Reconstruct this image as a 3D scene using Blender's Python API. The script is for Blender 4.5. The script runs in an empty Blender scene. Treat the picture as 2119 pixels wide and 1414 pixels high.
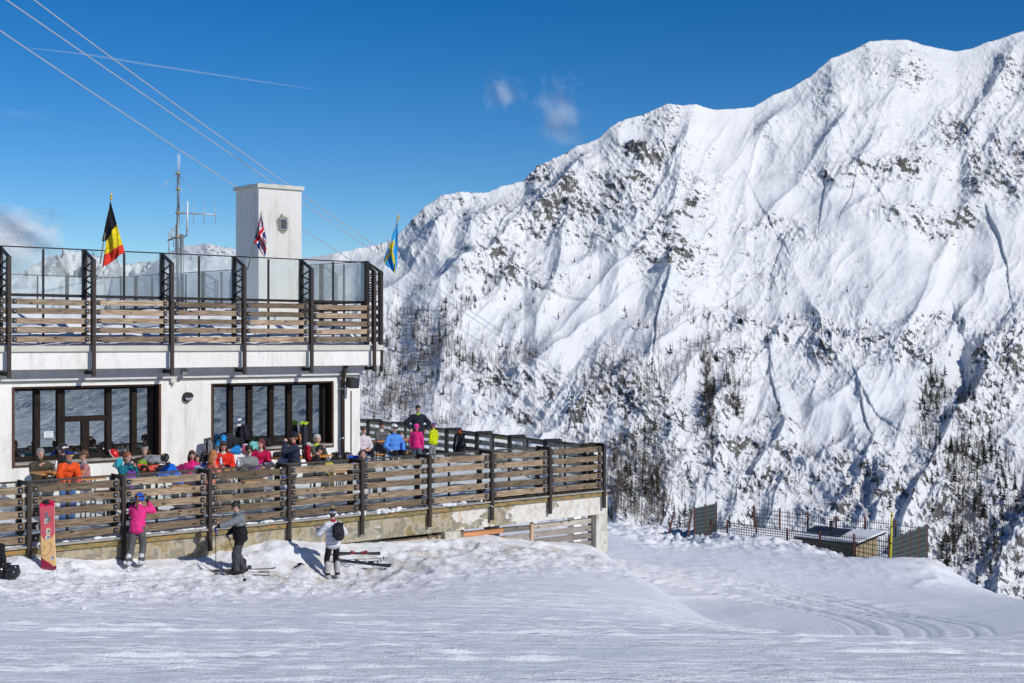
import bpy, bmesh, math, random
import numpy as np
from mathutils import Vector, Matrix, Quaternion
random.seed(7)
S = bpy.context.scene
COL = S.collection
F = 50/36*2119.0; CX = 1059.5; CY = 706.0
PI = math.pi
R = math.radians

# ---------------------------------------------------------------- camera, light
cam_d = bpy.data.cameras.new("camera"); cam = bpy.data.objects.new("camera", cam_d); COL.objects.link(cam)
cam.location = (0, 0, 0); cam.rotation_euler = (R(90), 0, 0)
cam_d.lens = 50; cam_d.sensor_width = 36; cam_d.clip_start = 0.3; cam_d.clip_end = 60000
S.camera = cam
SUN_EL = 33.0
SUN_AZ = math.atan2(0.80, -0.60)          # measured from +Y towards +X
sun_vec = Vector((math.sin(SUN_AZ)*math.cos(R(SUN_EL)), math.cos(SUN_AZ)*math.cos(R(SUN_EL)), math.sin(R(SUN_EL))))
sd = bpy.data.lights.new("sun", 'SUN'); sd.energy = 3.35; sd.angle = R(0.5); sd.color = (1.0, 0.96, 0.90)
so = bpy.data.objects.new("sun", sd); COL.objects.link(so)
so.rotation_euler = sun_vec.to_track_quat('Z', 'Y').to_euler(); so.location = (20, -20, 40)
W = bpy.data.worlds.new("World"); S.world = W; W.use_nodes = True
nt = W.node_tree; bg = nt.nodes['Background']
sky = nt.nodes.new('ShaderNodeTexSky'); sky.sky_type = 'NISHITA'; sky.sun_disc = False
sky.sun_elevation = R(SUN_EL); sky.sun_rotation = SUN_AZ
sky.altitude = 2200; sky.air_density = 1.0; sky.dust_density = 0.2; sky.ozone_density = 3.0
hs = nt.nodes.new('ShaderNodeHueSaturation'); hs.inputs['Saturation'].default_value = 1.30; hs.inputs['Hue'].default_value = .503
gm = nt.nodes.new('ShaderNodeGamma'); gm.inputs['Gamma'].default_value = 1.2
nt.links.new(sky.outputs[0], gm.inputs[0]); nt.links.new(gm.outputs[0], hs.inputs['Color'])
nt.links.new(hs.outputs[0], bg.inputs[0]); bg.inputs[1].default_value = 0.065
S.view_settings.view_transform = 'Standard'; S.view_settings.look = 'None'
S.view_settings.exposure = 0.0; S.view_settings.gamma = 1.0

# ---------------------------------------------------------------- helpers
def P(px, py, Y):
    return Vector(((px-CX)*Y/F, Y, -(py-CY)*Y/F))

def tag(o, label=None, cat=None, group=None, kind=None):
    if label: o['label'] = label
    if cat: o['category'] = cat
    if group: o['group'] = group
    if kind: o['kind'] = kind
    return o

def thing(name, label, cat, loc=(0, 0, 0), rz=0.0, group=None):
    o = bpy.data.objects.new(name, None); COL.objects.link(o)
    o.location = loc; o.rotation_euler = (0, 0, rz); o.empty_display_size = 0.2
    return tag(o, label, cat, group)

class MB:
    """collects shapes, builds one mesh object"""
    def __init__(s): s.v = []; s.f = []; s.m = []; s.sm = []
    def add(s, vs, fs, mi=0, smooth=False):
        b = len(s.v); s.v.extend([tuple(v) for v in vs])
        for f in fs:
            s.f.append(tuple(b+i for i in f)); s.m.append(mi); s.sm.append(smooth)
        return s
    def box(s, x0, x1, y0, y1, z0, z1, mi=0):
        vs = [(x, y, z) for z in (z0, z1) for y in (y0, y1) for x in (x0, x1)]
        return s.add(vs, [(0,2,3,1),(4,5,7,6),(0,1,5,4),(2,6,7,3),(0,4,6,2),(1,3,7,5)], mi)
    def bar(s, p0, p1, w, h, up=(0,0,1), mi=0):
        p0 = Vector(p0); p1 = Vector(p1); d = (p1-p0).normalized(); up = Vector(up)
        a = d.cross(up)
        if a.length < 1e-4: a = d.cross(Vector((1,0,0)))
        a.normalize(); b = a.cross(d).normalized()
        vs = []
        for p in (p0, p1):
            for (i, j) in ((-1,-1),(1,-1),(1,1),(-1,1)):
                vs.append(p + a*(i*w/2) + b*(j*h/2))
        return s.add(vs, [(0,1,2,3),(4,7,6,5),(0,4,5,1),(1,5,6,2),(2,6,7,3),(3,7,4,0)], mi)
    def tube(s, p0, p1, r0, r1=None, n=8, mi=0, caps=True):
        return s.path([p0, p1], [r0, r0 if r1 is None else r1], n, mi, caps)
    def path(s, pts, rad, n=8, mi=0, caps=True, smooth=True):
        pts = [Vector(p) for p in pts]
        if not isinstance(rad, (list, tuple)): rad = [rad]*len(pts)
        vs = []; prev = None
        for i, p in enumerate(pts):
            d = (pts[min(i+1, len(pts)-1)] - pts[max(i-1, 0)])
            if d.length < 1e-9: d = Vector((0,0,1))
            d.normalize()
            if prev is None:
                a = d.cross(Vector((0,0,1)))
                if a.length < 0.05: a = d.cross(Vector((0,1,0)))
            else:
                a = prev - d*prev.dot(d)
                if a.length < 1e-4: a = d.orthogonal()
            a.normalize(); prev = a; b = d.cross(a)
            for k in range(n):
                t = 2*PI*k/n
                vs.append(p + (a*math.cos(t)+b*math.sin(t))*rad[i])
        fs = []
        for i in range(len(pts)-1):
            for k in range(n):
                k2 = (k+1) % n
                fs.append((i*n+k, i*n+k2, (i+1)*n+k2, (i+1)*n+k))
        s.add(vs, fs, mi, smooth)
        if caps:
            b0 = len(s.v)-len(vs)
            s.f.append(tuple(b0+k for k in reversed(range(n)))); s.m.append(mi); s.sm.append(False)
            e = b0+(len(pts)-1)*n
            s.f.append(tuple(e+k for k in range(n))); s.m.append(mi); s.sm.append(False)
        return s
    def ell(s, c, r, n=12, m=8, mi=0, rot=None, z0=-1.0, z1=1.0):
        """ellipsoid (or the band z0..z1 of it)"""
        c = Vector(c); rot = rot or Matrix.Identity(3)
        if not hasattr(r, '__len__'): r = (r, r, r)
        vs = []; a0 = math.asin(z0); a1 = math.asin(z1)
        for i in range(m+1):
            a = a0+(a1-a0)*i/m
            for k in range(n):
                t = 2*PI*k/n
                vs.append(c + rot @ Vector((r[0]*math.cos(a)*math.cos(t), r[1]*math.cos(a)*math.sin(t), r[2]*math.sin(a))))
        fs = []
        for i in range(m):
            for k in range(n):
                k2 = (k+1) % n
                fs.append((i*n+k, i*n+k2, (i+1)*n+k2, (i+1)*n+k))
        fs.append(tuple(reversed(range(n)))); fs.append(tuple(m*n+k for k in range(n)))
        return s.add(vs, fs, mi, True)
    def grid(s, pts, mi=0, smooth=True, mfun=None, closed=False):
        """pts[i][j] list of rows"""
        h = len(pts); w = len(pts[0]); b = len(s.v)
        for row in pts: s.v.extend([tuple(p) for p in row])
        for i in range(h-1):
            for j in range(w if closed else w-1):
                j2 = (j+1) % w
                s.f.append((b+i*w+j, b+i*w+j2, b+(i+1)*w+j2, b+(i+1)*w+j))
                s.m.append(mfun(i, j) if mfun else mi); s.sm.append(smooth)
        return s
    def prism(s, poly, axis_vec, mi=0):
        """poly: list of 3d points (planar), extruded by axis_vec"""
        n = len(poly); a = Vector(axis_vec)
        vs = [Vector(p) for p in poly] + [Vector(p)+a for p in poly]
        fs = [tuple(reversed(range(n))), tuple(range(n, 2*n))] + [(i, (i+1) % n, n+(i+1) % n, n+i) for i in range(n)]
        return s.add(vs, fs, mi)
    def mesh(s, name, mats):
        me = bpy.data.meshes.new(name); me.from_pydata(s.v, [], s.f)
        for m in (mats if isinstance(mats, (list, tuple)) else [mats]): me.materials.append(m)
        me.polygons.foreach_set('material_index', s.m); me.polygons.foreach_set('use_smooth', s.sm)
        me.update(); return me
    def build(s, name, mats, parent=None, fixn=False, loc=None):
        me = s.mesh(name, mats)
        if fixn:
            bm = bmesh.new(); bm.from_mesh(me); bmesh.ops.recalc_face_normals(bm, faces=bm.faces); bm.to_mesh(me); bm.free()
        o = bpy.data.objects.new(name, me); COL.objects.link(o)
        if parent: o.parent = parent
        if loc: o.location = loc
        return o

def np_mesh(name, co, nx, ny, mat, attrs=None, smooth=True, keep=None):
    """grid mesh from co[(ny*nx),3], row-major rows of nx"""
    me = bpy.data.meshes.new(name)
    idx = np.arange(nx*ny, dtype=np.int64).reshape(ny, nx)
    q = np.stack([idx[:-1, :-1], idx[:-1, 1:], idx[1:, 1:], idx[1:, :-1]], -1).reshape(-1, 4)
    if keep is not None: q = q[keep.reshape(-1)]
    n = len(q)
    me.vertices.add(nx*ny); me.vertices.foreach_set('co', co.astype(np.float32).ravel())
    me.loops.add(n*4); me.loops.foreach_set('vertex_index', q.astype(np.int32).ravel())
    me.polygons.add(n)
    me.polygons.foreach_set('loop_start', np.arange(0, n*4, 4, dtype=np.int32))
    me.polygons.foreach_set('loop_total', np.full(n, 4, dtype=np.int32))
    me.polygons.foreach_set('use_smooth', np.full(n, smooth, dtype=bool))
    me.update(calc_edges=True)
    for k, a in (attrs or {}).items():
        at = me.attributes.new(k, 'FLOAT', 'POINT'); at.data.foreach_set('value', a.astype(np.float32).ravel())
    me.materials.append(mat)
    o = bpy.data.objects.new(name, me); COL.objects.link(o)
    return o

# numpy noise ------------------------------------------------------
def _hash(ix, iy, seed):
    h = (ix.astype(np.int64)*374761393 + iy.astype(np.int64)*668265263 + seed*1442695041) & 0xFFFFFFFF
    h = ((h ^ (h >> 13))*1274126177) & 0xFFFFFFFF
    h = (h ^ (h >> 16)) & 0xFFFFFFFF
    return h.astype(np.float64)/4294967295.0
def pnoise(x, y, seed=0):
    ix = np.floor(x); iy = np.floor(y); fx = x-ix; fy = y-iy
    u = fx*fx*fx*(fx*(fx*6-15)+10); v = fy*fy*fy*(fy*(fy*6-15)+10)
    def g(dx, dy):
        a = _hash(ix+dx, iy+dy, seed)*2*np.pi
        return np.cos(a)*(fx-dx)+np.sin(a)*(fy-dy)
    a = g(0, 0); b = g(1, 0); c = g(0, 1); d = g(1, 1)
    return ((a+(b-a)*u)+((c+(d-c)*u)-(a+(b-a)*u))*v)*1.5
def fbm(x, y, o=5, seed=0, gain=.5, lac=2.03):
    s = 0; a = 1; t = 0
    for i in range(o):
        s = s+a*pnoise(x, y, seed+i*17); t += a; a *= gain; x = x*lac+13.7; y = y*lac+7.1
    return s/t
def ridged(x, y, o=5, seed=0, gain=.5, lac=2.05):
    s = 0; a = 1; t = 0; w = 1
    for i in range(o):
        n = 1-np.abs(pnoise(x, y, seed+i*17))*1.6; n = np.clip(n, 0, 1)**2
        s = s+a*n*w; t += a; w = np.clip(n*1.6, 0, 1); a *= gain; x = x*lac+3.7; y = y*lac+9.1
    return s/t
def sstep(a, b, x):
    t = np.clip((x-a)/(b-a), 0, 1); return t*t*(3-2*t)

# node materials ---------------------------------------------------
class NM:
    def __init__(s, name, rough=.7, spec=.3, metal=0.0):
        s.m = bpy.data.materials.new(name); s.m.use_nodes = True
        s.nt = s.m.node_tree; s.b = s.nt.nodes['Principled BSDF']
        s.b.inputs['Roughness'].default_value = rough
        s.b.inputs['Specular IOR Level'].default_value = spec
        s.b.inputs['Metallic'].default_value = metal
    def n(s, t, **kw):
        nd = s.nt.nodes.new(t)
        for k, v in kw.items():
            if k.startswith('i_'):
                nd.inputs[k[2:].replace('_', ' ')].default_value = v
            else: setattr(nd, k, v)
        return nd
    def l(s, a, b): s.nt.links.new(a, b)
    def coord(s, kind='Object', scale=(1, 1, 1), rot=(0, 0, 0), loc=(0, 0, 0)):
        tc = s.n('ShaderNodeTexCoord'); mp = s.n('ShaderNodeMapping')
        mp.inputs['Scale'].default_value = scale; mp.inputs['Rotation'].default_value = rot; mp.inputs['Location'].default_value = loc
        s.l(tc.outputs[kind], mp.inputs['Vector']); return mp.outputs[0]
    def noise(s, vec, scale, detail=4, rough=.6, dist=0.0):
        nd = s.n('ShaderNodeTexNoise'); nd.inputs['Scale'].default_value = scale
        nd.inputs['Detail'].default_value = detail; nd.inputs['Roughness'].default_value = rough
        nd.inputs['Distortion'].default_value = dist
        s.l(vec, nd.inputs['Vector']); return nd.outputs['Fac']
    def ramp(s, fac, stops, interp='LINEAR'):
        nd = s.n('ShaderNodeValToRGB'); cr = nd.color_ramp; cr.interpolation = interp
        while len(cr.elements) < len(stops): cr.elements.new(0.5)
        for e, (p, c) in zip(cr.elements, stops):
            e.position = p; e.color = (c[0], c[1], c[2], 1) if hasattr(c, '__len__') else (c, c, c, 1)
        s.l(fac, nd.inputs[0]); return nd.outputs[0]
    def mix(s, fac, a, b, blend='MIX'):
        nd = s.n('ShaderNodeMix'); nd.data_type = 'RGBA'; nd.blend_type = blend
        for sock, val in ((nd.inputs[0], fac), (nd.inputs[6], a), (nd.inputs[7], b)):
            if isinstance(val, (int, float)): sock.default_value = val
            elif isinstance(val, (tuple, list)): sock.default_value = (*val[:3], 1)
            else: s.l(val, sock)
        return nd.outputs[2]
    def math(s, op, a, b=0.0, clamp=False):
        nd = s.n('ShaderNodeMath'); nd.operation = op; nd.use_clamp = clamp
        for i, val in enumerate((a, b)):
            if isinstance(val, (int, float)): nd.inputs[i].default_value = val
            else: s.l(val, nd.inputs[i])
        return nd.outputs[0]
    def color(s, c):
        if isinstance(c, (tuple, list)): s.b.inputs['Base Color'].default_value = (*c[:3], 1)
        else: s.l(c, s.b.inputs['Base Color'])
        return s
    def bump(s, h, dist=.01, strength=1.0):
        nd = s.n('ShaderNodeBump'); nd.inputs['Distance'].default_value = dist; nd.inputs['Strength'].default_value = strength
        s.l(h, nd.inputs['Height'])
        s.l(nd.outputs[0], s.b.inputs['Normal']); return s

S.cycles.volume_bounces = 3
S.cycles.transparent_max_bounces = 24
# ---------------------------------------------------------------- mountain
def mat_mountain():
    m = NM('mountain_snow_and_rock', rough=.75, spec=.15)
    at = m.n('ShaderNodeAttribute'); at.attribute_name = 'rock'
    v = m.coord('Object', (1, 1, 1))
    v2 = m.coord('Object', (1, 1, 1.0), rot=(0, R(35), 0))
    n1 = m.noise(v, .16, 5, .75)
    n2 = m.noise(v2, .07, 4, .65)
    n3 = m.noise(v, .6, 3, .7)
    n5 = m.noise(m.coord('Object', (.5, .5, 2.2), rot=(0, R(30), 0)), .10, 5, .75)
    k = m.math('ADD', at.outputs['Fac'], m.math('MULTIPLY', m.math('SUBTRACT', n1, .5), 1.1))
    k = m.math('ADD', k, m.math('MULTIPLY', m.math('SUBTRACT', n5, .5), 1.2))
    k = m.math('ADD', k, m.math('MULTIPLY', m.math('SUBTRACT', n3, .5), 1.1))
    fac = m.ramp(k, [(.50, 0), (.60, 1)])
    rock = m.ramp(n2, [(.3, (.055, .055, .058)), (.5, (.105, .10, .096)), (.62, (.16, .148, .132)), (.75, (.085, .085, .09))])
    snow = m.ramp(m.noise(v, .01, 3), [(.3, (.72, .73, .745)), (.7, (.77, .775, .78))])
    m.color(m.mix(fac, snow, rock))
    h = m.math('ADD', m.math('MULTIPLY', m.noise(v, .12, 5, .65), 2.0), m.math('MULTIPLY', m.math('MULTIPLY', n1, fac), 3.0))
    m.bump(h, 1.6, .5)
    return m.m

SKY = [(-600,560),(0,600),(200,590),(300,560),(350,520),(380,508),(430,503),(487,516),(540,530),(600,535),(640,532),(690,524),(740,514),(800,500),(830,478),(860,447),(880,427),(912,404),(960,396),(1000,399),(1040,385),(1085,372),(1110,345),(1150,325),(1200,300),(1240,285),(1280,250),(1330,237),(1385,213),(1410,217),(1440,216),(1480,226),(1520,225),(1560,220),(1600,196),(1640,180),(1680,155),(1720,120),(1760,105),(1800,85),(1830,82),(1880,82),(1920,95),(1980,106),(2010,100),(2040,88),(2080,76),(2119,62),(2250,30),(2400,70),(2700,200),(3000,330)]
ROCK = [  # px, py, rx, ry, strength
 (960,420,60,26,.8),(900,450,40,30,.8),(857,467,35,30,.9),(853,541,40,25,.9),(917,418,30,25,.7),(938,566,25,14,.8),(1093,562,60,20,1.1),(1020,517,60,25,.8),
 (1110,360,40,30,1),(1190,330,50,30,.7),(1350,310,60,22,1.2),(1390,240,60,30,.8),(1300,380,70,60,.8),(1150,440,80,50,.9),(1060,440,60,40,.7),(1000,460,50,40,.6),
 (1440,403,50,50,.8),(1400,520,70,50,.9),(1250,470,60,50,.75),(1330,470,60,50,.8),(1440,560,60,30,.8),(1564,556,60,25,.9),(1600,470,70,16,.9),(1667,495,50,18,1),(1530,430,40,14,.8),
 (1724,358,60,18,.9),(1877,345,60,20,1),(1850,445,70,18,1),(1990,453,50,16,1),(1953,487,40,20,1),(1970,266,50,30,.9),(2030,365,22,45,1.1),(2090,350,45,70,.9),(1790,345,60,15,.8),(1930,290,40,30,.7),
 (1780,140,60,40,.55),(1880,130,40,40,.6),(1700,190,40,50,.5),(2080,150,40,60,.6),(1600,260,40,60,.3),(2000,200,60,60,.4),(1760,250,90,70,.35),
 (1394,618,40,12,1),(1493,650,40,14,1),(1534,663,35,16,1),(1729,695,55,38,1.15),(1806,690,60,45,1.0),(1887,731,45,32,1.1),(1616,680,50,22,.9),(1964,663,65,22,1),(2100,740,25,110,1),(2041,740,20,30,1),
 (1684,795,42,22,1),(1520,735,45,20,1),(1294,808,65,42,1.15),(1443,853,95,26,1.1),(1380,840,60,30,.9),(1353,890,80,50,.85),(1493,960,90,50,.95),(1557,908,70,40,1),(1615,890,80,22,1.1),(1634,953,45,40,1.1),
 (1539,990,80,30,1),(1805,985,95,48,1.25),(1756,944,70,30,1.1),(1874,985,60,50,1.05),(1729,1057,65,22,1.1),(1987,1052,90,60,1.1),(2055,1075,70,80,1.05),(2100,1075,40,60,1),(2090,1190,45,60,1.1),(1964,1110,60,60,1),
 (2077,804,50,40,.9),(2010,870,60,40,.8),(2060,950,60,40,.7),(1700,930,50,20,.8),(1044,775,70,38,1.05),(1129,764,45,28,1),(1122,800,40,25,1),(1037,856,65,16,1.1),(1270,789,60,45,1.1),(1206,838,65,50,1.05),(1182,812,45,30,.8),
 (1323,842,60,40,.9),(1230,890,60,30,.7),(1110,900,60,30,.4),(1060,700,30,40,.35),(1780,780,60,20,.6),(1590,760,30,20,.5),(1650,1000,60,30,.8),(1400,960,80,40,.6),(1900,900,50,30,.6),(880,600,120,30,.25),
 (430,515,60,18,.7),(340,545,40,30,.6),(760,520,60,16,.7),(1460,330,25,60,.5),(1520,1070,60,30,.7),(1650,1075,50,20,.7),(1840,1060,40,30,.7),(2000,560,60,16,.4),(1760,560,60,12,.3),(1850,600,60,14,.4),(2080,600,30,50,.4),(1940,800,60,20,.4),
]
RIDG = [  # polyline, amplitude, width(px), side asym
 ([(1442,216),(1428,300),(1402,400),(1398,480),(1385,560)], 70, 55),
 ([(1260,280),(1160,385),(1070,465),(1000,522),(950,555)], 75, 45),
 ([(780,622),(860,602),(935,565),(1000,545),(1090,575)], 60, 45),
 ([(1330,420),(1260,520),(1180,560)], 30, 35),
 ([(1300,600),(1180,700),(1075,765)], 26, 30),
 ([(1290,640),(1215,720),(1110,830),(1060,900)], -22, 34),
 ([(1390,700),(1290,780),(1180,850),(1100,930)], 55, 50),
 ([(1500,820),(1440,900),(1400,1000)], 35, 45),
 ([(2110,80),(2050,200),(2010,310),(2040,420)], 70, 55),
 ([(1860,82),(1850,180),(1800,300)], 35, 45),
 ([(1720,120),(1740,230),(1720,330)], 35, 50),
 ([(2080,740),(2010,830),(1955,900),(1905,1000),(1870,1080)], 120, 55),
 ([(2119,1060),(2085,1140),(2060,1260)], 70, 35),
 ([(1640,560),(1700,680),(1760,760)], 35, 60),
 ([(1850,440),(1900,520),(1960,620)], 30, 60),
 ([(1570,600),(1500,740),(1480,900)], 25, 50),
 ([(1620,860),(1640,960),(1600,1060)], 45, 45),
 ([(1800,900),(1820,1000),(1760,1090)], 50, 50),
 ([(880,425),(840,480),(800,560)], 30, 35),
 ([(1040,385),(1010,440),(960,500)], 30, 35),
 ([(1385,213),(1330,300),(1290,380)], 40, 40),
 ([(1110,345),(1090,400),(1060,440)], 25, 30),
 ([(1590,760),(1560,880)], -16, 28), ([(1740,740),(1660,830),(1640,960)], -16, 32), ([(1930,560),(1990,700),(2000,820)], -25, 45),
]
def seg_dist(px, py, pts):
    best = np.full(px.shape, 1e9); side = np.zeros(px.shape)
    for (x0, y0), (x1, y1) in zip(pts[:-1], pts[1:]):
        dx = x1-x0; dy = y1-y0; L2 = dx*dx+dy*dy
        t = np.clip(((px-x0)*dx+(py-y0)*dy)/L2, 0, 1)
        ex = px-(x0+t*dx); ey = py-(y0+t*dy); d = np.sqrt(ex*ex+ey*ey)
        m = d < best; best = np.where(m, d, best); side = np.where(m, np.sign(dx*ey-dy*ex), side)
    return best, side

MX0, MX1, MY1 = -520, 2650, 1400
xs = np.concatenate([np.linspace(MX0, 700, 260, endpoint=False), np.linspace(700, 2150, 1000, endpoint=False), np.linspace(2150, MX1, 60)])
NV = 640
skx = np.array([a for a, b in SKY], float); sky_y = np.array([b for a, b in SKY], float)
sy = np.interp(xs, skx, sky_y)
vv = np.linspace(0, 1, NV)
PX = np.repeat(xs[None, :], NV, 0)
PYY = MY1+(sy[None, :]-MY1)*vv[:, None]
rt = np.interp(xs, [-500, 690, 1000, 1400, 1800, 2119, 2700], [2300, 1950, 2050, 2250, 2500, 2650, 2700])
r0 = 1180.0
RR = r0+(rt[None, :]-r0)*(vv[:, None]**1.05)
M2 = 0.72                                    # metres per photo pixel, roughly
wx = PX+26*fbm(PX/210, PYY/210, 3, 5); wy = PYY+26*fbm(PX/210, PYY/210, 3, 9)
amp = np.zeros_like(PX)
for pts, a, w in RIDG:
    d, sd_ = seg_dist(wx, wy, pts)
    w2 = np.where(sd_ > 0, w*1.0, w*1.5)
    amp += a*np.exp(-(d/w2)**1.1)
mask = np.zeros_like(PX)
for cx_, cy_, rx, ry, st in ROCK:
    q = ((wx-cx_)/(rx*1.45))**2+((wy-cy_)/(ry*1.5))**2
    mask = np.maximum(mask, st*np.exp(-q*.8))
mask = np.clip(mask, 0, 1.1)
# fall-line oriented large relief (ribs and couloirs) and strata-oriented crags
ca, sa = math.cos(R(62)), math.sin(R(62))
gx = (wx*ca-wy*sa); gy = (wx*sa+wy*ca)
rel = ridged(gx/520, gy/170, 2, 31)*20 + fbm(wx/300, wy/240, 3, 41)*38
cb, sb = math.cos(R(-32)), math.sin(R(-32))
hx = wx*cb-wy*sb; hy = wx*sb+wy*cb
crag = ridged(hx/115, hy/62, 5, 77, .55)*23 + ridged(hx/34, hy/15, 4, 88, .6)*10
ribs = ridged(gx/150, gy/46, 4, 51, .55)*12
edge = sstep(1.0, .93, vv)[:, None]
sm = np.zeros_like(PX)
for cx_, cy_, rx, ry, st in [(850,575,110,40,1),(880,500,60,40,.5),(1240,640,130,90,1),(1150,560,60,50,.7),(1130,700,90,60,.8),(1900,590,170,60,.9),(1500,300,70,80,.8),(1700,860,70,60,.9),(1600,400,110,60,.8),(1750,470,80,60,.8),(1950,530,120,40,.9),(1700,600,90,50,.7),(1450,480,60,40,.3),(1000,700,60,50,.6),(1560,540,60,40,.7),(1400,740,60,30,.4),(1560,800,60,60,.5),(900,860,120,60,.5),(1850,790,60,60,.7),(2080,500,80,60,.9)]:
    sm = np.maximum(sm, st*np.exp(-(((wx-cx_)/rx)**2+((wy-cy_)/ry)**2)*.7))
mask = mask*(1-.75*sm)
smooth_rel = fbm(wx/70, wy/50, 3, 61)*4.5*(1-.6*sm)
rough = (0.05+(0.58-.20*sstep(700, 860, PYY))*np.clip(mask, 0, 1))*(1-.6*sm)
H = amp*.50*(.35+.65*edge) + rel*edge + crag*np.maximum(rough, .22*(1-edge)*sstep(-1, 1, 0*PX))*(.5+.5*edge) + ribs*(.14+.8*rough)*(.4+.6*edge) + smooth_rel*edge
fine = ridged(hx/14, hy/8, 3, 99, .6)*3.4*rough
H = H+fine
az = (PX-CX)/F; el = -(PYY-CY)/F
bx = az*RR; by = RR.copy(); bz = el*RR
nxv = 0*PX; slope = R(42)
# normal of the mean slope: towards the viewer and up
dirx = az/np.sqrt(1+az*az); diry = 1/np.sqrt(1+az*az)
X = bx-dirx*math.sin(slope)*H; Y = by-diry*math.sin(slope)*H; Z = bz+math.cos(slope)*H
# keep the large features where they were surveyed: remove the low-frequency drift of the relief
def blur(a, k):
    for ax in (0, 1):
        kk = k if ax == 0 else k
        pad = np.concatenate([np.repeat(np.take(a, [0], ax), kk, ax), a, np.repeat(np.take(a, [-1], ax), kk, ax)], ax)
        c = np.cumsum(pad, ax); n = a.shape[ax]
        a = (np.take(c, range(2*kk, 2*kk+n), ax)-np.take(c, range(0, n), ax))/(2*kk)
    return a
for _ in range(2):
    Z = Z-blur(Z/Y-el, 34)*Y
    X = X-blur(X/Y-az, 34)*Y
# keep skyline at its photographed height: subtract the lift of the top row, fading downwards
lift = (Z[-1:, :]/Y[-1:, :]-el[-1:, :])
lp = np.pad(lift[0], 30, mode='edge'); lk = np.exp(-(np.arange(-30, 31)/14.0)**2); lk /= lk.sum(); lift = np.convolve(lp, lk, 'valid')[None, :]
Z = Z-lift*Y*(vv[:, None]**9)
co = np.stack([X, Y, Z], -1)
# normals for steepness
du = np.gradient(co, axis=1); dv = np.gradient(co, axis=0)
nn = np.cross(du, dv); nn /= np.linalg.norm(nn, axis=-1, keepdims=True)+1e-9
nn *= np.sign(nn[..., 2:3]+1e-9)
steep = 1-nn[..., 2]
mk = np.clip(mask, 0, 1)
bits = ridged(hx/46, hy/15, 5, 123, .68)-.42            # strata-oriented broken outcrops
bits2 = fbm(wx/13, wy/9, 4, 143, .7)
rockv = .055 + .05*sstep(620, 480, PYY) + .045*sstep(700, 860, PYY)*mk + mk*.345 + (steep-.33)*(.30+.45*mk) + bits*.85*(.16+.9*mk) + bits2*.6*(.10+.9*mk) + fbm(wx/75, wy/45, 3, 133)*.35*(.3+mk)
# back side rows so that the mountain is solid
rows = [co]; rr_ = [rockv]
for k in range(1, 9):
    b = co[-1:].copy(); b[..., 0] *= 1+.05*k; b[..., 1] *= 1+.05*k; b[..., 2] -= 26*k+2*k*k
    rows.append(b); rr_.append(rockv[-1:]*.5)
coA = np.concatenate(rows, 0); rkA = np.concatenate(rr_, 0)
mountain = np_mesh('mountain', coA.reshape(-1, 3), len(xs), NV+8, mat_mountain(), {'rock': rkA})
tag(mountain, 'steep snow covered alpine mountainside with dark rock bands', kind='structure')
M_CO = co; M_XS = xs; M_SY = sy
def on_mountain(px, py):
    j = int(np.clip(np.searchsorted(M_XS, px), 0, len(M_XS)-1))
    t = (py-MY1)/(M_SY[j]-MY1); i = int(np.clip(t*(NV-1), 0, NV-1))
    return Vector(M_CO[i, j])

# distant range seen through the upper glass at the left
def far_range(name, pts, rng, depth, amp_, seed):
    xs2 = np.linspace(pts[0][0], pts[-1][0], 420); n2 = 160
    s2 = np.interp(xs2, [a for a, b in pts], [b for a, b in pts])
    v2 = np.linspace(0, 1, n2); px = np.repeat(xs2[None], n2, 0); py = 900+(s2[None]-900)*v2[:, None]
    rr = rng-depth*(1-v2[:, None])+0*px
    hh = (ridged(px/60+py/150, py/90, 5, seed, .55)*1.0+fbm(px/120, py/80, 3, seed+3)*.6)*amp_*(v2[:, None]*.0+1)
    x = (px-CX)/F*rr; y = rr-hh*.6; z = -(py-CY)/F*rr+hh*.7
    l = z[-1:]/y[-1:]-(-(s2[None]-CY)/F); z = z-(l-fbm(xs2[None]/18, xs2[None]*0, 4, seed)*5/F)*y*v2[:, None]**2
    c = np.stack([x, y, z], -1)
    a = np.gradient(c, axis=1); b = np.gradient(c, axis=0); q = np.cross(a, b); q /= np.linalg.norm(q, axis=-1, keepdims=True)
    st = 1-np.abs(q[..., 2])
    tail = c[-1:].copy(); tail[..., 1] *= 1.05; tail[..., 2] -= 500
    c = np.concatenate([c, tail], 0); st = np.concatenate([st, st[-1:]], 0)
    o = np_mesh(name, c.reshape(-1, 3), 420, n2+1, bpy.data.materials['mountain_snow_and_rock'], {'rock': st*.9-.12})
    return tag(o, kind='structure')
far_range('distant_mountains', [(-900,620),(-500,560),(-200,600),(0,580),(60,560),(110,530),(160,518),(200,528),(260,545),(320,540),(400,548),(500,575),(620,600),(760,640)], 9000, 3500, 260, 500)
# ---------------------------------------------------------------- building frame
TH = math.atan(.8796); UC, US = math.cos(TH), math.sin(TH)
O_ = Vector((0, 38.28, 0))
def loc2w(s, t, z=0.0): return Vector((O_.x+s*UC-t*US, O_.y+s*US+t*UC, z))
def s_at(px, t):
    Y = (38.28+t/UC)/(1-.8796*(px-CX)/F); X = (px-CX)*Y/F
    return (X+t*US)*UC+(Y-38.28-t*UC)*US
def z_at(px, py, t):
    Y = (38.28+t/UC)/(1-.8796*(px-CX)/F); return -(py-CY)*Y/F
def w2loc(x, y):
    dx, dy = x, y-38.28
    return dx*UC+dy*US, -dx*US+dy*UC
S_C = s_at(1247, 0)                       # deck corner along the front railing
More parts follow.
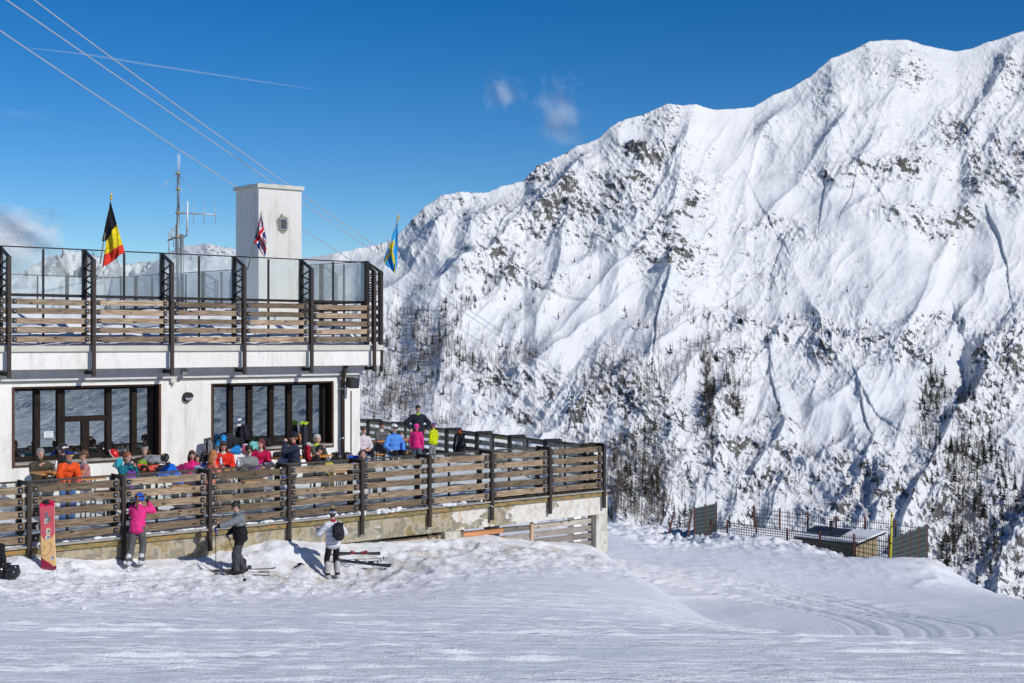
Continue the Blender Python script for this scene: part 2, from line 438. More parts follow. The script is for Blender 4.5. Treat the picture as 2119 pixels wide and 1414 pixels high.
# ---------------------------------------------------------------- snow ground
GP = [ # px, py, Y
 (0,1414,14.2),(500,1414,14.1),(1059,1414,14.0),(1600,1414,14.0),(2119,1414,14.0),
 (0,1300,20.3),(500,1300,21),(1059,1300,22.2),(1600,1310,22),(2119,1330,22),
 (0,1235,25.5),(300,1220,28.2),(600,1215,30.2),(900,1215,31),(1150,1240,29.5),
 (500,1193,31),(690,1197,32.7),(300,1164,30.6),(100,1169,28.9),(15,1188,27.8),
 (60,1150,29.4),(160,1152,30.0),(215,1178,30.1),(340,1158,31.2),(430,1160,31.9),(590,1124,33.1),(640,1132,33.5),(720,1136,34.2),
 (520,1152,32.2),(560,1146,32.6),(800,1140,34.6),(900,1128,35.6),(1000,1120,36.6),(1055,1112,37.2),(1120,1130,37.8),(1200,1140,39.0),(1250,1150,39.9),
 (900,1175,32.8),(1050,1170,34.0),(1150,1180,33.6),(1300,1188,37.2),(1355,1222,34.6),(1405,1256,32.2),(1300,1235,31.0),(1450,1288,29.5),
 (1310,1182,44.5),(1400,1212,42.5),(1465,1248,38.8),
 (1262,1096,60),(1300,1090,63),(1340,1093,63),(1290,1130,52),(1360,1165,48.5),(1440,1190,45.5),(1560,1238,40),(1640,1280,36),(1760,1292,35),(1560,1292,33.5),(1500,1288,31.2),
 (1380,1108,60.5),(1430,1104,61),(1480,1100,62),(1505,1105,62),(1565,1114,61),(1629,1120,60),(1697,1134,58.5),(1767,1157,57),(1840,1178,55),
 (1450,1130,56),(1600,1150,54),(1700,1180,51),(1800,1210,48.5),(1500,1170,49),(1650,1220,45),(1800,1255,42),(1900,1240,44),(2000,1250,43),
 (1864,1171,54.6),(1900,1156,54.0),(1925,1154,53.4),(1948,1176,52.5),(1965,1196,51.6),(1900,1200,50.0),(2040,1226,50.5),(2119,1241,50),(2119,1290,34),
 (1560,1095,68),(1640,1105,68),(1730,1140,65.5),(1800,1158,62.5),(1850,1165,60),
]
pts = [P(a, b, y) for a, b, y in GP]
pts = [(p.x, p.y, p.z) for p in pts]
pts += [(3.55,39.8,-6.95),(4.55,36.6,-6.95),(4.9,34.2,-6.75),(3.7,42,-7.1),(0,0,-1.75),(-8,0,-1.7),(8,0,-1.9),(-20,10,-2.6),(-25,25,-3.2),(-30,40,-4.0),(0,-30,2.0),(-30,-20,1.2),(-12,33,-4.6),(-8,38,-5.2),(-3,42,-6.0),(-14,45,-5),(2,48,-7.2),(-30,60,-6),
 (16,8,-2.9),(20,25,-4.9),(28,10,-2.4),(34,25,-3.4),(48,12,-.2),(48,32,-1.8),(75,10,3.6),(75,35,2),(75,-20,9),(110,0,12),(110,40,9),(40,-20,1.8),(110,-40,20),(60,-40,9),(0,-60,6),(-40,-60,6),
 (30,44,-6.8),(26,50,-9.5),(40,55,-10),(60,60,-9),(110,70,-4),
 (26,62,-16),(17.5,58,-12),(14.5,64,-13),(12,72,-16),(6,78,-15),(0,80,-15),(-15,80,-14),(-40,80,-14),(5,100,-34),(30,90,-38),(-20,100,-32),(60,95,-36),(110,100,-36),(-60,100,-34),(-60,0,-1),(-60,50,-5)]
GX = np.array([p[0] for p in pts]); GY = np.array([p[1] for p in pts]); GZ = np.array([p[2] for p in pts])
def tps(r2): return .5*r2*np.log(r2+1e-6)
n_ = len(GX); K = tps((GX[:, None]-GX[None])**2+(GY[:, None]-GY[None])**2)+np.eye(n_)*.35
Pm = np.stack([np.ones(n_), GX, GY], 1)
A_ = np.zeros((n_+3, n_+3)); A_[:n_, :n_] = K; A_[:n_, n_:] = Pm; A_[n_:, :n_] = Pm.T
sol = np.linalg.solve(A_, np.concatenate([GZ, np.zeros(3)]))
LIP = [(1.2,46.0),(2.3,42.3),(2.95,39.4),(3.45,36.4),(3.95,33.0),(4.25,30.0)]
def ground_base(x, y):
    x = np.asarray(x, float); y = np.asarray(y, float); z = sol[n_]+sol[n_+1]*x+sol[n_+2]*y
    for i in range(n_): z = z+sol[i]*tps((x-GX[i])**2+(y-GY[i])**2)
    lx = np.interp(y, [p[1] for p in LIP][::-1], [p[0] for p in LIP][::-1]); sd_ = x-lx+.12*fbm(x/1.1, y/1.1, 3, 90)
    on = sstep(30.2, 34.0, y)*sstep(47, 41, y)
    z = z+on*(.16*np.exp(-((sd_+.55)/.8)**2)-.62*sstep(-.1, .85, sd_)*np.exp(-np.maximum(sd_-.8, 0)/5.5))
    return z
def gz(x, y): return float(ground_base(np.array([x]), np.array([y]))[0])
def axis(segs):
    out = []
    for a, b, d in segs: out.append(np.arange(a, b, d))
    out.append(np.array([segs[-1][1]])); return np.concatenate(out)
ax_ = axis([(-62,-30,4),(-30,-13,1),(-13,14,.055),(14,21,.09),(21,62,.4),(62,130,3)])
ay_ = axis([(-66,-10,4),(-10,11,.45),(11,31,.042),(31,36,.06),(36,50,.09),(50,72,.14),(72,110,1.5)])
gxx, gyy = np.meshgrid(ax_, ay_)
def ground_detail(x, y, zb):
    s, t = w2loc(x, y)
    px = CX+F*x/np.maximum(y, 1); py = CY-F*zb/np.maximum(y, 1)
    d = 0*x
    # skied piste: long shallow scratches running roughly across the picture
    a = R(4); u = x*np.cos(a)+y*np.sin(a); v = -x*np.sin(a)+y*np.cos(a)
    wv = v+.35*fbm(u/9, v/7, 2, 3)
    pist = sstep(31.3, 28.0, y-.55*x*(x < 0)-.0*x)*sstep(9, 12, y)
    pist = np.where(x > -1, sstep(.0, 1.0, np.clip((33.0-(y-.02*x))/3.5, 0, 1)), pist)
    pist2 = np.clip(pist, 0, 1)
    sc = ridged(u/6.0+fbm(v*.8, u/9, 2, 4)*1.2, wv/.20, 4, 7, .6)
    sc2 = fbm(u/2.2, wv/.09, 3, 8)
    sc3 = ridged(u/1.6, wv/.45, 3, 11)
    d += pist2*((sc-.45)*.045+sc2*.042+(sc3-.4)*.018)*(.7+.9*fbm(u/5, v/2.5, 3, 19))
    # a few deep carved lines
    for k, (v0, w_, sl, dd, ph) in enumerate([(17.1,.05,.004,.05,0.),(19.0,.06,-.02,.05,1.),(20.6,.05,.015,.05,2.),(15.6,.05,.0,.05,3.),(23.1,.05,-.012,.045,4.),(25.6,.06,.02,.045,5.),(16.3,.07,-.015,.045,2.6),(27.1,.05,-.004,.04,1.4),(21.9,.06,.01,.04,5.5)]+[(14.6+.53*q+.2*math.sin(q*7.3), .035+.01*(q % 3), .02*math.sin(q*2.1), .016+.014*(q % 2), q*1.7) for q in range(22)]):
        vc = v0+sl*u+.14*np.sin(u/5+ph)
        q = (v-vc)/w_
        d += dd*(-np.exp(-q*q)+1.1*np.exp(-((q-1.7)**2)))*sstep(.0, .35, pnoise(u/4+k*9.1, v0+0*u, 60+k))*(.6+.8*pnoise(u/.4, v/.3, 61))
    # trodden, lumpy snow near the deck
    lump = np.exp(-((t+2.6)/2.0)**2)*sstep(-24, -20, s)*sstep(3.4, 1.0, s)
    lm = fbm(x/.5, y/.5, 4, 21, .62)
    d += lump*(np.clip(lm+.02, -.08, 1)*.20-.03+ridged(x/.17, y/.17, 3, 23)*.035)
    bank = np.exp(-((t+.9)/.9)**2)*sstep(-21, -17, s)*sstep(2.4, .5, s)
    d += bank*(np.clip(ridged(x/1.7, y/1.3, 4, 29, .55)-.5, -.25, 1)*.30-.04+fbm(x/.3, y/.3, 3, 28)*.08)
    # groomed road behind: tyre/track marks sweeping round an oval turn
    dxr = (x-3.0)*1.22; dyr = y-37.4; rr = np.sqrt(dxr*dxr+dyr*dyr); ang = np.arctan2(dyr, dxr)
    road = sstep(1.9, 3.0, x+.9*fbm(y/2, x/2, 2, 71)*.4+(y > 40)*1.0)*sstep(30.2, 31.6, y+.25*(x-5))*sstep(64, 60, y)*sstep(13.2, 11.5, rr)
    inner = sstep(7.2, 6.6, rr)
    cord = np.sin(rr*2*np.pi/.20)
    tr = sum(np.exp(-((rr-c)/.24)**2) for c in (7.35, 8.75))
    edges = sum(np.exp(-((rr-c)/.07)**2) for c in (7.05, 7.65, 8.45, 9.1, 10.4, 10.9))
    crumb = sum(np.exp(-((rr-c)/.30)**2) for c in (8.05, 9.4, 6.9, 10.65))
    d += road*(inner*cord*.007*sstep(5.2, 6.0, rr)+tr*(np.sin(ang*95+rr*9)*.022-.015)+edges*(-.055)+np.exp(-((rr-8.05)/.16)**2)*.05+np.exp(-((rr-9.6)/.14)**2)*.05+crumb*np.clip(ridged(x/.30, y/.30, 3, 56)-.35, 0, 1)*.05+(1-inner)*fbm(x/.8, y/.5, 3, 58)*.035+fbm(x/2.5, y/1.2, 3, 59)*.02)*(.5+.9*sstep(35.5, 45, y))
    hit = np.exp(-((y-(42.6+.22*(x-4.5)))/.10)**2)*sstep(3, 4, x)*sstep(8, 6.5, x); d += hit*.05
    # rough ploughed bank below the wire fence
    e = y-(62.5-.34*(x-9)); bk = np.exp(-((e+3.4)/3.0)**2)*sstep(5.5, 7.5, x)*sstep(17.0, 14.5, x)
    bl = np.exp(-(((px-1395)/70)**2+((py-1110)/22)**2))
    d += (bk*.75+bl*1.0)*(-.12+np.clip(ridged(x/1.3, y/1.6, 4, 33, .6)-.36, -.15, 1)*.42+np.clip(fbm(x/.45, y/.5, 4, 35), -.2, 1)*.22)
    far = sstep(55, 58, y)*sstep(9, 6, x)*sstep(-2, 2, x)
    d += far*fbm(x/.8, y/1.0, 4, 37)*.28
    hl = sstep(18, 26, x)*sstep(60, 30, y); d += hl*(ridged((x+y*.3)/3.0, (y-x*.3)/1.3, 4, 81)*.16+ridged((x-y)/5.0, (y+x)/7.0, 3, 83)*.22)
    rg = .28*sstep(4, 6.5, x)*sstep(44, 49, y-.2*(x-5))*sstep(66, 60, y)*(rr > 10.6); d += rg*(np.clip(fbm(x/.5, y/.6, 4, 91)-.02, -.1, 1)*.16+np.clip(ridged(x/1.9, y/1.6, 3, 92)-.55, 0, 1)*.22)
    # generic
    d += fbm(x/3.5, y/3.5, 4, 41)*.05*(1-.6*pist2)+fbm(x/.7, y/.5, 3, 43)*.02
    mound = np.exp(-(((px-1925)/50)**2+((py-1185)/26)**2))
    d += mound*(y > 45)*ridged(x/1.6, y/1.6, 3, 45)*.3
    return d
gb = np.concatenate([ground_base(gxx[i:i+60], gyy[i:i+60]) for i in range(0, gxx.shape[0], 60)], 0)
s_, t_ = w2loc(gxx, gyy)
gb = np.where((t_ > .6) & (s_ < S_C+.5) & (t_ < 20) & (gb > -5.3), np.minimum(gb, -5.6), gb)   # nothing pokes through the deck
gd = ground_detail(gxx, gyy, gb)
gzz = gb+gd
def gh(x, y):
    """finished ground height"""
    j = int(np.clip(np.searchsorted(ax_, x), 1, len(ax_)-1)); i = int(np.clip(np.searchsorted(ay_, y), 1, len(ay_)-1))
    fx = (x-ax_[j-1])/(ax_[j]-ax_[j-1]); fy = (y-ay_[i-1])/(ay_[i]-ay_[i-1])
    return float((gzz[i-1, j-1]*(1-fx)+gzz[i-1, j]*fx)*(1-fy)+(gzz[i, j-1]*(1-fx)+gzz[i, j]*fx)*fy)

def mat_snow(name='snow_ground', dirt=True):
    m = NM(name, rough=.55, spec=.25)
    v = m.coord('Object')
    n = m.noise(v, 1.2, 5, .6); n2 = m.noise(v, 24, 4, .7); n3 = m.noise(m.coord('Object', (.5, 6, 6), rot=(0, 0, R(-4))), 3.2, 4, .65)
    base = m.ramp(n, [(.3, (.85, .865, .895)), (.7, (.90, .91, .925))])
    if dirt:
        at = m.n('ShaderNodeAttribute'); at.attribute_name = 'dirt'
        f = m.math('MULTIPLY', at.outputs['Fac'], m.ramp(m.noise(v, 1.6, 5, .65), [(.42, 0), (.68, 1)]))
        base = m.mix(f, base, (.50, .42, .30))
    m.color(base)
    m.b.inputs['Subsurface Weight'].default_value = 0.0
    h = m.math('ADD', m.math('MULTIPLY', n2, .5), m.math('MULTIPLY', n3, .9))
    if dirt:
        sp_ = m.n('ShaderNodeSeparateXYZ'); m.l(v, sp_.inputs[0])
        far = m.math('MULTIPLY', m.math('SUBTRACT', sp_.outputs['X'], 22.0), .08, True)
        n4 = m.noise(m.coord('Object', (1, .35, 1), rot=(0, 0, R(25))), 1.1, 6, .72, .8)
        h = m.math('ADD', h, m.math('MULTIPLY', m.math('MULTIPLY', n4, far), 26.0))
    m.bump(h, .04, .9)
    return m.m
MS = mat_snow()
dirt = np.exp(-((t_+1.6)/1.0)**2)*sstep(-14, -8, s_)*sstep(2.2, 0, s_)*.9
dirt += .35*np.exp(-(((gxx-15.5)/1.5)**2+((gyy-54)/1.2)**2))
ground = np_mesh('ground', np.stack([gxx, gyy, gzz], -1).reshape(-1, 3), len(ax_), len(ay_), MS, {'dirt': np.clip(dirt, 0, 1)})
tag(ground, 'skied snow slope in front of the restaurant deck', kind='structure')
#print('ground', ground_base(np.array([0.]), np.array([14.])), len(ax_)*len(ay_))
# wide valley floor below, out to the foot of the mountain
mb = MB(); N = 40
mb.add([(-3000, 90, -60), (3000, 90, -60), (3000, 1400, -420), (-3000, 1400, -420)], [(0, 1, 2, 3)])
mb.add([(-3000, -900, -40), (3000, -900, -40), (3000, 90, -60.0), (-3000, 90, -60.0)], [(0, 1, 2, 3)])
tag(mb.build('valley_floor', bpy.data.materials['mountain_snow_and_rock']), kind='structure')
# ---------------------------------------------------------------- materials for built things
MATS = {}
def simple(name, col, rough=.6, spec=.3, metal=0.0, var=.12, scale=8, bump=0.0, bscale=40):
    if name in MATS: return MATS[name]
    m = NM(name, rough, spec, metal); v = m.coord('Object')
    n = m.noise(v, scale, 4, .6)
    a = tuple(c*(1-var) for c in col); b = tuple(min(1, c*(1+var)) for c in col)
    m.color(m.ramp(n, [(.3, a), (.7, b)]))
    if bump: m.bump(m.noise(v, bscale, 3, .6), bump, .8)
    MATS[name] = m.m; return m.m
def fabric(name, col, rough=.8):
    if name in MATS: return MATS[name]
    m = NM(name, rough, .2); v = m.coord('Object')
    n = m.noise(v, 9, 4, .6, .8); n2 = m.noise(v, 26, 2, .5, .6)
    m.color(m.ramp(n, [(.3, tuple(c*.82 for c in col)), (.7, tuple(min(1, c*1.08) for c in col))]))
    m.bump(m.math('ADD', n, m.math('MULTIPLY', n2, .35)), .055, 1.0)
    MATS[name] = m.m; return m.m
def wood(name, c0, c1, c2, along='X', rough=.8):
    m = NM(name, rough, .15)
    sc = (1.2, 16, 16) if along == 'X' else (16, 16, 1.2)
    oi = m.n('ShaderNodeObjectInfo')
    tc = m.n('ShaderNodeTexCoord'); add = m.n('ShaderNodeVectorMath', operation='ADD')
    cmb = m.n('ShaderNodeCombineXYZ'); r37 = m.math('MULTIPLY', oi.outputs['Random'], 37.0)
    for k in range(3): m.l(r37, cmb.inputs[k])
    m.l(tc.outputs['Object'], add.inputs[0]); m.l(cmb.outputs[0], add.inputs[1])
    mp = m.n('ShaderNodeMapping'); mp.inputs['Scale'].default_value = sc; m.l(add.outputs[0], mp.inputs[0])
    g = m.noise(mp.outputs[0], 2.2, 6, .65, .7)
    big = m.noise(add.outputs[0], 1.1, 3, .6)
    mp2 = m.n('ShaderNodeMapping'); mp2.inputs['Scale'].default_value = (1.0, 2.2, 2.2) if along == 'X' else (2.2, 2.2, 1.0); m.l(add.outputs[0], mp2.inputs[0])
    vor = m.n('ShaderNodeTexVoronoi'); vor.inputs['Scale'].default_value = 3.1; m.l(mp2.outputs[0], vor.inputs['Vector'])
    knot = m.ramp(vor.outputs['Distance'], [(.09, 1), (.22, 0)])
    col = m.ramp(g, [(.30, c0), (.48, c1), (.66, c2)])
    col = m.mix(m.math('MULTIPLY', m.ramp(big, [(.35, 0), (.65, 1)]), .6), col, tuple(x*.62 for x in c1))
    hv = m.n('ShaderNodeHueSaturation'); m.l(col, hv.inputs['Color'])
    m.l(m.math('ADD', m.math('MULTIPLY', oi.outputs['Random'], .95), .52), hv.inputs['Value'])
    col = m.mix(m.math('MULTIPLY', knot, .85), hv.outputs[0], tuple(x*.25 for x in c0))
    m.color(col); m.bump(g, .006, .8); MATS[name] = m.m; return m.m
WOOD_UP = wood('weathered_plank_wood', (.09, .060, .038), (.33, .24, .16), (.54, .43, .31))
WOOD_DK = wood('grey_weathered_wood', (.055, .040, .028), (.25, .18, .115), (.47, .37, .26))
WOOD_PALE = wood('pale_bare_timber', (.30, .21, .14), (.44, .31, .21), (.52, .40, .30))
WOOD_OR = wood('orange_timber', (.33, .13, .05), (.48, .22, .10), (.55, .30, .15))
WOOD_GR = wood('silver_grey_timber', (.20, .175, .15), (.33, .29, .25), (.45, .41, .36))
WOOD_FR = wood('dark_window_timber', (.010, .007, .006), (.025, .016, .012), (.05, .032, .023), along='Z', rough=.6)
WOOD_EDGE = wood('brown_window_casing', (.05, .026, .016), (.11, .055, .032), (.17, .095, .055), along='Z', rough=.6)
def mat_plaster():
    m = NM('rough_white_plaster', .9, .1); v = m.coord('Object')
    pit = m.noise(v, 26, 4, .75); big = m.noise(v, .8, 4, .6); vs = m.noise(m.coord('Object', (3, 3, .5)), 1.4, 5, .7)
    col = m.ramp(big, [(.3, (.82, .80, .74)), (.7, (.90, .885, .84))])
    col = m.mix(m.math('MULTIPLY', m.ramp(pit, [(.30, 1), (.40, 0)]), .5), col, (.30, .28, .25))
    col = m.mix(m.math('MULTIPLY', m.ramp(vs, [(.50, 0), (.72, 1)]), .45), col, (.46, .42, .35))
    m.color(col); m.bump(m.math('ADD', m.noise(v, 11, 5, .7), pit), .028, .55); MATS['plaster'] = m.m; return m.m
PLASTER = mat_plaster()
def mat_stucco_tower():
    m = NM('grey_white_stucco', .9, .1); v = m.coord('Object')
    pit = m.noise(v, 30, 4, .75); vs = m.noise(m.coord('Object', (2, 2, .35)), 1.3, 5, .7)
    col = m.ramp(vs, [(.30, (.52, .50, .44)), (.45, (.72, .70, .64)), (.75, (.80, .78, .73))])
    col = m.mix(m.math('MULTIPLY', m.ramp(pit, [(.32, 1), (.42, 0)]), .4), col, (.3, .28, .25))
    m.color(col); m.bump(m.noise(v, 14, 5, .7), .03, .8); return m.m
STUCCO = mat_stucco_tower()
def mat_stained():
    m = NM('stained_peeling_concrete', .9, .12); v = m.coord('Object')
    base = m.ramp(m.noise(v, 1.7, 6, .68, .6), [(.30, (.11, .10, .08)), (.42, (.33, .26, .13)), (.50, (.46, .41, .31)), (.56, (.24, .22, .18)), (.68, (.40, .33, .19))])
    rust = m.ramp(m.noise(m.coord('Object', (3.5, 3.5, .45)), 1.5, 5, .7), [(.54, 0), (.66, 1)])
    col = m.mix(m.math('MULTIPLY', rust, .5), base, (.33, .22, .10))
    sep = m.n('ShaderNodeSeparateXYZ'); m.l(m.coord('Object'), sep.inputs[0])
    # white plaster still holds on the outer (right-hand) bays, flaked with an uneven edge
    k = m.math('ADD', m.noise(m.coord('Object', (1, 1, 1.6)), .95, 6, .62), m.math('MULTIPLY', sep.outputs['X'], .030))
    pl = m.ramp(k, [(.455, 0), (.475, 1)])
    white = m.ramp(m.noise(v, 6, 5, .7), [(.3, (.42, .39, .32)), (.45, (.66, .63, .56)), (.7, (.76, .73, .67))])
    white = m.mix(m.math('MULTIPLY', rust, .35), white, (.45, .25, .08))
    col = m.mix(pl, col, white)
    m.color(col); m.bump(m.math('ADD', m.noise(v, 12, 5, .7), m.math('MULTIPLY', pl, 1.2)), .03, .8); return m.m
STAIN = mat_stained()
def mat_rust():
    m = NM('rusty_flashing_band', .8, .25); v = m.coord('Object')
    a = m.noise(m.coord('Object', (2.5, 2.5, 8)), 1.6, 6, .7)
    m.color(m.ramp(a, [(.3, (.05, .045, .03)), (.42, (.17, .14, .06)), (.52, (.28, .22, .10)), (.62, (.42, .20, .05)), (.75, (.24, .23, .17))]))
    m.bump(a, .01, .8); return m.m
RUSTY = mat_rust()
STEEL = simple('dark_brown_painted_steel', (.045, .031, .027), .55, .35, 0, .25, 12, .003, 60)
BLACKST = simple('black_steel', (.018, .015, .014), .5, .35, 0, .25, 12)
LEDGE = simple('cream_coping', (.60, .585, .50), .7, .2, 0, .1, 3, .004, 20)
GREYBEAM = simple('shade_grey_beam', (.60, .60, .58), .8, .2, 0, .1, 5, .01, 30)  # greyer than the plaster: shade of the overhang put into the colour
FLASH = simple('grey_metal_flashing', (.36, .34, .30), .5, .4, .2, .25, 4)
ZINC = simple('bolt_metal', (.42, .43, .45), .35, .5, .9, .1, 5)
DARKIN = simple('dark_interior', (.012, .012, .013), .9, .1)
REDPOST = simple('red_brown_steel', (.13, .05, .036), .6, .35, 0, .3, 9)
GREENWIRE = simple('dark_green_wire', (.035, .055, .05), .6, .3, 0, .2, 9)
def mat_window():
    m = NM('reflecting_window_glass', .02, .5); nt = m.nt; out = nt.nodes['Material Output']
    gl = m.n('ShaderNodeBsdfGlossy'); gl.inputs['Roughness'].default_value = .015; gl.inputs['Color'].default_value = (.62, .70, .72, 1)
    df = m.n('ShaderNodeBsdfDiffuse'); df.inputs['Color'].default_value = (.012, .014, .013, 1)
    mx = m.n('ShaderNodeMixShader'); mx.inputs[0].default_value = .62
    bp = m.n('ShaderNodeBump'); bp.inputs['Distance'].default_value = .003; bp.inputs['Strength'].default_value = .35
    m.l(m.noise(m.coord('Object'), 1.6, 2, .5), bp.inputs['Height']); m.l(bp.outputs[0], gl.inputs['Normal'])
    m.l(df.outputs[0], mx.inputs[1]); m.l(gl.outputs[0], mx.inputs[2]); m.l(mx.outputs[0], out.inputs[0]); return m.m
WINDOW = mat_window()
def mat_screen(name, tr, milky, tint=(.80, .84, .84)):
    m = NM(name); nt = m.nt; out = nt.nodes['Material Output']
    t = m.n('ShaderNodeBsdfTransparent'); t.inputs[0].default_value = (.93, .96, .96, 1)
    d = m.n('ShaderNodeBsdfDiffuse'); d.inputs[0].default_value = (*tint, 1)
    g = m.n('ShaderNodeBsdfGlossy'); g.inputs['Roughness'].default_value = .03; g.inputs[0].default_value = (.8, .85, .85, 1)
    v = m.coord('Object')
    f = m.ramp(m.noise(m.coord('Object', (1, 1, .35)), 1.7, 5, .65), [(.3, milky*.55), (.7, milky*1.35)])
    m1 = m.n('ShaderNodeMixShader'); m.l(f, m1.inputs[0]); m.l(t.outputs[0], m1.inputs[1]); m.l(d.outputs[0], m1.inputs[2])
    m2 = m.n('ShaderNodeMixShader'); m2.inputs[0].default_value = tr; m.l(m1.outputs[0], m2.inputs[1]); m.l(g.outputs[0], m2.inputs[2])
    m.l(m2.outputs[0], out.inputs[0]); return m.m
SCREEN = mat_screen('wind_screen_glass', .035, .085)
SCREEN_SIDE = mat_screen('frosted_side_glass', .05, .42)
DECKGLASS = mat_screen('deck_screen_glass', .05, .05)
SNOW2 = mat_snow('settled_snow', False)
TABLEW = simple('orange_varnished_table', (.62, .25, .05), .35, .4, 0, .12, 6)
# ---------------------------------------------------------------- lodge building (local frame: s along facade, t inwards)
TF, TU = 4.65, 4.10                       # facade and upper-railing planes
def bthing(name, label, cat, group=None):
    return thing(name, label, cat, (O_.x, O_.y, 0), TH, group)
S_END = s_at(745, TF)                     # right end of the ground-floor facade
S_L = s_at(-260, TF)
S_UE = s_at(795, TU)                      # right end of the upper slab
lodge = bthing('mountain_restaurant', 'white plastered flat roofed mountain restaurant with two wide dark framed windows', 'building')
GT = 4.97                                  # glass plane
wl0, wl1 = s_at(24.6, TF), s_at(333, TF); wr0, wr1 = s_at(437, TF), s_at(690, TF)
zt, zb_ = -1.09, -2.97
zr_t, zr_b = z_at(560, 790.5, TF), z_at(560, 928, TF)
# facade wall as butted blocks
mb = MB()
WT = .62
def wallblk(s0, s1, z0, z1): mb.box(s0, s1, TF, TF+WT, z0, z1)
wallblk(S_L, wl0, -4.6, -.95); wallblk(wl1, wr0, -4.6, -.95); wallblk(wr1, S_END, -4.6, -.95)
wallblk(wl0, wl1, -4.6, zb_); wallblk(wl0, wl1, zt, -.95)
wallblk(wr0, wr1, -4.6, zr_b); wallblk(wr0, wr1, zr_t, -.95)
# side wall, back wall
mb.box(S_END-.4, S_END, TF+WT, TF+14, -4.6, -.95)
wallo = mb.build('wall', PLASTER, lodge)
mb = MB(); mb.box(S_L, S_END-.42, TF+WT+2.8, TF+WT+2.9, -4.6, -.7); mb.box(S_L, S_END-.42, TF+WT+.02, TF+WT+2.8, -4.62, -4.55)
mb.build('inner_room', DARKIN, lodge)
# shaded step beams under the slab
mb = MB(); mb.box(S_L, S_END+.02, TF-.10, TF+14, -.95, -.83); mb.box(S_L, S_END+.12, TF-.2, TF+14, -.83, -.672)
mb.build('ceiling_beam', GREYBEAM, lodge)
mb = MB(); mb.tube((S_L, TF-.02, -.985), (S_END, TF-.02, -.985), .02, n=6, mi=0); mb.build('wall_conduit', LEDGE, lodge)
# roof slab with fascia and coping, snow on it
mb = MB(); mb.box(S_L, S_UE-.06, TU+.10, TU+15.8, -.67, -.24); fas = mb.build('roof_fascia', PLASTER, lodge)
mb = MB(); mb.box(S_L, S_UE, TU+.04, TU+15.9, -.24, -.10); mb.build('roof_coping', LEDGE, lodge)
def snow_sheet(name, s0, s1, t0, t1, zf, ds, dt, parent, seed, amp, fr=1.3):
    ss = np.arange(s0, s1+ds/2, ds); tt = np.arange(t0, t1+dt/2, dt); a, b = np.meshgrid(ss, tt)
    e = np.minimum(np.minimum(a-s0, s1-a)*3.0, np.minimum(b-t0, t1-b)*3.0); e = np.clip(e, 0, 1)**.5
    z = zf(a, b)+amp*(np.clip(fbm(a/fr, b/fr, 4, seed)+.35, -.1, 1))*e + .03*fbm(a/.22, b/.22, 3, seed+1)*e
    z = z-(1-e)*.04
    o = np_mesh(name, np.stack([a, b, z], -1).reshape(-1, 3), len(ss), len(tt), SNOW2)
    if parent: o.parent = parent
    return o
rs = snow_sheet('snow_cover', S_L, S_UE-.12, TU+.12, TU+15.6, lambda a, b: -.09+.0*a+.42*sstep(.5, 1.6, b-TU)+.42*sstep(2.0, 4.5, b-TU), .12, .12, lodge, 301, .26, 1.5)
# windows
def window(panes, s0, s1, z0, z1, door=None):
    w = MB()
    d0 = GT-.04; d1 = GT+.06
    fr = MB()
    fr.box(s0, s0+.055, TF-.02, GT-.05, z0, z1)               # left casing
    fr.box(s1-.055, s1, TF-.02, TF+.05, z0, z1)
    fr.box(s0, s1, TF-.025, TF+.015, z0-.05, z0-.002)
    root = fr.build('window', WOOD_EDGE, lodge)
    rv = MB(); rv.box(s1-.05, s1-.003, TF+.055, GT-.05, z0, z1-.03); rv.box(s0+.06, s1-.055, TF+.02, d0-.01, z1-.05, z1-.005); rv.build('frame', WOOD_FR, root)
    sl = MB(); sl.box(s0+.06, s1-.055, TF-.05, d0-.01, z0+.0, z0+.055); sl.build('sill', FLASH, root)
    fm = MB(); prev = s0+.06
    edges = [s0+.06]
    for a, b in panes: edges += [a, b]
    edges.append(s1-.055)
    for k in range(0, len(edges), 2):
        if edges[k+1]-edges[k] > .01: fm.box(edges[k], edges[k+1], d0-.03, d1, z0+.06, z1-.055)
    for a, b in panes:
        fm.box(a, b, d0, d1, z0+.06, z0+.17); fm.box(a, b, d0, d1, z1-.11, z1-.055)
    if door:
        a, b = panes[door[0]]; zc = door[1]; fm.box(a, b, d0-.015, d1+.002, zc-.07, zc+.07)
        m_ = (a+b)/2; fm.box(m_-.10, m_+.10, d0-.01, d1+.004, z0+.172, zc-.072)
    fm.build('mullion', WOOD_FR, root)
    for a, b in panes:
        if door and (a, b) == panes[door[0]]:
            zc = door[1]; m_ = (a+b)/2
            for (q0, q1, y0, y1) in ((a, b, zc+.072, z1-.112), (a, m_-.102, z0+.172, zc-.072), (m_+.102, b, z0+.172, zc-.072)):
                g = MB(); g.box(q0, q1, GT, GT+.012, y0, y1); g.build('pane', WINDOW, root)
        else:
            g = MB(); g.box(a, b, GT, GT+.012, z0+.172, z1-.112); g.build('pane', WINDOW, root)
    return root
PL = [(s_at(a, GT), s_at(b, GT)) for a, b in ((28,69),(81,117),(132,218),(229,270),(281,312))]
PL[0] = (max(PL[0][0], wl0+.062), PL[0][1])
PR = [(s_at(a, GT), s_at(b, GT)) for a, b in ((440,470.6),(480,510),(520,555),(564,592),(602,635.6),(644,665))]
PR[0] = (max(PR[0][0], wr0+.062), PR[0][1])
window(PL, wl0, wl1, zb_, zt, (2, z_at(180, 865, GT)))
window(PR, wr0, wr1, zr_b, zr_t)
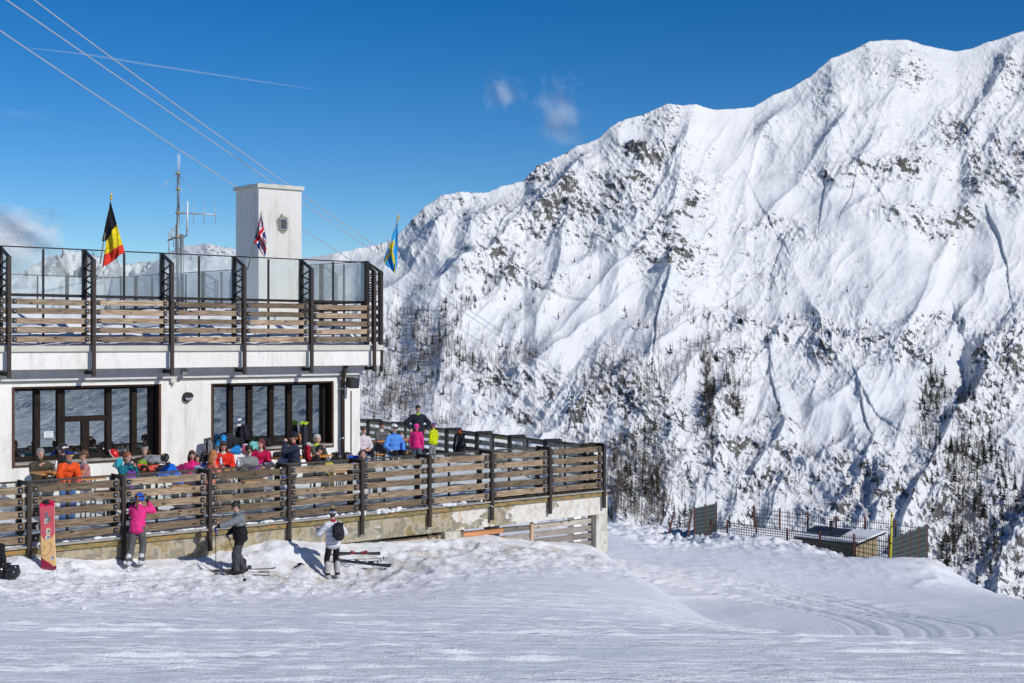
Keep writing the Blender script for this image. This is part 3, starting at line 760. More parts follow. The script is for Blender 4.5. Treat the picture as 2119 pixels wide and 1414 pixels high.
# paper notice and stickers on the panes
def flat(name, s0, s1, z0, z1, t, mat, parent, th=.004):
    g = MB(); g.box(s0, s1, t-th, t, z0, z1); return g.build(name, mat, parent)
WHITE = simple('white_paper', (.78, .78, .80), .8, .2, 0, .04)
GREYTX = simple('grey_print', (.30, .30, .32), .8, .2, 0, .04)
n_s0, n_s1 = s_at(91, GT), s_at(110, GT); nz1, nz0 = z_at(100, 892, GT), z_at(100, 905, GT)
nt_ = flat('paper_notice', n_s0, n_s1, nz0, nz1, GT-.002, WHITE, None)
nt_.location = (O_.x, O_.y, 0); nt_.rotation_euler = (0, 0, TH)
tag(nt_, 'white printed paper notice taped inside the left window', 'notice')
g = MB()
for k in range(5):
    zz = nz1-.025-k*.028; w_ = (n_s1-n_s0); g.box(n_s0+.03+.01*(k % 2), n_s1-.03-.02*(k % 3), GT-.0085, GT-.0065, zz-.008, zz)
g.build('printed_lines', GREYTX, nt_)
for px_, py_, w_, lab in ((495.5, 867.5, 7, 'small white sticker on the right window, the upper of two'), (495, 879, 7.5, 'small white sticker on the right window, the lower of two')):
    a = s_at(px_-w_/2, GT); b = s_at(px_+w_/2, GT); zc = z_at(px_, py_, GT)
    q = flat('sticker', a, b, zc-.024, zc+.024, GT-.002, WHITE, None); q.location = (O_.x, O_.y, 0); q.rotation_euler = (0, 0, TH)
    tag(q, lab, 'sticker', 'stickers on the right window')
# round bulkhead lamp
lx = s_at(386, TF); lz = z_at(386, 820.5, TF)
lampo = bthing('wall_lamp', 'round black half hooded lamp on the white wall between the windows', 'lamp')
mb = MB()
def disc(mb, s, z, t0, t1, r, n=20, mi=0, a0=0, a1=2*PI):
    pts = [(s+r*math.cos(a0+(a1-a0)*k/n), t0, z+r*math.sin(a0+(a1-a0)*k/n)) for k in range(n+(0 if a1-a0 > 6.28 else 1))]
    mb.prism(pts, (0, t1-t0, 0), mi)
disc(mb, lx, lz, TF-.10, TF, .125); mb.build('lamp_housing', BLACKST, lampo, True)
mb = MB(); disc(mb, lx, lz, TF-.125, TF-.10, .095, 16, 0, PI, 2*PI); mb.build('lamp_glass', simple('frosted_lamp_glass', (.42, .44, .46), .25, .5), lampo, True)
mb = MB(); disc(mb, lx, lz, TF-.16, TF-.10, .122, 16, 0, 0, PI); mb.box(lx-.008, lx+.008, TF-.13, TF-.125, lz-.1, lz); mb.build('lamp_hood', BLACKST, lampo, True)
# junction box and small fitting under the beam
jb = bthing('junction_box', 'small cream junction box with a lamp socket under the beam', 'box')
js = s_at(356, TF); mb = MB(); mb.box(js-.075, js+.075, TF-.1, TF, -1.06, -.955); mb.tube((js, TF-.06, -1.06), (js, TF-.06, -1.14), .03, .02, 8); mb.build('box_body', LEDGE, jb)
mb = MB(); s2_ = s_at(379, TF-.2); mb.box(s2_-.07, s2_+.07, TF-.29, TF-.2, -.86, -.72); fl_ = bthing('floodlight', 'small grey floodlight fixed to the shaded beam', 'lamp'); mb.build('housing', simple('grey_green_plastic', (.2, .22, .19), .6), fl_)
# downpipe
dps = s_at(709, TF-.12); dp = bthing('downpipe', 'dark brown rain downpipe beside the right window', 'pipe')
mb = MB(); mb.path([(dps, TF-.12, -4.3), (dps, TF-.12, -1.15), (dps-.01, TF-.2, -.9), (dps-.01, TF-.3, -.68)], .062, 10); mb.build('pipe', STEEL, dp)
for z in (-1.3, -2.7, -3.6):
    mb = MB(); mb.tube((dps, TF-.12, z), (dps, TF-.12, z-.05), .075, n=10); mb.box(dps-.02, dps+.02, TF-.06, TF, z-.04, z-.01); mb.build('clamp', ZINC, dp)

cbs = s_at(726, TF); mb = MB(); mb.tube((cbs, TF-.02, -4.1), (cbs, TF-.02, -1.4), .014, n=6); tag(mb.build('wall_cable', STEEL, None), 'thin dark cable running down the white wall under the loudspeaker', 'cable')
bpy.data.objects['wall_cable'].location = (O_.x, O_.y, 0); bpy.data.objects['wall_cable'].rotation_euler = (0, 0, TH)
# loudspeaker
sp = bthing('loudspeaker', 'small black loudspeaker on a bracket at the corner of the wall', 'loudspeaker')
ss_, sz_ = s_at(727, TF-.3), z_at(727, 791, TF-.3)
mb = MB(); q0 = [(ss_-.13, TF-.22, sz_-.13), (ss_+.11, TF-.22, sz_-.13), (ss_+.11, TF-.22, sz_+.15), (ss_-.13, TF-.22, sz_+.15)]
q1 = [(ss_-.15, TF-.46, sz_-.16), (ss_+.15, TF-.46, sz_-.16), (ss_+.15, TF-.46, sz_+.12), (ss_-.15, TF-.46, sz_+.12)]
mb.add(q0+q1, [(0,1,2,3),(4,7,6,5),(0,4,5,1),(1,5,6,2),(2,6,7,3),(3,7,4,0)]); mb.build('cabinet', simple('matt_black_plastic', (.02, .02, .022), .5, .4), sp, True)
mb = MB(); mb.box(ss_-.12, ss_+.12, TF-.475, TF-.462, sz_-.135, sz_+.095); mb.build('grille', simple('dark_grille', (.04, .04, .045), .8), sp)
mb = MB(); mb.bar((ss_-.05, TF-.22, sz_), (ss_-.05, TF, sz_+.02), .04, .03); mb.bar((ss_-.05, TF-.02, sz_-.08), (ss_-.05, TF-.02, sz_+.1), .06, .03); mb.build('bracket', BLACKST, sp)

# chimney tower on the roof
YT = 41.0; c0 = Vector(((535-CX)*YT/F, YT, 0)); dR = Vector((.784, 1, 0)); dR = Vector((1, .80, 0)).normalized(); dL = Vector((-dR.y, dR.x, 0))
tw = thing('chimney_tower', 'tall square white stucco chimney tower with a flat cap on the roof terrace', 'tower', c0, math.atan2(dR.y, dR.x))
wT, dT = 1.42, 1.38; zt_ = 319/F*YT
mb = MB(); mb.box(0, wT, 0, dT, -.15, zt_); mb.build('shaft', STUCCO, tw)
mb = MB(); mb.box(-.06, wT+.06, -.06, dT+.06, zt_+.002, zt_+.115); mb.build('cap', LEDGE, tw)
vx = .80; vz = zt_-1.02
mb = MB(); n = 26; rr0 = random.Random(4)
poly = [(vx+(.20+.05*rr0.uniform(-1, 1))*math.cos(2*PI*k/n)*1.0-.0, 0, vz+(.27+.05*rr0.uniform(-1, 1))*math.sin(2*PI*k/n)) for k in range(n)]
mb.prism(poly, (0, -.004, 0)); mb.build('mortar_patch', simple('grey_mortar', (.30, .28, .20), .9, .1, 0, .25, 14, .01), tw, True)
mb = MB()
mb.box(vx-.13, vx+.13, -.03, -.005, vz-.17, vz-.14); mb.box(vx-.13, vx+.13, -.03, -.005, vz+.14, vz+.17); mb.box(vx-.13, vx-.10, -.03, -.005, vz-.14, vz+.14); mb.box(vx+.10, vx+.13, -.03, -.005, vz-.14, vz+.14)
for k in range(5): z = vz-.115+k*.058; mb.bar((vx-.1, -.018, z), (vx+.1, -.018, z), .022, .012, up=(0, -.6, .8))
vg = mb.build('vent_grille', simple('grey_vent_metal', (.30, .32, .33), .5), tw)
mb = MB(); mb.box(vx-.1, vx+.1, -.008, -.005, vz-.14, vz+.14); mb.build('vent_shade_plate', DARKIN, vg)  # near-black plate on the shaft, painted as the shade behind the slats

# ---------------------------------------------------------------- railings
def plank_mb(L, h, th=.045, seed=0, bolts=True):
    m = MB(); rr = random.Random(seed)
    n = 14; rows = []
    prof = []
    for k in range(n+1):
        x = L*k/n; a = rr.uniform(-.004, .004); b = rr.uniform(-.005, .005)
        rows.append([(x, 0, -h/2+a), (x, th, -h/2+a), (x, th, h/2+b), (x, 0, h/2+b)])
    m.grid(rows, closed=True, smooth=False)
    b0 = 0; m.f.append((3, 2, 1, 0)); m.m.append(0); m.sm.append(False)
    e = n*4; m.f.append((e, e+1, e+2, e+3)); m.m.append(0); m.sm.append(False)
    if bolts:
        for x in (.14, L-.14):
            m.box(x-.05, x+.05, -.012, -.001, -.052, .052, 1)
            m.path([(x, -.012, 0), (x, -.036, 0)], [.026, .022], 8, 2)
    return m
def railing(rt, n, sp, prm, seed):
    """posts at s = 0, sp, ... n*sp.  t<0 is outside"""
    rr = random.Random(seed)
    pm = MB(); pw = .085
    pm.box(-pw/2, pw/2, -.10, -.03, prm['pz0'], prm['pz1'])
    fp = pm.mesh('post', STEEL)
    lat = prm['lattice']; tb = .46
    bm_ = MB()
    bm_.box(-.05, .05, tb-.05, tb+.06, prm['bz0'], prm['bz1'])
    if lat:
        bm_.box(-.04, .04, -.02, .03, prm['bz0'], prm['pz1']-.02)
        z = prm['lz0']; k = 0; step = (prm['pz1']-.05-prm['lz0'])/6
        while k < 6:
            a, b = ((.02, tb-.04) if k % 2 == 0 else (tb-.04, .02))
            bm_.bar((0, a, z+.01), (0, b, z+step-.01), .03, .035, up=(1, 0, 0)); z += step; k += 1
        bm_.bar((0, -.05, prm['pz1']-.02), (0, tb+.03, prm['bz1']), .07, .05, up=(1, 0, 0))
    else:
        bm_.bar((0, -.06, prm['pz1']-.02), (0, tb+.05, prm['bz1']-.01), .09, .035, up=(1, 0, 0))
        bm_.bar((0, .0, prm['bz0']+.55), (0, tb-.02, prm['bz0']+.2), .06, .04, up=(1, 0, 0))
    bp = bm_.mesh('bracket_post', BLACKST)
    if prm.get('foot'):
        ft = MB(); ft.bar((0, -.02, prm['pz0']+.10), (0, .62, prm['pz0']+.10), .09, .10, up=(1, 0, 0)); fm_ = ft.mesh('support_arm', BLACKST)
    meshes = {}
    for k in range(n+1):
        for nm, me in (('post', fp), ('bracket_post', bp)) + ((('support_arm', fm_),) if prm.get('foot') else ()):
            o = bpy.data.objects.new(nm, me); COL.objects.link(o); o.parent = rt; o.location = (k*sp, 0, 0)
    for k in range(n):
        for r, zc in enumerate(prm['rows']):
            key = (k*5+r) % 9
            if key not in meshes: meshes[key] = plank_mb(sp-.03, prm['h'], seed=key+seed).mesh('plank', [prm['wood'], BLACKST, ZINC])
            o = bpy.data.objects.new('plank', meshes[key]); COL.objects.link(o); o.parent = rt
            o.location = (k*sp+.015, rr.uniform(-.004, .006), zc+rr.uniform(-.008, .008)); o.rotation_euler = (0, rr.uniform(-.007, .007), rr.uniform(-.003, .003))
        g = MB(); g.box(k*sp+.055, (k+1)*sp-.055, tb-.004, tb+.004, prm['gz0'], prm['gz1']-.02); g.build('glass_panel', prm['glass'], rt)
        g = MB(); g.box((k+.5)*sp-.02, (k+.5)*sp+.02, tb-.03, tb+.025, prm['mz0'], prm['gz1']-.02); g.build('mullion', BLACKST, rt)
    g = MB(); w_ = prm.get('railw', .05)
    g.box(-.05, n*sp+.05, tb-.03, tb+.03, prm['gz1'], prm['gz1']+w_)
    g.build('top_rail', prm.get('railmat', BLACKST), rt)
    if lat: g = MB(); g.box(0, n*sp, tb-.05, tb-.032, prm['lz0']-.02, prm['lz0']+.05); g.build('lower_rail', BLACKST, rt)
UP = dict(pz0=-.86, pz1=2.0, bz0=-.08, bz1=2.25, lattice=True, lz0=1.10, rows=(.95, .725, .5, .275, .05), h=.135, wood=WOOD_UP, gz0=1.15, gz1=2.25, mz0=-.06, glass=SCREEN, foot=True, railw=.028)
DK = dict(pz0=-4.74, pz1=-2.93, bz0=-4.3, bz1=-2.93, lattice=False, lz0=0, rows=(-3.06, -3.315, -3.57, -3.83, -4.085), h=.155, wood=WOOD_DK, gz0=-4.15, gz1=-2.965, mz0=-4.2, glass=DECKGLASS, railw=.04, railmat=simple('worn_dark_top_rail', (.075, .062, .052), .6, .4, 0, .3, 9))
# upper front: right-hand post seen at px 772
s_r = s_at(772, TU); nU = 8
ur = thing('terrace_railing', 'upper roof terrace railing of brown planks, lattice posts and glass wind screens along the front', 'railing', loc2w(s_r-nU*2.1, TU), TH)
railing(ur, nU, 2.1, UP, 11)
# upper side railing, running back from the right corner
p_c = loc2w(s_r+.30, TU+.1); dS = Vector((-.705, .709, 0)).normalized(); aS = math.atan2(dS.y, dS.x)
usr = thing('terrace_railing', 'roof terrace side railing with frosted panels running back behind the tower', 'railing', p_c, aS)
UP2 = dict(UP); UP2.update(glass=SCREEN_SIDE, foot=False)
railing(usr, 7, 2.1, UP2, 12)
pB = Vector(p_c)+dS*(7*2.1); dB = Vector((-UC, -US, 0))
ubr = thing('terrace_railing', 'far roof terrace railing with wind screens at the back of the terrace', 'railing', pB, math.atan2(dB.y, dB.x))
railing(ubr, 7, 2.1, UP2, 13)

# ---------------------------------------------------------------- deck
dk = bthing('sun_deck', 'raised concrete sun deck with a stained peeling front wall', 'deck')
c_w = loc2w(S_C, 0); dD = (P(745, 860, 55.1)-P(1250, 915, 40.6)); dD.z = 0; dD.normalize(); aD = math.atan2(dD.y, dD.x)
e_w = Vector(c_w)+dD*21.0
ce = w2loc(e_w.x, e_w.y); SLF = s_at(-420, 0)
def poly_slab(mb, off, z0, z1, mi=0, offs=None):
    # outward offset off on the front and the side
    a = (SLF, -off); b = (S_C+off*1.05, -off); c = (ce[0]+off, ce[1]); d = (SLF, ce[1])
    mb.prism([(p[0], p[1], z0) for p in (a, b, c, d)], (0, 0, z1-z0), mi)
mb = MB(); poly_slab(mb, -.12, -4.92+.3, -4.275); mb.build('deck_slab', simple('bare_concrete', (.30, .285, .25), .9, .1, 0, .15, 3), dk, True)
# front wall: a thick band whose underside is open at the right, solid at the left
sv = s_at(668, 0)
mb = MB(); mb.box(SLF, sv, .03, .45, -6.6, -4.40); mb.build('retaining_wall', STAIN, dk)
mb = MB(); mb.box(sv+.002, S_C+.12, .032, .40, -4.92, -4.402); mb.build('edge_beam', STAIN, dk)
mb = MB(); mb.box(SLF, S_C+.16, -.02, .028, -4.40, -4.277); mb.box(SLF, S_C+.14, .03, .5, -4.398, -4.278); mb.build('rusty_band', RUSTY, dk)
mb = MB(); mb.box(SLF, S_C+.24, -.075, .5, -4.275, -4.235); mb.build('edge_flashing', FLASH, dk)
# side beam, running back
a_ = (S_C+.12, .42); sideL = Vector((ce[0]-a_[0], ce[1]-a_[1], 0)); sdn = sideL.normalized(); sdo = Vector((sdn.y, -sdn.x, 0))
mb = MB(); q = [Vector((a_[0], a_[1], -4.92)), Vector((a_[0], a_[1], -4.92))+sideL, Vector((a_[0], a_[1], -4.92))+sideL-sdo*.3, Vector((a_[0], a_[1], -4.92))-sdo*.3]
mb.prism(q, (0, 0, .62)); mb.build('side_beam', STAIN, dk, True)
# pillars
def mat_pillar():
    m = NM('weathered_pillar_plaster', .9, .1); v = m.coord('Object'); n = m.noise(v, 2.6, 6, .7); st = m.noise(m.coord('Object', (5, 5, .9)), 1.4, 5, .7)
    c = m.ramp(n, [(.32, (.24, .22, .17)), (.42, (.50, .47, .39)), (.55, (.64, .61, .53)), (.75, (.70, .67, .59))])
    c = m.mix(m.math('MULTIPLY', m.ramp(st, [(.5, 0), (.66, 1)]), .6), c, (.26, .23, .17)); m.color(c); m.bump(m.noise(v, 14, 5, .7), .03, .8); return m.m
PILLAR = mat_pillar()
for nm, px0, px1, tt_, zz, mt in (('pillar', 1234, 1257, .05, -7.2, PILLAR), ('pillar', 921, 953, .06, -6.4, PILLAR)):
    a = s_at(px0, tt_); b = s_at(px1, tt_); mb = MB(); mb.box(a, b, tt_, tt_+.35, zz, -4.923 if px0 < 1200 else -4.42); mb.build(nm, mt, dk)
for k, (px_, tt_) in enumerate(((1025, 2.6), (1195, 5.2), (820, 3.0))):
    a = s_at(px_, tt_); mb = MB(); mb.box(a-.16, a+.16, tt_, tt_+.32, -7.5, -4.63); mb.build('pillar', PLASTER, dk)
mb = MB(); mb.box(SLF, s_at(955, 4), 4.4, 4.6, -7.5, -4.63); mb.build('void_backing', simple('dark_void_backing', (.10, .09, .08), .9), dk)  # back wall added, dark coloured, so the void under the deck reads dark
# snow and floor on the deck (polygonal sheet clipped to the deck outline)
def floor_z(a, b): return -4.16+.05*np.clip(b, 0, 5)
ss = np.arange(SLF, S_C+.2, .09); tt = np.arange(-.02, 19, .09); a, b = np.meshgrid(ss, tt)
lim = a_[0]+(b-a_[1])*(sideL.x/sideL.y)+.02
e = np.clip(np.minimum(b+.02, (lim-a))*2.2, 0, 1)
frnt = np.exp(-((b-.25)/.22)**2)
z = floor_z(a, b)-.10+.10*e+e*np.clip(fbm(a/1.1, b/.9, 4, 401)+.1, -.05, 1)*.16+.02*fbm(a/.2, b/.2, 3, 402)+frnt*np.clip(fbm(a/.45, b/.3, 3, 403), -.3, 1)*.12
inside = a < lim
z = np.where((a > S_C-5) & (b < 1.0), z-.05*sstep(1.0, 0, b), z)
keep = inside[:-1, :-1]
keep &= ~((b[:-1, :-1] > TF+.1) & (a[:-1, :-1] < S_END-.2))
fl = np_mesh('settled_snow', np.stack([a, b, z], -1).reshape(-1, 3), len(ss), len(tt), SNOW2, keep=keep); fl.parent = dk
def deck_z(s, t): return float(floor_z(s, t))+.02
# snow lumps on the deck edge
rr_ = random.Random(9)
mb = MB()
for k in range(150):
    s = rr_.uniform(s_at(640, 0), s_at(1010, 0)); r = rr_.uniform(.02, .11)
    if pnoise(np.array([s*.8]), np.array([.3]), 5)[0] < -.12: continue
    mb.ell((s, rr_.uniform(.0, .1), -4.235+r*.0+rr_.uniform(-.02, .03)), (r*rr_.uniform(.8, 2.2), r*.7, r*rr_.uniform(.3, .75)), 9, 6, rot=Matrix.Rotation(rr_.uniform(0, 3), 3, 'Z'))
for k in range(24):
    s = rr_.uniform(s_at(20, 0), s_at(640, 0)); r = rr_.uniform(.04, .09)
    mb.ell((s, rr_.uniform(.05, .15), -4.235+r*.2), (r*1.8, r, r*.5), 8, 5, rot=Matrix.Rotation(rr_.uniform(0, 3), 3, 'Z'))
mb.build('snow_crust', SNOW2, dk)['kind'] = 'stuff'
mb = MB()
for k in range(260):
    s = rr_.uniform(s_at(1000, 0), S_C-.1); r = rr_.uniform(.03, .07); mb.ell((s, rr_.uniform(.0, .25), -4.225+r*.2), (r*1.6, r, r*.6), 6, 4, rot=Matrix.Rotation(rr_.uniform(0, 3), 3, 'Z'))
mb.build('dark_grit', simple('dark_moss_grit', (.045, .04, .03), .9, .1, 0, .4, 20), dk)['kind'] = 'stuff'
# deck railings
nD = 11
dr = thing('deck_railing', 'long front deck railing of grey planks bolted between dark steel posts', 'railing', loc2w(S_C-nD*2.1, 0), TH)
railing(dr, nD, 2.1, DK, 21)
dsr = thing('deck_railing', 'far side deck railing running back behind the seated group', 'railing', Vector(c_w)+dD*.25, aD)
railing(dsr, 9, 2.1, DK, 22)
# white rope loop on a deck post
mb = MB(); sp_ = s_at(1012, 0); zc = z_at(1012, 1046, 0); mb.path([(sp_+.06*math.cos(a), -.06+.07*math.sin(a), zc+.025*math.sin(a*2+.5)) for a in np.linspace(0, 2*PI, 18)], .008, 6, caps=False)
ro = mb.build('rope', WHITE, None); ro.location = (O_.x, O_.y, 0); ro.rotation_euler = (0, 0, TH); tag(ro, 'white rope tied round a deck post', 'rope')
# timber barriers under the deck
def boards(label, t, posts, rows, mat, pm, seed, zlow=-7.0, pw=.10):
    """rows: (px0, py0, px1, py1, height px)"""
    th_ = bthing('timber_barrier', label, 'barrier', 'timber barriers under the deck')
    for (px, pyt, pyb) in posts:
        s = s_at(px, t); g = MB(); g.box(s-pw/2, s+pw/2, t-.055, t-.002, z_at(px, pyb, t), z_at(px, pyt, t)); g.build('upright', pm, th_)
    for (a, ya, b, yb, h) in rows:
        g = MB(); s0 = s_at(a, t); s1 = s_at(b, t); z0 = z_at(a, ya, t); z1 = z_at(b, yb, t); hh = h*38/F/2
        vs = [(s0, t, z0-hh), (s0, t+.04, z0-hh), (s0, t+.04, z0+hh), (s0, t, z0+hh), (s1, t, z1-hh), (s1, t+.04, z1-hh), (s1, t+.04, z1+hh), (s1, t, z1+hh)]
        g.add(vs, [(0,1,2,3),(4,7,6,5),(0,4,5,1),(1,5,6,2),(2,6,7,3),(3,7,4,0)]); g.build('board', mat, th_, True)
boards('pale new timber barrier under the middle of the deck', .25, ((762, 1119, 1150), (888, 1104, 1150), (907, 1104, 1120)), ((700, 1132, 760, 1125, 8), (764, 1128, 886, 1115, 12), (780, 1143, 886, 1133, 7), (891, 1113, 920, 1110, 10)), WOOD_PALE, WOOD_PALE, 1)
boards('orange timber barrier right of the white pillar under the deck', .22, ((954.5, 1096, 1160), (1099, 1080, 1150)), ((957, 1105.5, 1042, 1096.5, 11), (957, 1122.5, 1045, 1113.5, 11), (975, 1137, 1050, 1129, 8)), WOOD_OR, WOOD_PALE, 2)
boards('silver grey slatted barrier beside the corner pillar', .22, ((1235.5, 1062, 1190), ), ((1042.5, 1096, 1097, 1091, 11), (1045.5, 1113, 1097, 1107.5, 11), (1051, 1130, 1097, 1124.5, 9), (1102, 1090, 1233, 1075, 12), (1102, 1106, 1233, 1091, 12), (1102, 1121, 1233, 1106.5, 12), (1110, 1136, 1233, 1122, 12), (1150, 1147, 1233, 1137, 11), (1200, 1155, 1233, 1152, 9)), WOOD_GR, WOOD_GR, 3)
# ---------------------------------------------------------------- right-hand fences, hut, pole
def at(px, py, Y): return P(px, py, Y)
def fence_row(name, label, posts, Ys, bars, group, solid=False, nbar=16, rails=6, buried=.5, lean=None, postw=.075, wire=.017):
    """posts: (px, pytop, pybottom)"""
    base = P(posts[0][0], posts[0][2], Ys[0]); root = thing(name, label, 'fence', base, 0, group)
    tops = []; bots = []
    for (px, a, b), Y in zip(posts, Ys):
        t = P(px, a, Y); q = P(px, b, Y)
        if lean and px in lean: q.x += lean[px]
        tops.append(t); bots.append(q)
        m = MB(); d = (t-q).normalized(); m.bar(q-base-d*buried, t-base, postw, postw, up=(0, 1, 0)); m.build('post', REDPOST, root)
    for k in range(len(posts)-1):
        if bars and not bars[k]: continue
        t0, t1, b0, b1 = tops[k]-base, tops[k+1]-base, bots[k]-base, bots[k+1]-base
        off = Vector((0, -.05, 0)); d = Vector((0, 0, .06))
        m = MB()
        L = (t1-t0).length; n = max(6, int(L/.115))
        if solid:
            m.add([t0-d, t1-d, b1-d*2, b0-d*2, t0-d+off*.5, t1-d+off*.5, b1-d*2+off*.5, b0-d*2+off*.5], [(0,1,2,3),(7,6,5,4),(0,4,5,1),(1,5,6,2),(2,6,7,3),(3,7,4,0)], 0)
            for r in range(7):
                f = (r+.5)/7; m.bar((b0*(1-f)+t0*f)+off, (b1*(1-f)+t1*f)+off, .009, .009, mi=1)
            m.build('screen_panel', [simple('dark_green_screen_mesh', (.045, .06, .06), .8, .2, 0, .2, 3), simple('pale_wire', (.22, .24, .24), .5)], root)
        else:
            for j in range(n+1):
                f = j/n; m.bar((b0*(1-f)+b1*f)-Vector((0, 0, .35)), t0*(1-f)+t1*f-d, wire, wire)
            for r in range(rails):
                f = (r+.4)/rails; m.bar(b0*(1-f)+t0*f-d, b1*(1-f)+t1*f-d, wire*1.4, wire*1.4)
            m.build('wire_panel', GREENWIRE, root)
    return root
G_ = 'fences round the hut'
fence_row('wire_fence', 'low wire mesh fence with red brown posts along the near side of the hut', [(1475,1074,1098),(1505,1075,1105),(1565,1083,1114),(1629,1092,1120),(1697,1098,1134),(1767,1104,1157),(1840,1110,1177)], (61.5,62,61,60,58.5,57,55), None, G_, lean={1475: -.12})
fence_row('wire_fence', 'taller wire mesh fence standing behind the hut', [(1561,1046,1095),(1613.5,1051,1100),(1671.6,1057,1112),(1730,1067,1135),(1790,1068,1148),(1853,1075,1150),(1915,1086,1150)], (70,69.5,69,68,67,66,65), None, G_, postw=.085)
fence_row('wire_fence', 'leaning buckled mesh panel between an orange rusty post and a leaning post', [(1393,1066,1106),(1431,1058,1103)], (61,60.5), None, G_, lean={1393: -.21, 1431: -.14})
fence_row('screened_fence', 'tall dark screened fence panel at the left end of the enclosure', [(1437,1048,1102),(1460,1043,1099),(1482,1038,1094)], (60.5,61.2,62), None, G_, solid=True)
fence_row('screened_fence', 'dark green screened fence beside the yellow pole', [(1841,1112,1176),(1864.5,1103,1170),(1882.5,1096,1167),(1901,1089,1164),(1918,1084,1158)], (55.0,55.9,56.7,57.5,58.3), None, G_, solid=True)
yp = at(1841, 1178, 54.6); root = thing('marker_pole', 'tall yellow marker pole with dark bands at the fence corner', 'pole', yp)
tp = at(1846, 1059, 54.6)-yp
mb = MB(); mb.tube(Vector((0,0,-.5)), tp, .048, .035, 10); mb.build('pole', simple('yellow_plastic', (.66, .56, .03), .45, .4, 0, .1), root)
for f in (.45, .74, .93):
    mb = MB(); mb.tube(tp*f, tp*(f+.018), .052, n=10); mb.build('band', BLACKST, root)
# hut
hb = P(1771, 1150, 61.5); zr = -(1113-CY)*61.5/F-.26
hut = thing('stone_hut', 'half buried hut with a snow covered roof and dark roof panels inside the fence', 'hut', (hb.x, hb.y, -10.5))
A = Vector((0, 0, 0)); B = P(1660, 1102, 63.2)-Vector((hb.x, hb.y, 0)); B.z = 0; C = P(1815, 1100, 62.6)-Vector((hb.x, hb.y, 0)); C.z = 0
Dv = B+C; zt0 = zr+10.5
def wallq(a, b, z0, z1a, z1b, th=.15):
    m = MB(); n = Vector((-(b-a).y, (b-a).x, 0)).normalized()*th
    v = [Vector((a.x, a.y, z0)), Vector((b.x, b.y, z0)), Vector((b.x, b.y, z1b)), Vector((a.x, a.y, z1a))]
    m.prism(v, n); return m
wallq(B, A, -1, zt0+.02, zt0-.06).build('stone_wall', simple('grey_brown_stone', (.17, .145, .115), .9, .1, 0, .4, 5, .03, 9), hut, True)
pm = MB(); nn_ = 9
for k in range(nn_):
    a = A+(C-A)*(k/nn_); b = A+(C-A)*((k+.93)/nn_); n = Vector(((C-A).y, -(C-A).x, 0)).normalized()*.02*(k % 2+1)
    pm.prism([Vector((a.x, a.y, -1)), Vector((b.x, b.y, -1)), Vector((b.x, b.y, zt0-.08+.33*k/nn_)), Vector((a.x, a.y, zt0-.08+.33*k/nn_))], n)
pm.build('plank_wall', simple('sunlit_hut_planks', (.42, .33, .20), .85, .1, 0, .3, 6), hut, True)
wallq(C, Dv, -1, zt0+.2, zt0+.2).build('stone_wall', bpy.data.materials['grey_brown_stone'], hut, True)
e1 = (A-B).normalized()*.25; e2 = (A-C).normalized()*.25; up = Vector((0, 0, 1))
rf = [A+e1+e2+up*(zt0), B-e1+e2+up*(zt0+.0), Dv-e1-e2+up*(zt0+.20), C+e1-e2+up*(zt0+.30)]
mb = MB(); mb.prism(rf, (0, 0, .07)); roof = mb.build('roof', BLACKST, hut, True)
mb = MB(); ins = [p*.985+(A+Dv)*.0075+up*.075 for p in rf]; mb.prism(ins, (0, 0, .09)); mb.build('roof_snow', SNOW2, roof, True)
ct = (B*.62+C*.42)
for k, (o1, o2) in enumerate(((.05, .15), (.4, .25))):
    p = A+(B-A)*(o1+.25)+(C-A)*o2+up*(zt0+.30); q = p+(B-A)*.38; r_ = q+(C-A)*.45+up*.16; s4 = p+(C-A)*.45+up*.16
    mb = MB(); mb.prism([p, q, r_, s4], (0, 0, .03)); mb.build('roof_panel', simple('dark_roof_panel', (.035, .036, .042), .4, .4), roof, True)
mb = MB(); mb.tube(ct+up*(zt0+.2), ct+up*(zt0+.75), .07, n=8); mb.ell(ct+up*(zt0+.78), (.1, .1, .05)); mb.build('chimney', BLACKST, roof)
# ---------------------------------------------------------------- cables
def cable(label, pts, Ys, r):
    xs_ = [p[0] for p in pts]; x0, x1 = xs_[0], xs_[-1]; out = []
    w0, w1 = 1/Ys[0], 1/Ys[1]
    import numpy as _n
    t = _n.linspace(0, 1, 90); px = x0+(x1-x0)*t
    cf = _n.polyfit(xs_, [p[1] for p in pts], 3); py = _n.polyval(cf, px)
    out = [P(a, b, 1/(w0+(w1-w0)*(a-x0)/(x1-x0))) for a, b in zip(px, py)]
    mb = MB(); mb.path(out, r, 6); o = mb.build('cable', simple('pale_steel_cable', (.62, .63, .66), .4, .5, .3, .05), None)
    tag(o, label, 'cable', 'cables running down into the valley'); return o
cable('uppermost pale cable crossing the sky and passing behind the chimney tower', [(-60,-98),(75,0),(300,166),(595,385),(680,443),(853,559),(1160,764),(1500,992),(1750,1152)], (34, 900), .017)
cable('middle pale cable just below the uppermost one', [(-60,-52),(15,0),(300,197),(575,387),(680,455),(840,563),(1150,772),(1480,998),(1700,1140)], (34, 900), .017)
cable('lowest pale cable reaching the left edge of the tower', [(-60,22),(0,62),(250,229),(487,387),(700,520),(795,582),(910,652),(1090,765),(1400,962),(1640,1110)], (34, 900), .017)
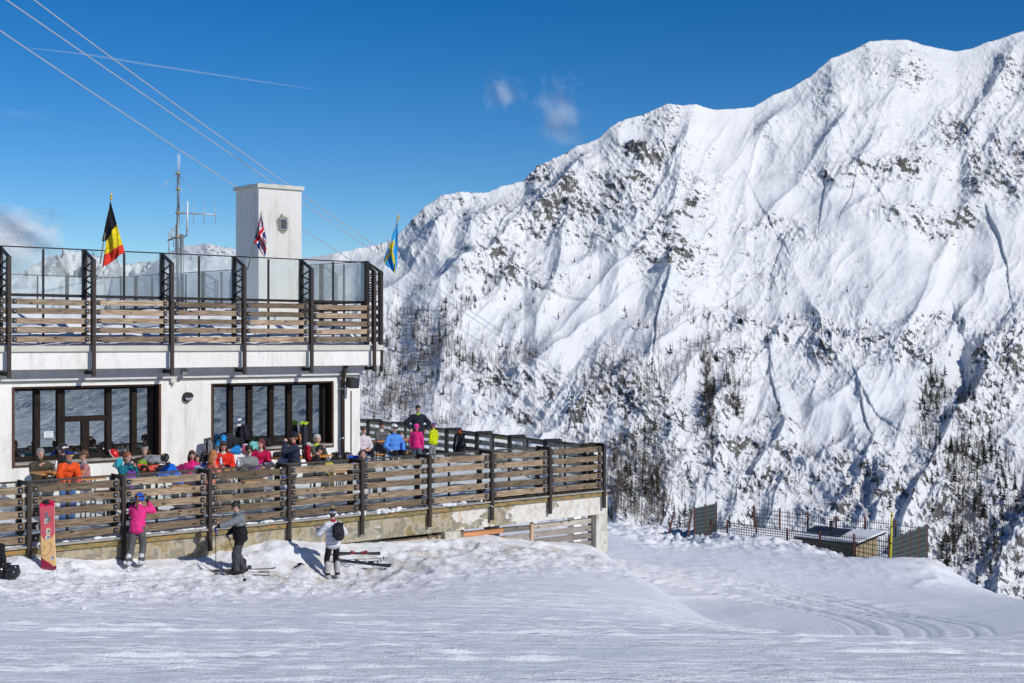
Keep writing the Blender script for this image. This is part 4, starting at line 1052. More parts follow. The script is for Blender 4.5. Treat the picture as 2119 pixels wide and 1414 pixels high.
# ---------------------------------------------------------------- antenna mast
ab = P(369, 700, 45.0); am = thing('antenna_mast', 'grey steel antenna mast with thin whip and comb aerials on the roof', 'antenna', (ab.x, ab.y, -.1))
def am_(px, py, dy=0): p = P(px, py, 45.0+dy); return Vector((p.x-ab.x, p.y-ab.y, p.z+.1))
GALV = simple('galvanised_tube', (.24, .27, .28), .45, .4, .4, .15, 8); THIN = simple('thin_aerial_metal', (.55, .50, .44), .4, .4, .4)
mb = MB(); mb.path([am_(368, 700), am_(367, 505), am_(369, 430)], .05, 10); mb.path([am_(369, 430), am_(368.5, 360)], [.042, .036], 10); mb.build('mast_tube', GALV, am)
mb = MB(); mb.path([am_(377, 700), am_(376, 484)], .06, 10); mb.build('mast_tube', GALV, am)
for y in (440, 391, 490, 358): mb = MB(); mb.tube(am_(368, y+2), am_(368, y-2), .075, n=10); mb.build('collar', simple('dull_brass', (.42, .33, .16), .5, .4, .3), am)
for x0_, y0_, x1_, y1_ in ((371.5, 355, 371.8, 318), (368, 354, 368, 318)):
    mb = MB(); mb.tube(am_(x0_, y0_), am_(x1_, y1_), .012, n=6); mb.build('whip_aerial', simple('white_fibreglass', (.72, .74, .76), .4), am)
mb = MB(); mb.tube(am_(387, 477), am_(388, 416), .035, .028, 8); mb.build('whip_aerial', simple('white_fibreglass', (.72, .74, .76), .4), am)
mb = MB(); mb.tube(am_(368, 440), am_(446, 443.5), .022, n=6); comb = mb.build('comb_aerial', THIN, am)
for x_ in (377, 401, 422, 446): mb = MB(); mb.tube(am_(x_, 418+abs(x_-401)*.05), am_(x_, 463), .009, n=5); mb.build('comb_element', THIN, comb)
mb = MB(); mb.path([am_(347, 497), am_(367, 489), am_(377, 491), am_(386, 487), am_(387, 477)], .03, 6); mb.build('cross_arm', GALV, am)
for x_, a, b in ((349.5, 480, 520), (354.5, 472, 496), (359, 472, 510), (363.5, 465, 520)): mb = MB(); mb.tube(am_(x_, a), am_(x_, b), .018, n=5); mb.build('dipole', THIN, am)
for (x0_, y0_, x1_, y1_) in ((365, 359, 329, 391), (371, 361, 377, 399), (372, 360, 397, 393)):
    mb = MB(); mb.tube(am_(x0_, y0_), am_(x1_, y1_, -.6), .008, n=5); mb.build('radial_wire', THIN, am)
# ---------------------------------------------------------------- flags
def flag(label, ptop, pbot, rows, colf, mats, t, fin=True, base=None, nu=60, nv=40, ripple=.05, finc=None):
    """rows: u -> (photo px of v=0 corner, v=1 corner)"""
    Y = (38.28+t/UC)/(1-.8796*((ptop[0]+pbot[0])/2-CX)/F)
    b = P(pbot[0], pbot[1], Y); root = thing('flag', label, 'flag', b, 0, 'flags on the terrace posts')
    mb = MB(); tp = P(ptop[0], ptop[1], Y)-b; mb.tube((0, 0, 0), tp, .016, .013, 8); mb.build('flagpole', simple('flagpole_metal', (.30, .26, .22), .5, .4), root)
    if fin:
        mb = MB(); d = tp.normalized(); mb.ell(tp+d*.03, (.03, .03, .035)); mb.path([tp+d*.04, tp+d*.10, tp+d*.2], [.012, .03, .002], 8); mb.build('finial', simple('gilt_finial', (.70, .50, .05), .35, .5, .5), root)
    us = [r[0] for r in rows]; pts = []
    for i in range(nu+1):
        u = i/nu; row = []
        def ip(k, c): return float(np.interp(u, us, [r[k][c] for r in rows]))
        a = (ip(1, 0), ip(1, 1)); c = (ip(2, 0), ip(2, 1))
        for j in range(nv+1):
            v = j/nv; x = a[0]+(c[0]-a[0])*v; y = a[1]+(c[1]-a[1])*v
            p = P(x, y, Y)-b; p.y += -.02+ripple*math.sin(v*9+u*3)*min(1, u*2+.15)+ripple*.6*math.sin(v*17-u*5)*min(1, u*2)
            row.append(p)
        pts.append(row)
    mb = MB(); mb.grid(pts, mfun=lambda i, j: colf((i+.5)/nu, (j+.5)/nv))
    cl = mb.build('flag_cloth', mats, root); md = cl.modifiers.new('thick', 'SOLIDIFY'); md.thickness = .004
    return root
BK = fabric('flag_black', (.015, .015, .018)); YE = fabric('flag_yellow', (.80, .62, .02)); RE = fabric('flag_red', (.75, .05, .03))
flag('black yellow and red striped flag hanging from a slanted pole', (229, 413), (207, 545), [(0, (229, 416), (211, 499)), (.333, (241, 461), (218, 497)), (.36, (242, 464), (221, 500)), (.667, (253, 505), (216, 528)), (1, (258, 522), (213, 554))], lambda u, v: 0 if u < .345 else (1 if u < .667 else 2), [BK, YE, RE], 3.95)
UB = fabric('flag_navy', (.02, .035, .20)); UW = fabric('flag_white', (.78, .78, .80)); UR = fabric('flag_bright_red', (.70, .02, .04))
def uj(u, v):
    if abs(v-.5) < .10 or abs(u-.5) < .07: return 2
    if abs(v-.5) < .17 or abs(u-.5) < .115: return 1
    d1 = abs((u-.5)-(v-.5)); d2 = abs((u-.5)+(v-.5)); d = min(d1, d2)
    return 2 if d < .035 else (1 if d < .095 else 0)
flag('narrow furled flag with red white and dark blue crosses in front of the tower', (541.5, 437), (512, 558), [(0, (541, 441), (532, 480)), (.5, (546, 470), (527, 500)), (1, (552, 502), (549, 534))], uj, [UB, UW, UR], 3.95, fin=False, ripple=.07)
SB = fabric('flag_sky_blue', (.04, .38, .78)); SY = fabric('flag_golden', (.80, .60, .02))
flag('drooping blue flag with a yellow cross at the right corner of the terrace', (822, 456), (795, 545), [(0, (823, 458), (797, 528)), (.35, (823, 500), (793, 542)), (.7, (822, 545), (803, 552)), (1, (818, 567), (809, 556))], lambda u, v: 1 if (abs(v-.62+.5*u) < .085 and u > .05) or abs(u-.30-.1*v) < .05 and v > .3 or (u < .34 and abs(v-.35) < .12 and u > .18) else 0, [SB, SY], 3.95, ripple=.06)

# ---------------------------------------------------------------- clouds and contrail
def cloud(name, label, c, r, dens, scale, seed, rot=0, thr=.5, col=(1, 1, 1)):
    m = bpy.data.materials.new(name+'_vapour'); m.use_nodes = True; nt = m.node_tree
    for nd in list(nt.nodes): nt.nodes.remove(nd)
    out = nt.nodes.new('ShaderNodeOutputMaterial'); pv = nt.nodes.new('ShaderNodeVolumePrincipled')
    pv.inputs['Color'].default_value = (*col, 1); pv.inputs['Anisotropy'].default_value = .2
    tc = nt.nodes.new('ShaderNodeTexCoord'); ns = nt.nodes.new('ShaderNodeTexNoise'); ns.inputs['Scale'].default_value = scale; ns.inputs['Detail'].default_value = 5; ns.inputs['Roughness'].default_value = .62; ns.inputs['Distortion'].default_value = .6
    mp = nt.nodes.new('ShaderNodeMapping'); mp.inputs['Location'].default_value = (seed, seed*2, 0); nt.links.new(tc.outputs['Object'], mp.inputs[0]); nt.links.new(mp.outputs[0], ns.inputs[0])
    ln = nt.nodes.new('ShaderNodeVectorMath'); ln.operation = 'LENGTH'; nt.links.new(tc.outputs['Object'], ln.inputs[0])
    fo = nt.nodes.new('ShaderNodeMapRange'); fo.inputs[1].default_value = 1.0; fo.inputs[2].default_value = .1; fo.inputs[3].default_value = 0; fo.inputs[4].default_value = .45; nt.links.new(ln.outputs['Value'], fo.inputs[0])
    ad = nt.nodes.new('ShaderNodeMath'); ad.operation = 'ADD'; nt.links.new(ns.outputs['Fac'], ad.inputs[0]); nt.links.new(fo.outputs[0], ad.inputs[1])
    mr = nt.nodes.new('ShaderNodeMapRange'); mr.inputs[1].default_value = thr+.22; mr.inputs[2].default_value = thr+.5; mr.inputs[3].default_value = 0; mr.inputs[4].default_value = dens; nt.links.new(ad.outputs[0], mr.inputs[0])
    nt.links.new(mr.outputs[0], pv.inputs['Density']); nt.links.new(pv.outputs[0], out.inputs['Volume'])
    mb = MB(); mb.ell((0, 0, 0), 1, 24, 16); o = mb.build(name, m); o.location = c; o.scale = r; o.rotation_euler = (0, rot, 0)
    return tag(o, label, 'cloud')
YC = 6000.
def cl(px, py): return P(px, py, YC)
k_ = YC/F
def wisp(label, c, r, seed, rot, thr, op):
    m = bpy.data.materials.new('wisp_vapour'); m.use_nodes = True; nt = m.node_tree
    for nd in list(nt.nodes): nt.nodes.remove(nd)
    N = nt.nodes.new; out = N('ShaderNodeOutputMaterial'); tr = N('ShaderNodeBsdfTransparent'); df = N('ShaderNodeBsdfDiffuse'); df.inputs[0].default_value = (.92, .92, .95, 1); tl = N('ShaderNodeBsdfTranslucent'); tl.inputs[0].default_value = (.9, .9, .95, 1)
    ad_ = N('ShaderNodeMixShader'); ad_.inputs[0].default_value = .25; nt.links.new(df.outputs[0], ad_.inputs[1]); nt.links.new(tl.outputs[0], ad_.inputs[2])
    tc = N('ShaderNodeTexCoord'); mp = N('ShaderNodeMapping'); mp.inputs['Location'].default_value = (seed, seed*2, 0); nt.links.new(tc.outputs['Object'], mp.inputs[0])
    ns = N('ShaderNodeTexNoise'); ns.inputs['Scale'].default_value = 1.5; ns.inputs['Detail'].default_value = 6; ns.inputs['Roughness'].default_value = .66; ns.inputs['Distortion'].default_value = .9; nt.links.new(mp.outputs[0], ns.inputs[0])
    ln = N('ShaderNodeVectorMath'); ln.operation = 'LENGTH'; nt.links.new(tc.outputs['Object'], ln.inputs[0])
    fo = N('ShaderNodeMapRange'); fo.interpolation_type = 'SMOOTHSTEP'; fo.inputs[1].default_value = 1.0; fo.inputs[2].default_value = .0; fo.inputs[3].default_value = 0; fo.inputs[4].default_value = .42; nt.links.new(ln.outputs['Value'], fo.inputs[0])
    a1 = N('ShaderNodeMath'); a1.operation = 'ADD'; nt.links.new(ns.outputs['Fac'], a1.inputs[0]); nt.links.new(fo.outputs[0], a1.inputs[1])
    mr = N('ShaderNodeMapRange'); mr.inputs[1].default_value = thr; mr.inputs[2].default_value = thr+.5; mr.inputs[4].default_value = op; nt.links.new(a1.outputs[0], mr.inputs[0])
    mx = N('ShaderNodeMixShader'); nt.links.new(mr.outputs[0], mx.inputs[0]); nt.links.new(tr.outputs[0], mx.inputs[1]); nt.links.new(ad_.outputs[0], mx.inputs[2]); nt.links.new(mx.outputs[0], out.inputs[0])
    mb = MB(); n = 14
    for k in range(7):                                          # a stack of billowing layers through the cloud's depth
        yy = (k-3)/3.6; rad = math.sqrt(max(.05, 1-yy*yy)); rows = []
        for i in range(n+1):
            rows.append([(rad*(j/n*2-1), yy+.12*math.sin(i*.9+k)*math.cos(j*.8-k), rad*(i/n*2-1)) for j in range(n+1)])
        mb.grid(rows)
    o = mb.build('cloud', m); o.location = c; o.scale = r; o.rotation_euler = (0, rot, 0); o.visible_shadow = True
    return tag(o, label, 'cloud')
wisp('thin wispy cloud over the ridge, the left smaller one', cl(1040, 192), (60*k_, 220, 62*k_), 3.3, .5, .59, .20)
wisp('thin wispy cloud over the ridge, the right larger one', cl(1158, 238), (78*k_, 260, 92*k_), 7.7, -.5, .575, .21)
wisp('grey white puffy cloud low at the left edge', cl(8, 500), (120*k_, 300, 80*k_), 1.9, .1, .44, .62)
wisp('faint flat streak of cloud at the left edge', cl(40, 236), (100*k_, 160, 16*k_), 5.2, 0, .55, .05)
cm = bpy.data.materials.new('contrail_vapour'); cm.use_nodes = True; nt = cm.node_tree
for nd in list(nt.nodes): nt.nodes.remove(nd)
out = nt.nodes.new('ShaderNodeOutputMaterial'); tr = nt.nodes.new('ShaderNodeBsdfTransparent'); df = nt.nodes.new('ShaderNodeBsdfDiffuse'); df.inputs[0].default_value = (.95, .95, .97, 1); mx = nt.nodes.new('ShaderNodeMixShader'); mx.inputs[0].default_value = .12
nt.links.new(tr.outputs[0], mx.inputs[1]); nt.links.new(df.outputs[0], mx.inputs[2]); nt.links.new(mx.outputs[0], out.inputs[0])
cp = [(58, 98), (180, 112), (300, 132), (420, 150), (540, 168), (690, 190)]
mb = MB(); mb.path([P(a, b, 7000) for a, b in cp], [2.0, 4.5, 5, 4.5, 3, .3], 8); tag(mb.build('contrail', cm), 'thin white aircraft trail slanting across the blue sky', 'contrail')
# ---------------------------------------------------------------- trees on the mountain
TRUNK = simple('larch_bark', (.085, .065, .052), .9, .1); TWIG = simple('bare_larch_twigs', (.20, .155, .12), .9, .1, 0, .3, .3)
NEED = simple('dark_conifer_needles', (.028, .038, .026), .9, .1, 0, .4, .4)
def larch(seed, dense):
    """unit-height tree: (trunk MB, crown MB)"""
    r = random.Random(seed); t = MB(); c = MB()
    t.path([(0, 0, -.12), (r.uniform(-.01, .01), 0, .5), (0, 0, 1)], [.013, .009, .002], 5)
    n = 54 if dense else 44
    for k in range(n):
        h = r.uniform(.14, .97)**(.9); a = r.uniform(0, 2*PI); L = (1-h)*(.24 if not dense else .27)*r.uniform(.5, 1.15)+.025
        p0 = Vector((0, 0, h)); dr = Vector((math.cos(a), math.sin(a), r.uniform(-.1, .35) if not dense else r.uniform(-.35, .05)))
        p1 = p0+dr*L; w = (.0105 if not dense else .028)*r.uniform(.7, 1.3)
        sd = Vector((-math.sin(a), math.cos(a), 0))*w; u = Vector((0, 0, w))
        c.add([p0-sd, p0+sd, p1+sd*.3, p0-u, p0+u, p1+u*.4], [(0, 1, 2), (3, 4, 5)])
        if not dense:
            for q in range(2):
                f = r.uniform(.35, .9); m = p0+(p1-p0)*f; e = m+Vector((r.uniform(-1, 1), r.uniform(-1, 1), r.uniform(-.2, .9)))*L*.4
                c.add([m-u*.7, m+u*.7, e], [(0, 1, 2)])
        else:
            for q in range(2):
                f = r.uniform(.3, 1); m = p0+(p1-p0)*f; e = m+Vector((r.uniform(-1, 1), r.uniform(-1, 1), -.5))*L*.45
                c.add([m-u, m+u, e], [(0, 1, 2)])
    return t, c
PROTO = [(larch(s, d), d) for s, d in ((1, 0), (2, 0), (3, 0), (4, 0), (5, 1), (6, 1))]
rT = random.Random(77)
FOREST = [ # px, py, rx, ry, count, dense fraction, height m
 (830,680,70,50,150,.08,11),(900,660,60,50,110,.1,11),(870,740,90,50,260,.06,12),(800,790,70,50,190,.05,12),(930,730,50,50,110,.06,12),(790,850,50,40,90,.05,12),(850,830,70,40,110,.05,12),(900,870,60,30,50,.05,12),(950,620,40,30,40,.3,9),(1030,700,50,40,14,.2,10),
 (990,590,60,25,24,.3,9),(1080,600,70,40,16,.2,9),(1130,640,60,60,14,.1,10),(1085,735,45,22,55,.1,12),(1010,760,50,20,50,.1,12),(1000,800,50,20,30,.1,12),
 (1290,770,60,40,75,.05,14),(1360,790,50,60,90,.05,14),(1400,760,30,30,24,.1,13),(1230,800,40,30,24,.1,13),
 (1462,750,12,35,45,.15,15),(1466,820,12,40,60,.3,15),(1468,890,12,30,34,.2,15),(1520,790,26,50,60,.1,15),(1525,850,12,30,24,.2,14),(1470,930,10,25,14,.1,15),(1440,740,30,20,12,.1,13),(1500,680,60,40,26,.2,12),(1400,660,60,40,26,.2,11),(1350,690,60,30,16,.2,11),
 (1310,1000,46,70,170,.05,16),(1345,960,36,70,110,.10,16),(1275,1020,22,60,70,.03,16),(1360,1040,26,50,55,.2,16),(1315,1060,60,25,60,.12,16),(1290,930,30,30,40,.1,15),
 (1935,800,20,30,60,.5,15),(1925,860,20,50,50,.3,15),(1915,900,18,30,26,.2,15),(2000,810,26,30,40,.15,14),(2060,830,30,60,30,.5,12),(2010,870,60,50,30,.6,12),(1990,930,40,30,70,.25,16),(2030,950,40,40,60,.25,16),(1970,980,30,30,34,.2,16),
 (2000,1040,60,50,70,.2,17),(2050,1090,60,60,60,.25,17),(1990,1120,40,50,50,.3,17),(1960,1150,30,30,30,.4,17),(2060,1170,40,40,24,.2,17),(2090,1000,30,50,30,.3,15),(2060,740,60,60,26,.7,10),(1950,700,80,60,20,.5,10),
 (1600,700,120,60,22,.2,11),(1580,640,150,50,14,.3,10),(1750,660,100,50,14,.4,10),(1700,980,80,40,20,.2,14),(1620,1020,60,40,16,.2,14),(1560,1080,40,20,10,.3,15),(1800,1040,60,40,14,.3,14),(1420,980,40,50,24,.15,15),(1400,1050,30,30,14,.1,16),(1500,900,120,70,30,.2,14),(1200,900,90,50,26,.1,14),(1090,830,60,50,24,.1,13),(1130,960,60,30,24,.1,14),(1800,820,120,90,10,.2,12),(1240,560,180,80,16,.3,8),(1540,560,160,60,10,.3,8),(1110,500,150,70,14,.4,7),(1690,600,150,60,12,.3,9),
 (430,510,50,6,8,.6,12)]
TREES = []
for px, py, rx, ry, n, df, h in FOREST:
    for k in range(n):
        a = rT.gauss(0, .62)*rx+px; b = rT.gauss(0, .62)*ry+py
        if not (700 < a < 2240) and px > 600: continue
        if b > 1290: continue
        j = int(np.clip(np.searchsorted(M_XS, a), 0, len(M_XS)-1))
        if b < M_SY[j]+12: continue
        TREES.append((on_mountain(a, b), h*rT.uniform(.6, 1.25), 4+rT.randrange(2) if rT.random() < df else rT.randrange(4), rT.uniform(0, 2*PI), a, b))
def vis(T):
    a, b = T[4], T[5]
    if a < 745 or a > 2119: return False
    if b < 700 and a < 795: return False
    if b > 1085+max(0, (a-1480))*.2 : return False
    if a < 1255 and b > 860+(a-745)*.11: return False
    return True
order = sorted(range(len(TREES)), key=lambda i: (-(1 if vis(TREES[i]) else 0), -TREES[i][1]/TREES[i][0].y))
named = order[:300]; rest = order[300:]
PM = []
for (t, c), d in PROTO: PM.append((t.mesh('trunk', TRUNK), c.mesh('crown', NEED if d else TWIG)))
LAB = ['bare brown larch growing on the snowy mountainside', 'dark evergreen conifer growing on the snowy mountainside']
for i in named:
    p, h, kd, rot, a, b = TREES[i]; dn = kd >= 4
    o = thing('conifer_tree' if dn else 'larch_tree', LAB[1 if dn else 0], 'tree', p, rot, 'dark conifers on the mountainside' if dn else 'bare larches on the mountainside')
    o.scale = (h, h, h)
    for nm, me in zip(('trunk', 'crown'), PM[kd]):
        q = bpy.data.objects.new(nm, me); COL.objects.link(q); q.parent = o
arrs = []
for (t, c), d in PROTO:
    V = np.array(t.v+c.v); Fs = t.f+[tuple(len(t.v)+i for i in f) for f in c.f]; Mi = t.m+[2 if d else 1]*len(c.f)
    arrs.append((V, Fs, Mi))
V_, F_, M_ = [], [], []; b0 = 0
for i in rest:
    p, h, kd, rot, a, b = TREES[i]; V, Fs, Mi = arrs[kd]; cs, sn = math.cos(rot)*h, math.sin(rot)*h
    v = np.stack([V[:, 0]*cs-V[:, 1]*sn+p.x, V[:, 0]*sn+V[:, 1]*cs+p.y, V[:, 2]*h+p.z], 1)
    V_.append(v); F_.extend([tuple(b0+k for k in f) for f in Fs]); M_.extend(Mi); b0 += len(V)
me = bpy.data.meshes.new('far_woodland'); me.from_pydata(np.concatenate(V_).tolist(), [], F_)
for m in (TRUNK, TWIG, NEED): me.materials.append(m)
me.polygons.foreach_set('material_index', M_); me.update()
fw = bpy.data.objects.new('far_woodland', me); COL.objects.link(fw)
tag(fw, 'thin larch woodland scattered over the snowy mountainside', 'woodland', kind='stuff')
#print('trees', len(TREES))
# ---------------------------------------------------------------- people
SKIN = simple('skin_tone', (.56, .33, .24), .55, .35, 0, .10, 14); LIPS = simple('lips', (.42, .17, .14), .5, .3); EYE = simple('dark_eye', (.10, .06, .05), .5, .4)  # dark brown is the colour of the eyes
def cloth(rgb): 
    n = 'cloth_%02x%02x%02x' % tuple(int(255*c) for c in rgb); return fabric(n, rgb)
def hairmat(rgb):
    n = 'hair_%02x%02x%02x' % tuple(int(255*c) for c in rgb)
    if n in MATS: return MATS[n]
    m = NM(n, .5, .4); g = m.noise(m.coord('Object', (38, 38, 5)), 2.0, 4, .6, .4)
    m.color(m.ramp(g, [(.3, tuple(c*.5 for c in rgb)), (.7, tuple(min(1, c*1.5) for c in rgb))])); m.bump(g, .012, .9); MATS[n] = m.m; return m.m
def ik(a, c, l1, l2, hint):
    d = c-a; L = min(d.length, (l1+l2)*.995); L = max(L, abs(l1-l2)*1.05+.01); dn = d.normalized()
    x = (l1*l1-l2*l2+L*L)/(2*L); h = math.sqrt(max(l1*l1-x*x, 0)); hp = Vector(hint)-dn*dn.dot(Vector(hint))
    if hp.length < 1e-4: hp = dn.orthogonal()
    return a+dn*x+hp.normalized()*h, a+dn*L
class Body:
    def __init__(s): s.pr = []
    def cap(s, p0, r0, p1, r1, m, flat=None): s.pr.append(('c', Vector(p0), r0, Vector(p1), r1, m))
    def ell(s, c, r, m, rot=None): s.pr.append(('e', Vector(c), Vector(r) if hasattr(r, '__len__') else Vector((r, r, r)), rot or Matrix.Identity(3), 0, m))
    def dist(s, V):
        D = []; M = []
        for p in s.pr:
            if p[0] == 'c':
                a = np.array(p[1]); b = np.array(p[3]); ab = b-a; L = max((ab*ab).sum(), 1e-9)
                t = np.clip(((V-a)@ab)/L, 0, 1); D.append(np.linalg.norm(V-a-t[:, None]*ab, axis=1)-(p[2]+(p[4]-p[2])*t))
            else:
                q = (V-np.array(p[1]))@np.array(p[3]); r = np.array(p[2]); k = np.linalg.norm(q/r, axis=1); D.append((k-1)*r.min())
            M.append(p[5])
        return np.stack(D, 1), np.array(M)
    def mesh(s, name, mats, voxel, smooth=4):
        mb = MB()
        for p in s.pr:
            if p[6-1] < 0: continue
            if p[0] == 'c':
                a, r0, b, r1 = p[1], p[2], p[3], p[4]; d = (b-a)
                if d.length < 1e-5: mb.ell(a, r0, 14, 10); continue
                dn = d.normalized(); pts = []; rad = []
                for k in range(5): t = k/5*PI/2; pts.append(a-dn*r0*math.cos(t)); rad.append(max(r0*math.sin(t), r0*.06))
                pts.append(a); rad.append(r0); pts.append(b); rad.append(r1)
                for k in range(4, -1, -1): t = k/5*PI/2; pts.append(b+dn*r1*math.cos(t)); rad.append(max(r1*math.sin(t), r1*.06))
                mb.path(pts, rad, 14)
            else: mb.ell(p[1], p[2], 18, 14, rot=p[3], z0=-.995, z1=.995)
        me = mb.mesh(name, mats); o = bpy.data.objects.new(name, me); COL.objects.link(o)
        r = o.modifiers.new('r', 'REMESH'); r.mode = 'VOXEL'; r.voxel_size = voxel; r.use_smooth_shade = True
        if smooth: q = o.modifiers.new('s', 'SMOOTH'); q.factor = .5; q.iterations = smooth
        dg = bpy.context.evaluated_depsgraph_get(); nm = bpy.data.meshes.new_from_object(o.evaluated_get(dg))
        bpy.data.objects.remove(o); bpy.data.meshes.remove(me); nm.name = name
        nm.materials.clear()
        for m in mats: nm.materials.append(m)
        n = len(nm.polygons); C = np.empty(n*3); nm.polygons.foreach_get('center', C); C = C.reshape(-1, 3)
        D, M = s.dist(C)
        D = D.copy()
        for j, p in enumerate(s.pr):
            if p[5] < 0: D[:, j] = np.where(D[:, j] < 0, -9, 9)      # colour-only region
        mi = np.abs(M)[np.argmin(D, 1)]
        nm.polygons.foreach_set('material_index', mi.astype(np.int32)); nm.polygons.foreach_set('use_smooth', np.ones(n, bool)); nm.update(); return nm
# material slots: 0 skin 1 top 2 legs 3 shoes 4 gloves/hand 5 second top colour 6 collar 7 eyes 8 lips
def person(label, px, py, t=None, Y=None, face=0, pose='sit', H=1.72, lean=0.1, hp=0.0, hy=0.0, top=(.5,.5,.5), legs=(.03,.03,.035), shoes=(.03,.03,.03), top2=None, collar=None, split=None, gloves=None, skin=None,
           hands=None, hair=None, hairlen=0, hat=None, glasses=None, floor=None, voxel=.017, puff=.0, feet=None, width=1.0, name='person', twist=0.0, group='people on the sun deck', side=0.0, legturn=0.0, legk=1.0):
    s = H/1.75
    if Y is None:
        if t is not None: Y = (38.28+t/UC)/(1-.8796*(px-CX)/F)
    hw = P(px, py, Y)
    if floor is None:
        sl, tl = w2loc(hw.x, hw.y); floor = deck_z(sl, max(tl, 0))
    h = hw.z-floor
    td = Vector((math.sin(side), math.sin(lean)*math.cos(side), math.cos(lean)*math.cos(side)))
    fwd = Vector((0, 1, 0)); nt_ = Vector((0, math.cos(lean), -math.sin(lean)))
    top_len = .53*s; hr = .112*s
    hd = lean+hp                                                       # head pitch
    hdir = Vector((0, math.sin(hd*.6), math.cos(hd*.6)))
    upl = (td*top_len+td*.045*s+hdir*.165*s).z+.125*s
    if pose == 'sit': hip = max(.38*s, h-upl)
    elif pose in ('stand', 'lean'):
        hip0 = .93*s; k = h/(hip0+upl); s *= k; top_len *= k; hr *= k; upl *= k; hip = .93*s
    hipc = Vector((0, 0, hip)); nb = hipc+td*top_len; sh = hipc+td*(top_len-.045*s)
    hc = nb+td*.045*s+hdir*.165*s                                        # head centre
    Rh = Matrix.Rotation(hy, 3, 'Z') @ Matrix.Rotation(-hd, 3, 'X')
    if twist:
        Rt = Matrix.Rotation(twist, 3, 'Z')
    else: Rt = Matrix.Identity(3)
    W_ = width*s; b = Body(); pf = puff*s
    RT = Rt @ Matrix.Rotation(-lean, 3, 'X')
    # torso
    b.ell(hipc+Vector((0, -.015, .0)), (.180*W_, .14*s, .125*s), 1 if puff > .005 else 2)
    b.ell(hipc+td*.06*s, (.195*W_+pf, .15*s+pf, .12*s), 1, RT)
    b.ell(hipc+td*.14*s, (.185*W_+pf, .135*s+pf, .15*s), 1, RT)
    b.ell(hipc+td*.30*s, (.188*W_+pf, .130*s+pf, .16*s), 1, RT)
    b.ell(hipc+td*.42*s, (.205*W_+pf, .132*s+pf, .13*s), 1, RT)
    b.cap(sh+RT@Vector((-.14*W_, 0, -.01)), .078*s+pf*.5, sh+RT@Vector((.14*W_, 0, -.01)), .078*s+pf*.5, 1)
    b.cap(nb-td*.05*s, .080*s, nb+td*.030*s, .072*s, 6)                   # collar
    b.cap(nb, .048*s, hc-Rh@Vector((0, .01*s, .05*s)), .046*s, 0)
    if puff > .005: b.ell(hipc-Vector((0, .0, .045*s)), (.198*W_+pf*.6, .158*s+pf*.6, .115*s), 1)
    # head
    b.ell(hc+Rh@Vector((0, -.012*s, .03*s)), (.083*s, .101*s, .098*s), 0, Rh)
    b.ell(hc+Rh@Vector((0, .018*s, -.04*s)), (.064*s, .070*s, .080*s), 0, Rh)
    b.ell(hc+Rh@Vector((0, .093*s, -.008*s)), (.013*s, .018*s, .024*s), 0, Rh)
    for q in (-1, 1):
        b.ell(hc+Rh@Vector((q*.075*s, -.005*s, -.005*s)), (.012*s, .022*s, .032*s), 0, Rh)
        b.ell(hc+Rh@Vector((q*.030*s, .078*s, .016*s)), (.014*s, .02*s, .009*s), -7, Rh)
    b.ell(hc+Rh@Vector((0, .084*s, -.052*s)), (.022*s, .02*s, .007*s), -8, Rh)
    if split is not None:                                                 # second colour below split height on torso
        pass
    # arms
    hands = hands or {}
    hand_pts = {}
    for q, key in ((-1, 'l'), (1, 'r')):
        S0 = sh+RT@Vector((q*.185*W_, 0, -.02*s)); tgt = hands.get(key, (q*.27, .12, -.42)); hint = hands.get(key+'h', (q*.8, -.5, -.5))
        Tg = sh+Rt@(Vector(tgt)*s)
        E, Wr = ik(S0, Tg, .285*s, .25*s, hint)
        b.cap(S0, .070*s+pf*.8, E, .058*s+pf*.8, 1); b.cap(E, .058*s+pf*.8, E+(Wr-E)*.92, .044*s+pf*.5, 5 if top2 and split == 'arms' else 1)
        dn = (Wr-E).normalized(); up = Vector((0, 0, 1)); sd = dn.cross(up)
        if sd.length < .2: sd = Vector((1, 0, 0))
        sd.normalize(); pn = sd.cross(dn).normalized()
        gl = 4
        b.cap(Wr-dn*.01, .030*s, Wr+dn*.05*s, .036*s, gl)
        b.ell(Wr+dn*.055*s, (.040*s, .045*s, .026*s), gl, Matrix((sd, dn, pn)).transposed())
        fr = .0115*s if not gloves else .014*s
        for f, (o, L) in enumerate(((-.030, .062), (-.010, .074), (.011, .070), (.031, .054))):
            k0 = Wr+dn*.085*s+sd*o*s; k1 = k0+(dn*.75-pn*.45*(1+.1*f)).normalized()*L*.55*s; k2 = k1+(dn*.35-pn*.9).normalized()*L*.5*s
            b.cap(k0, fr, k1, fr*.95, gl); b.cap(k1, fr*.95, k2, fr*.8, gl)
        th0 = Wr+dn*.035*s-sd*q*.034*s; th1 = th0+(dn*.6-sd*q*.7-pn*.2).normalized()*.035*s; b.cap(th0, .015*s, th1, .013*s, gl); b.cap(th1, .013*s, th1+(dn*.9-pn*.4).normalized()*.03*s, .011*s, gl)
        hand_pts[key] = Wr+dn*.09*s
        if split == 'yoke': b.cap(E+(Wr-E)*.0-(E-S0)*.25, .075*s, Wr, .062*s, -5)
    # legs
    LR = Matrix.Rotation(legturn, 3, 'Z')
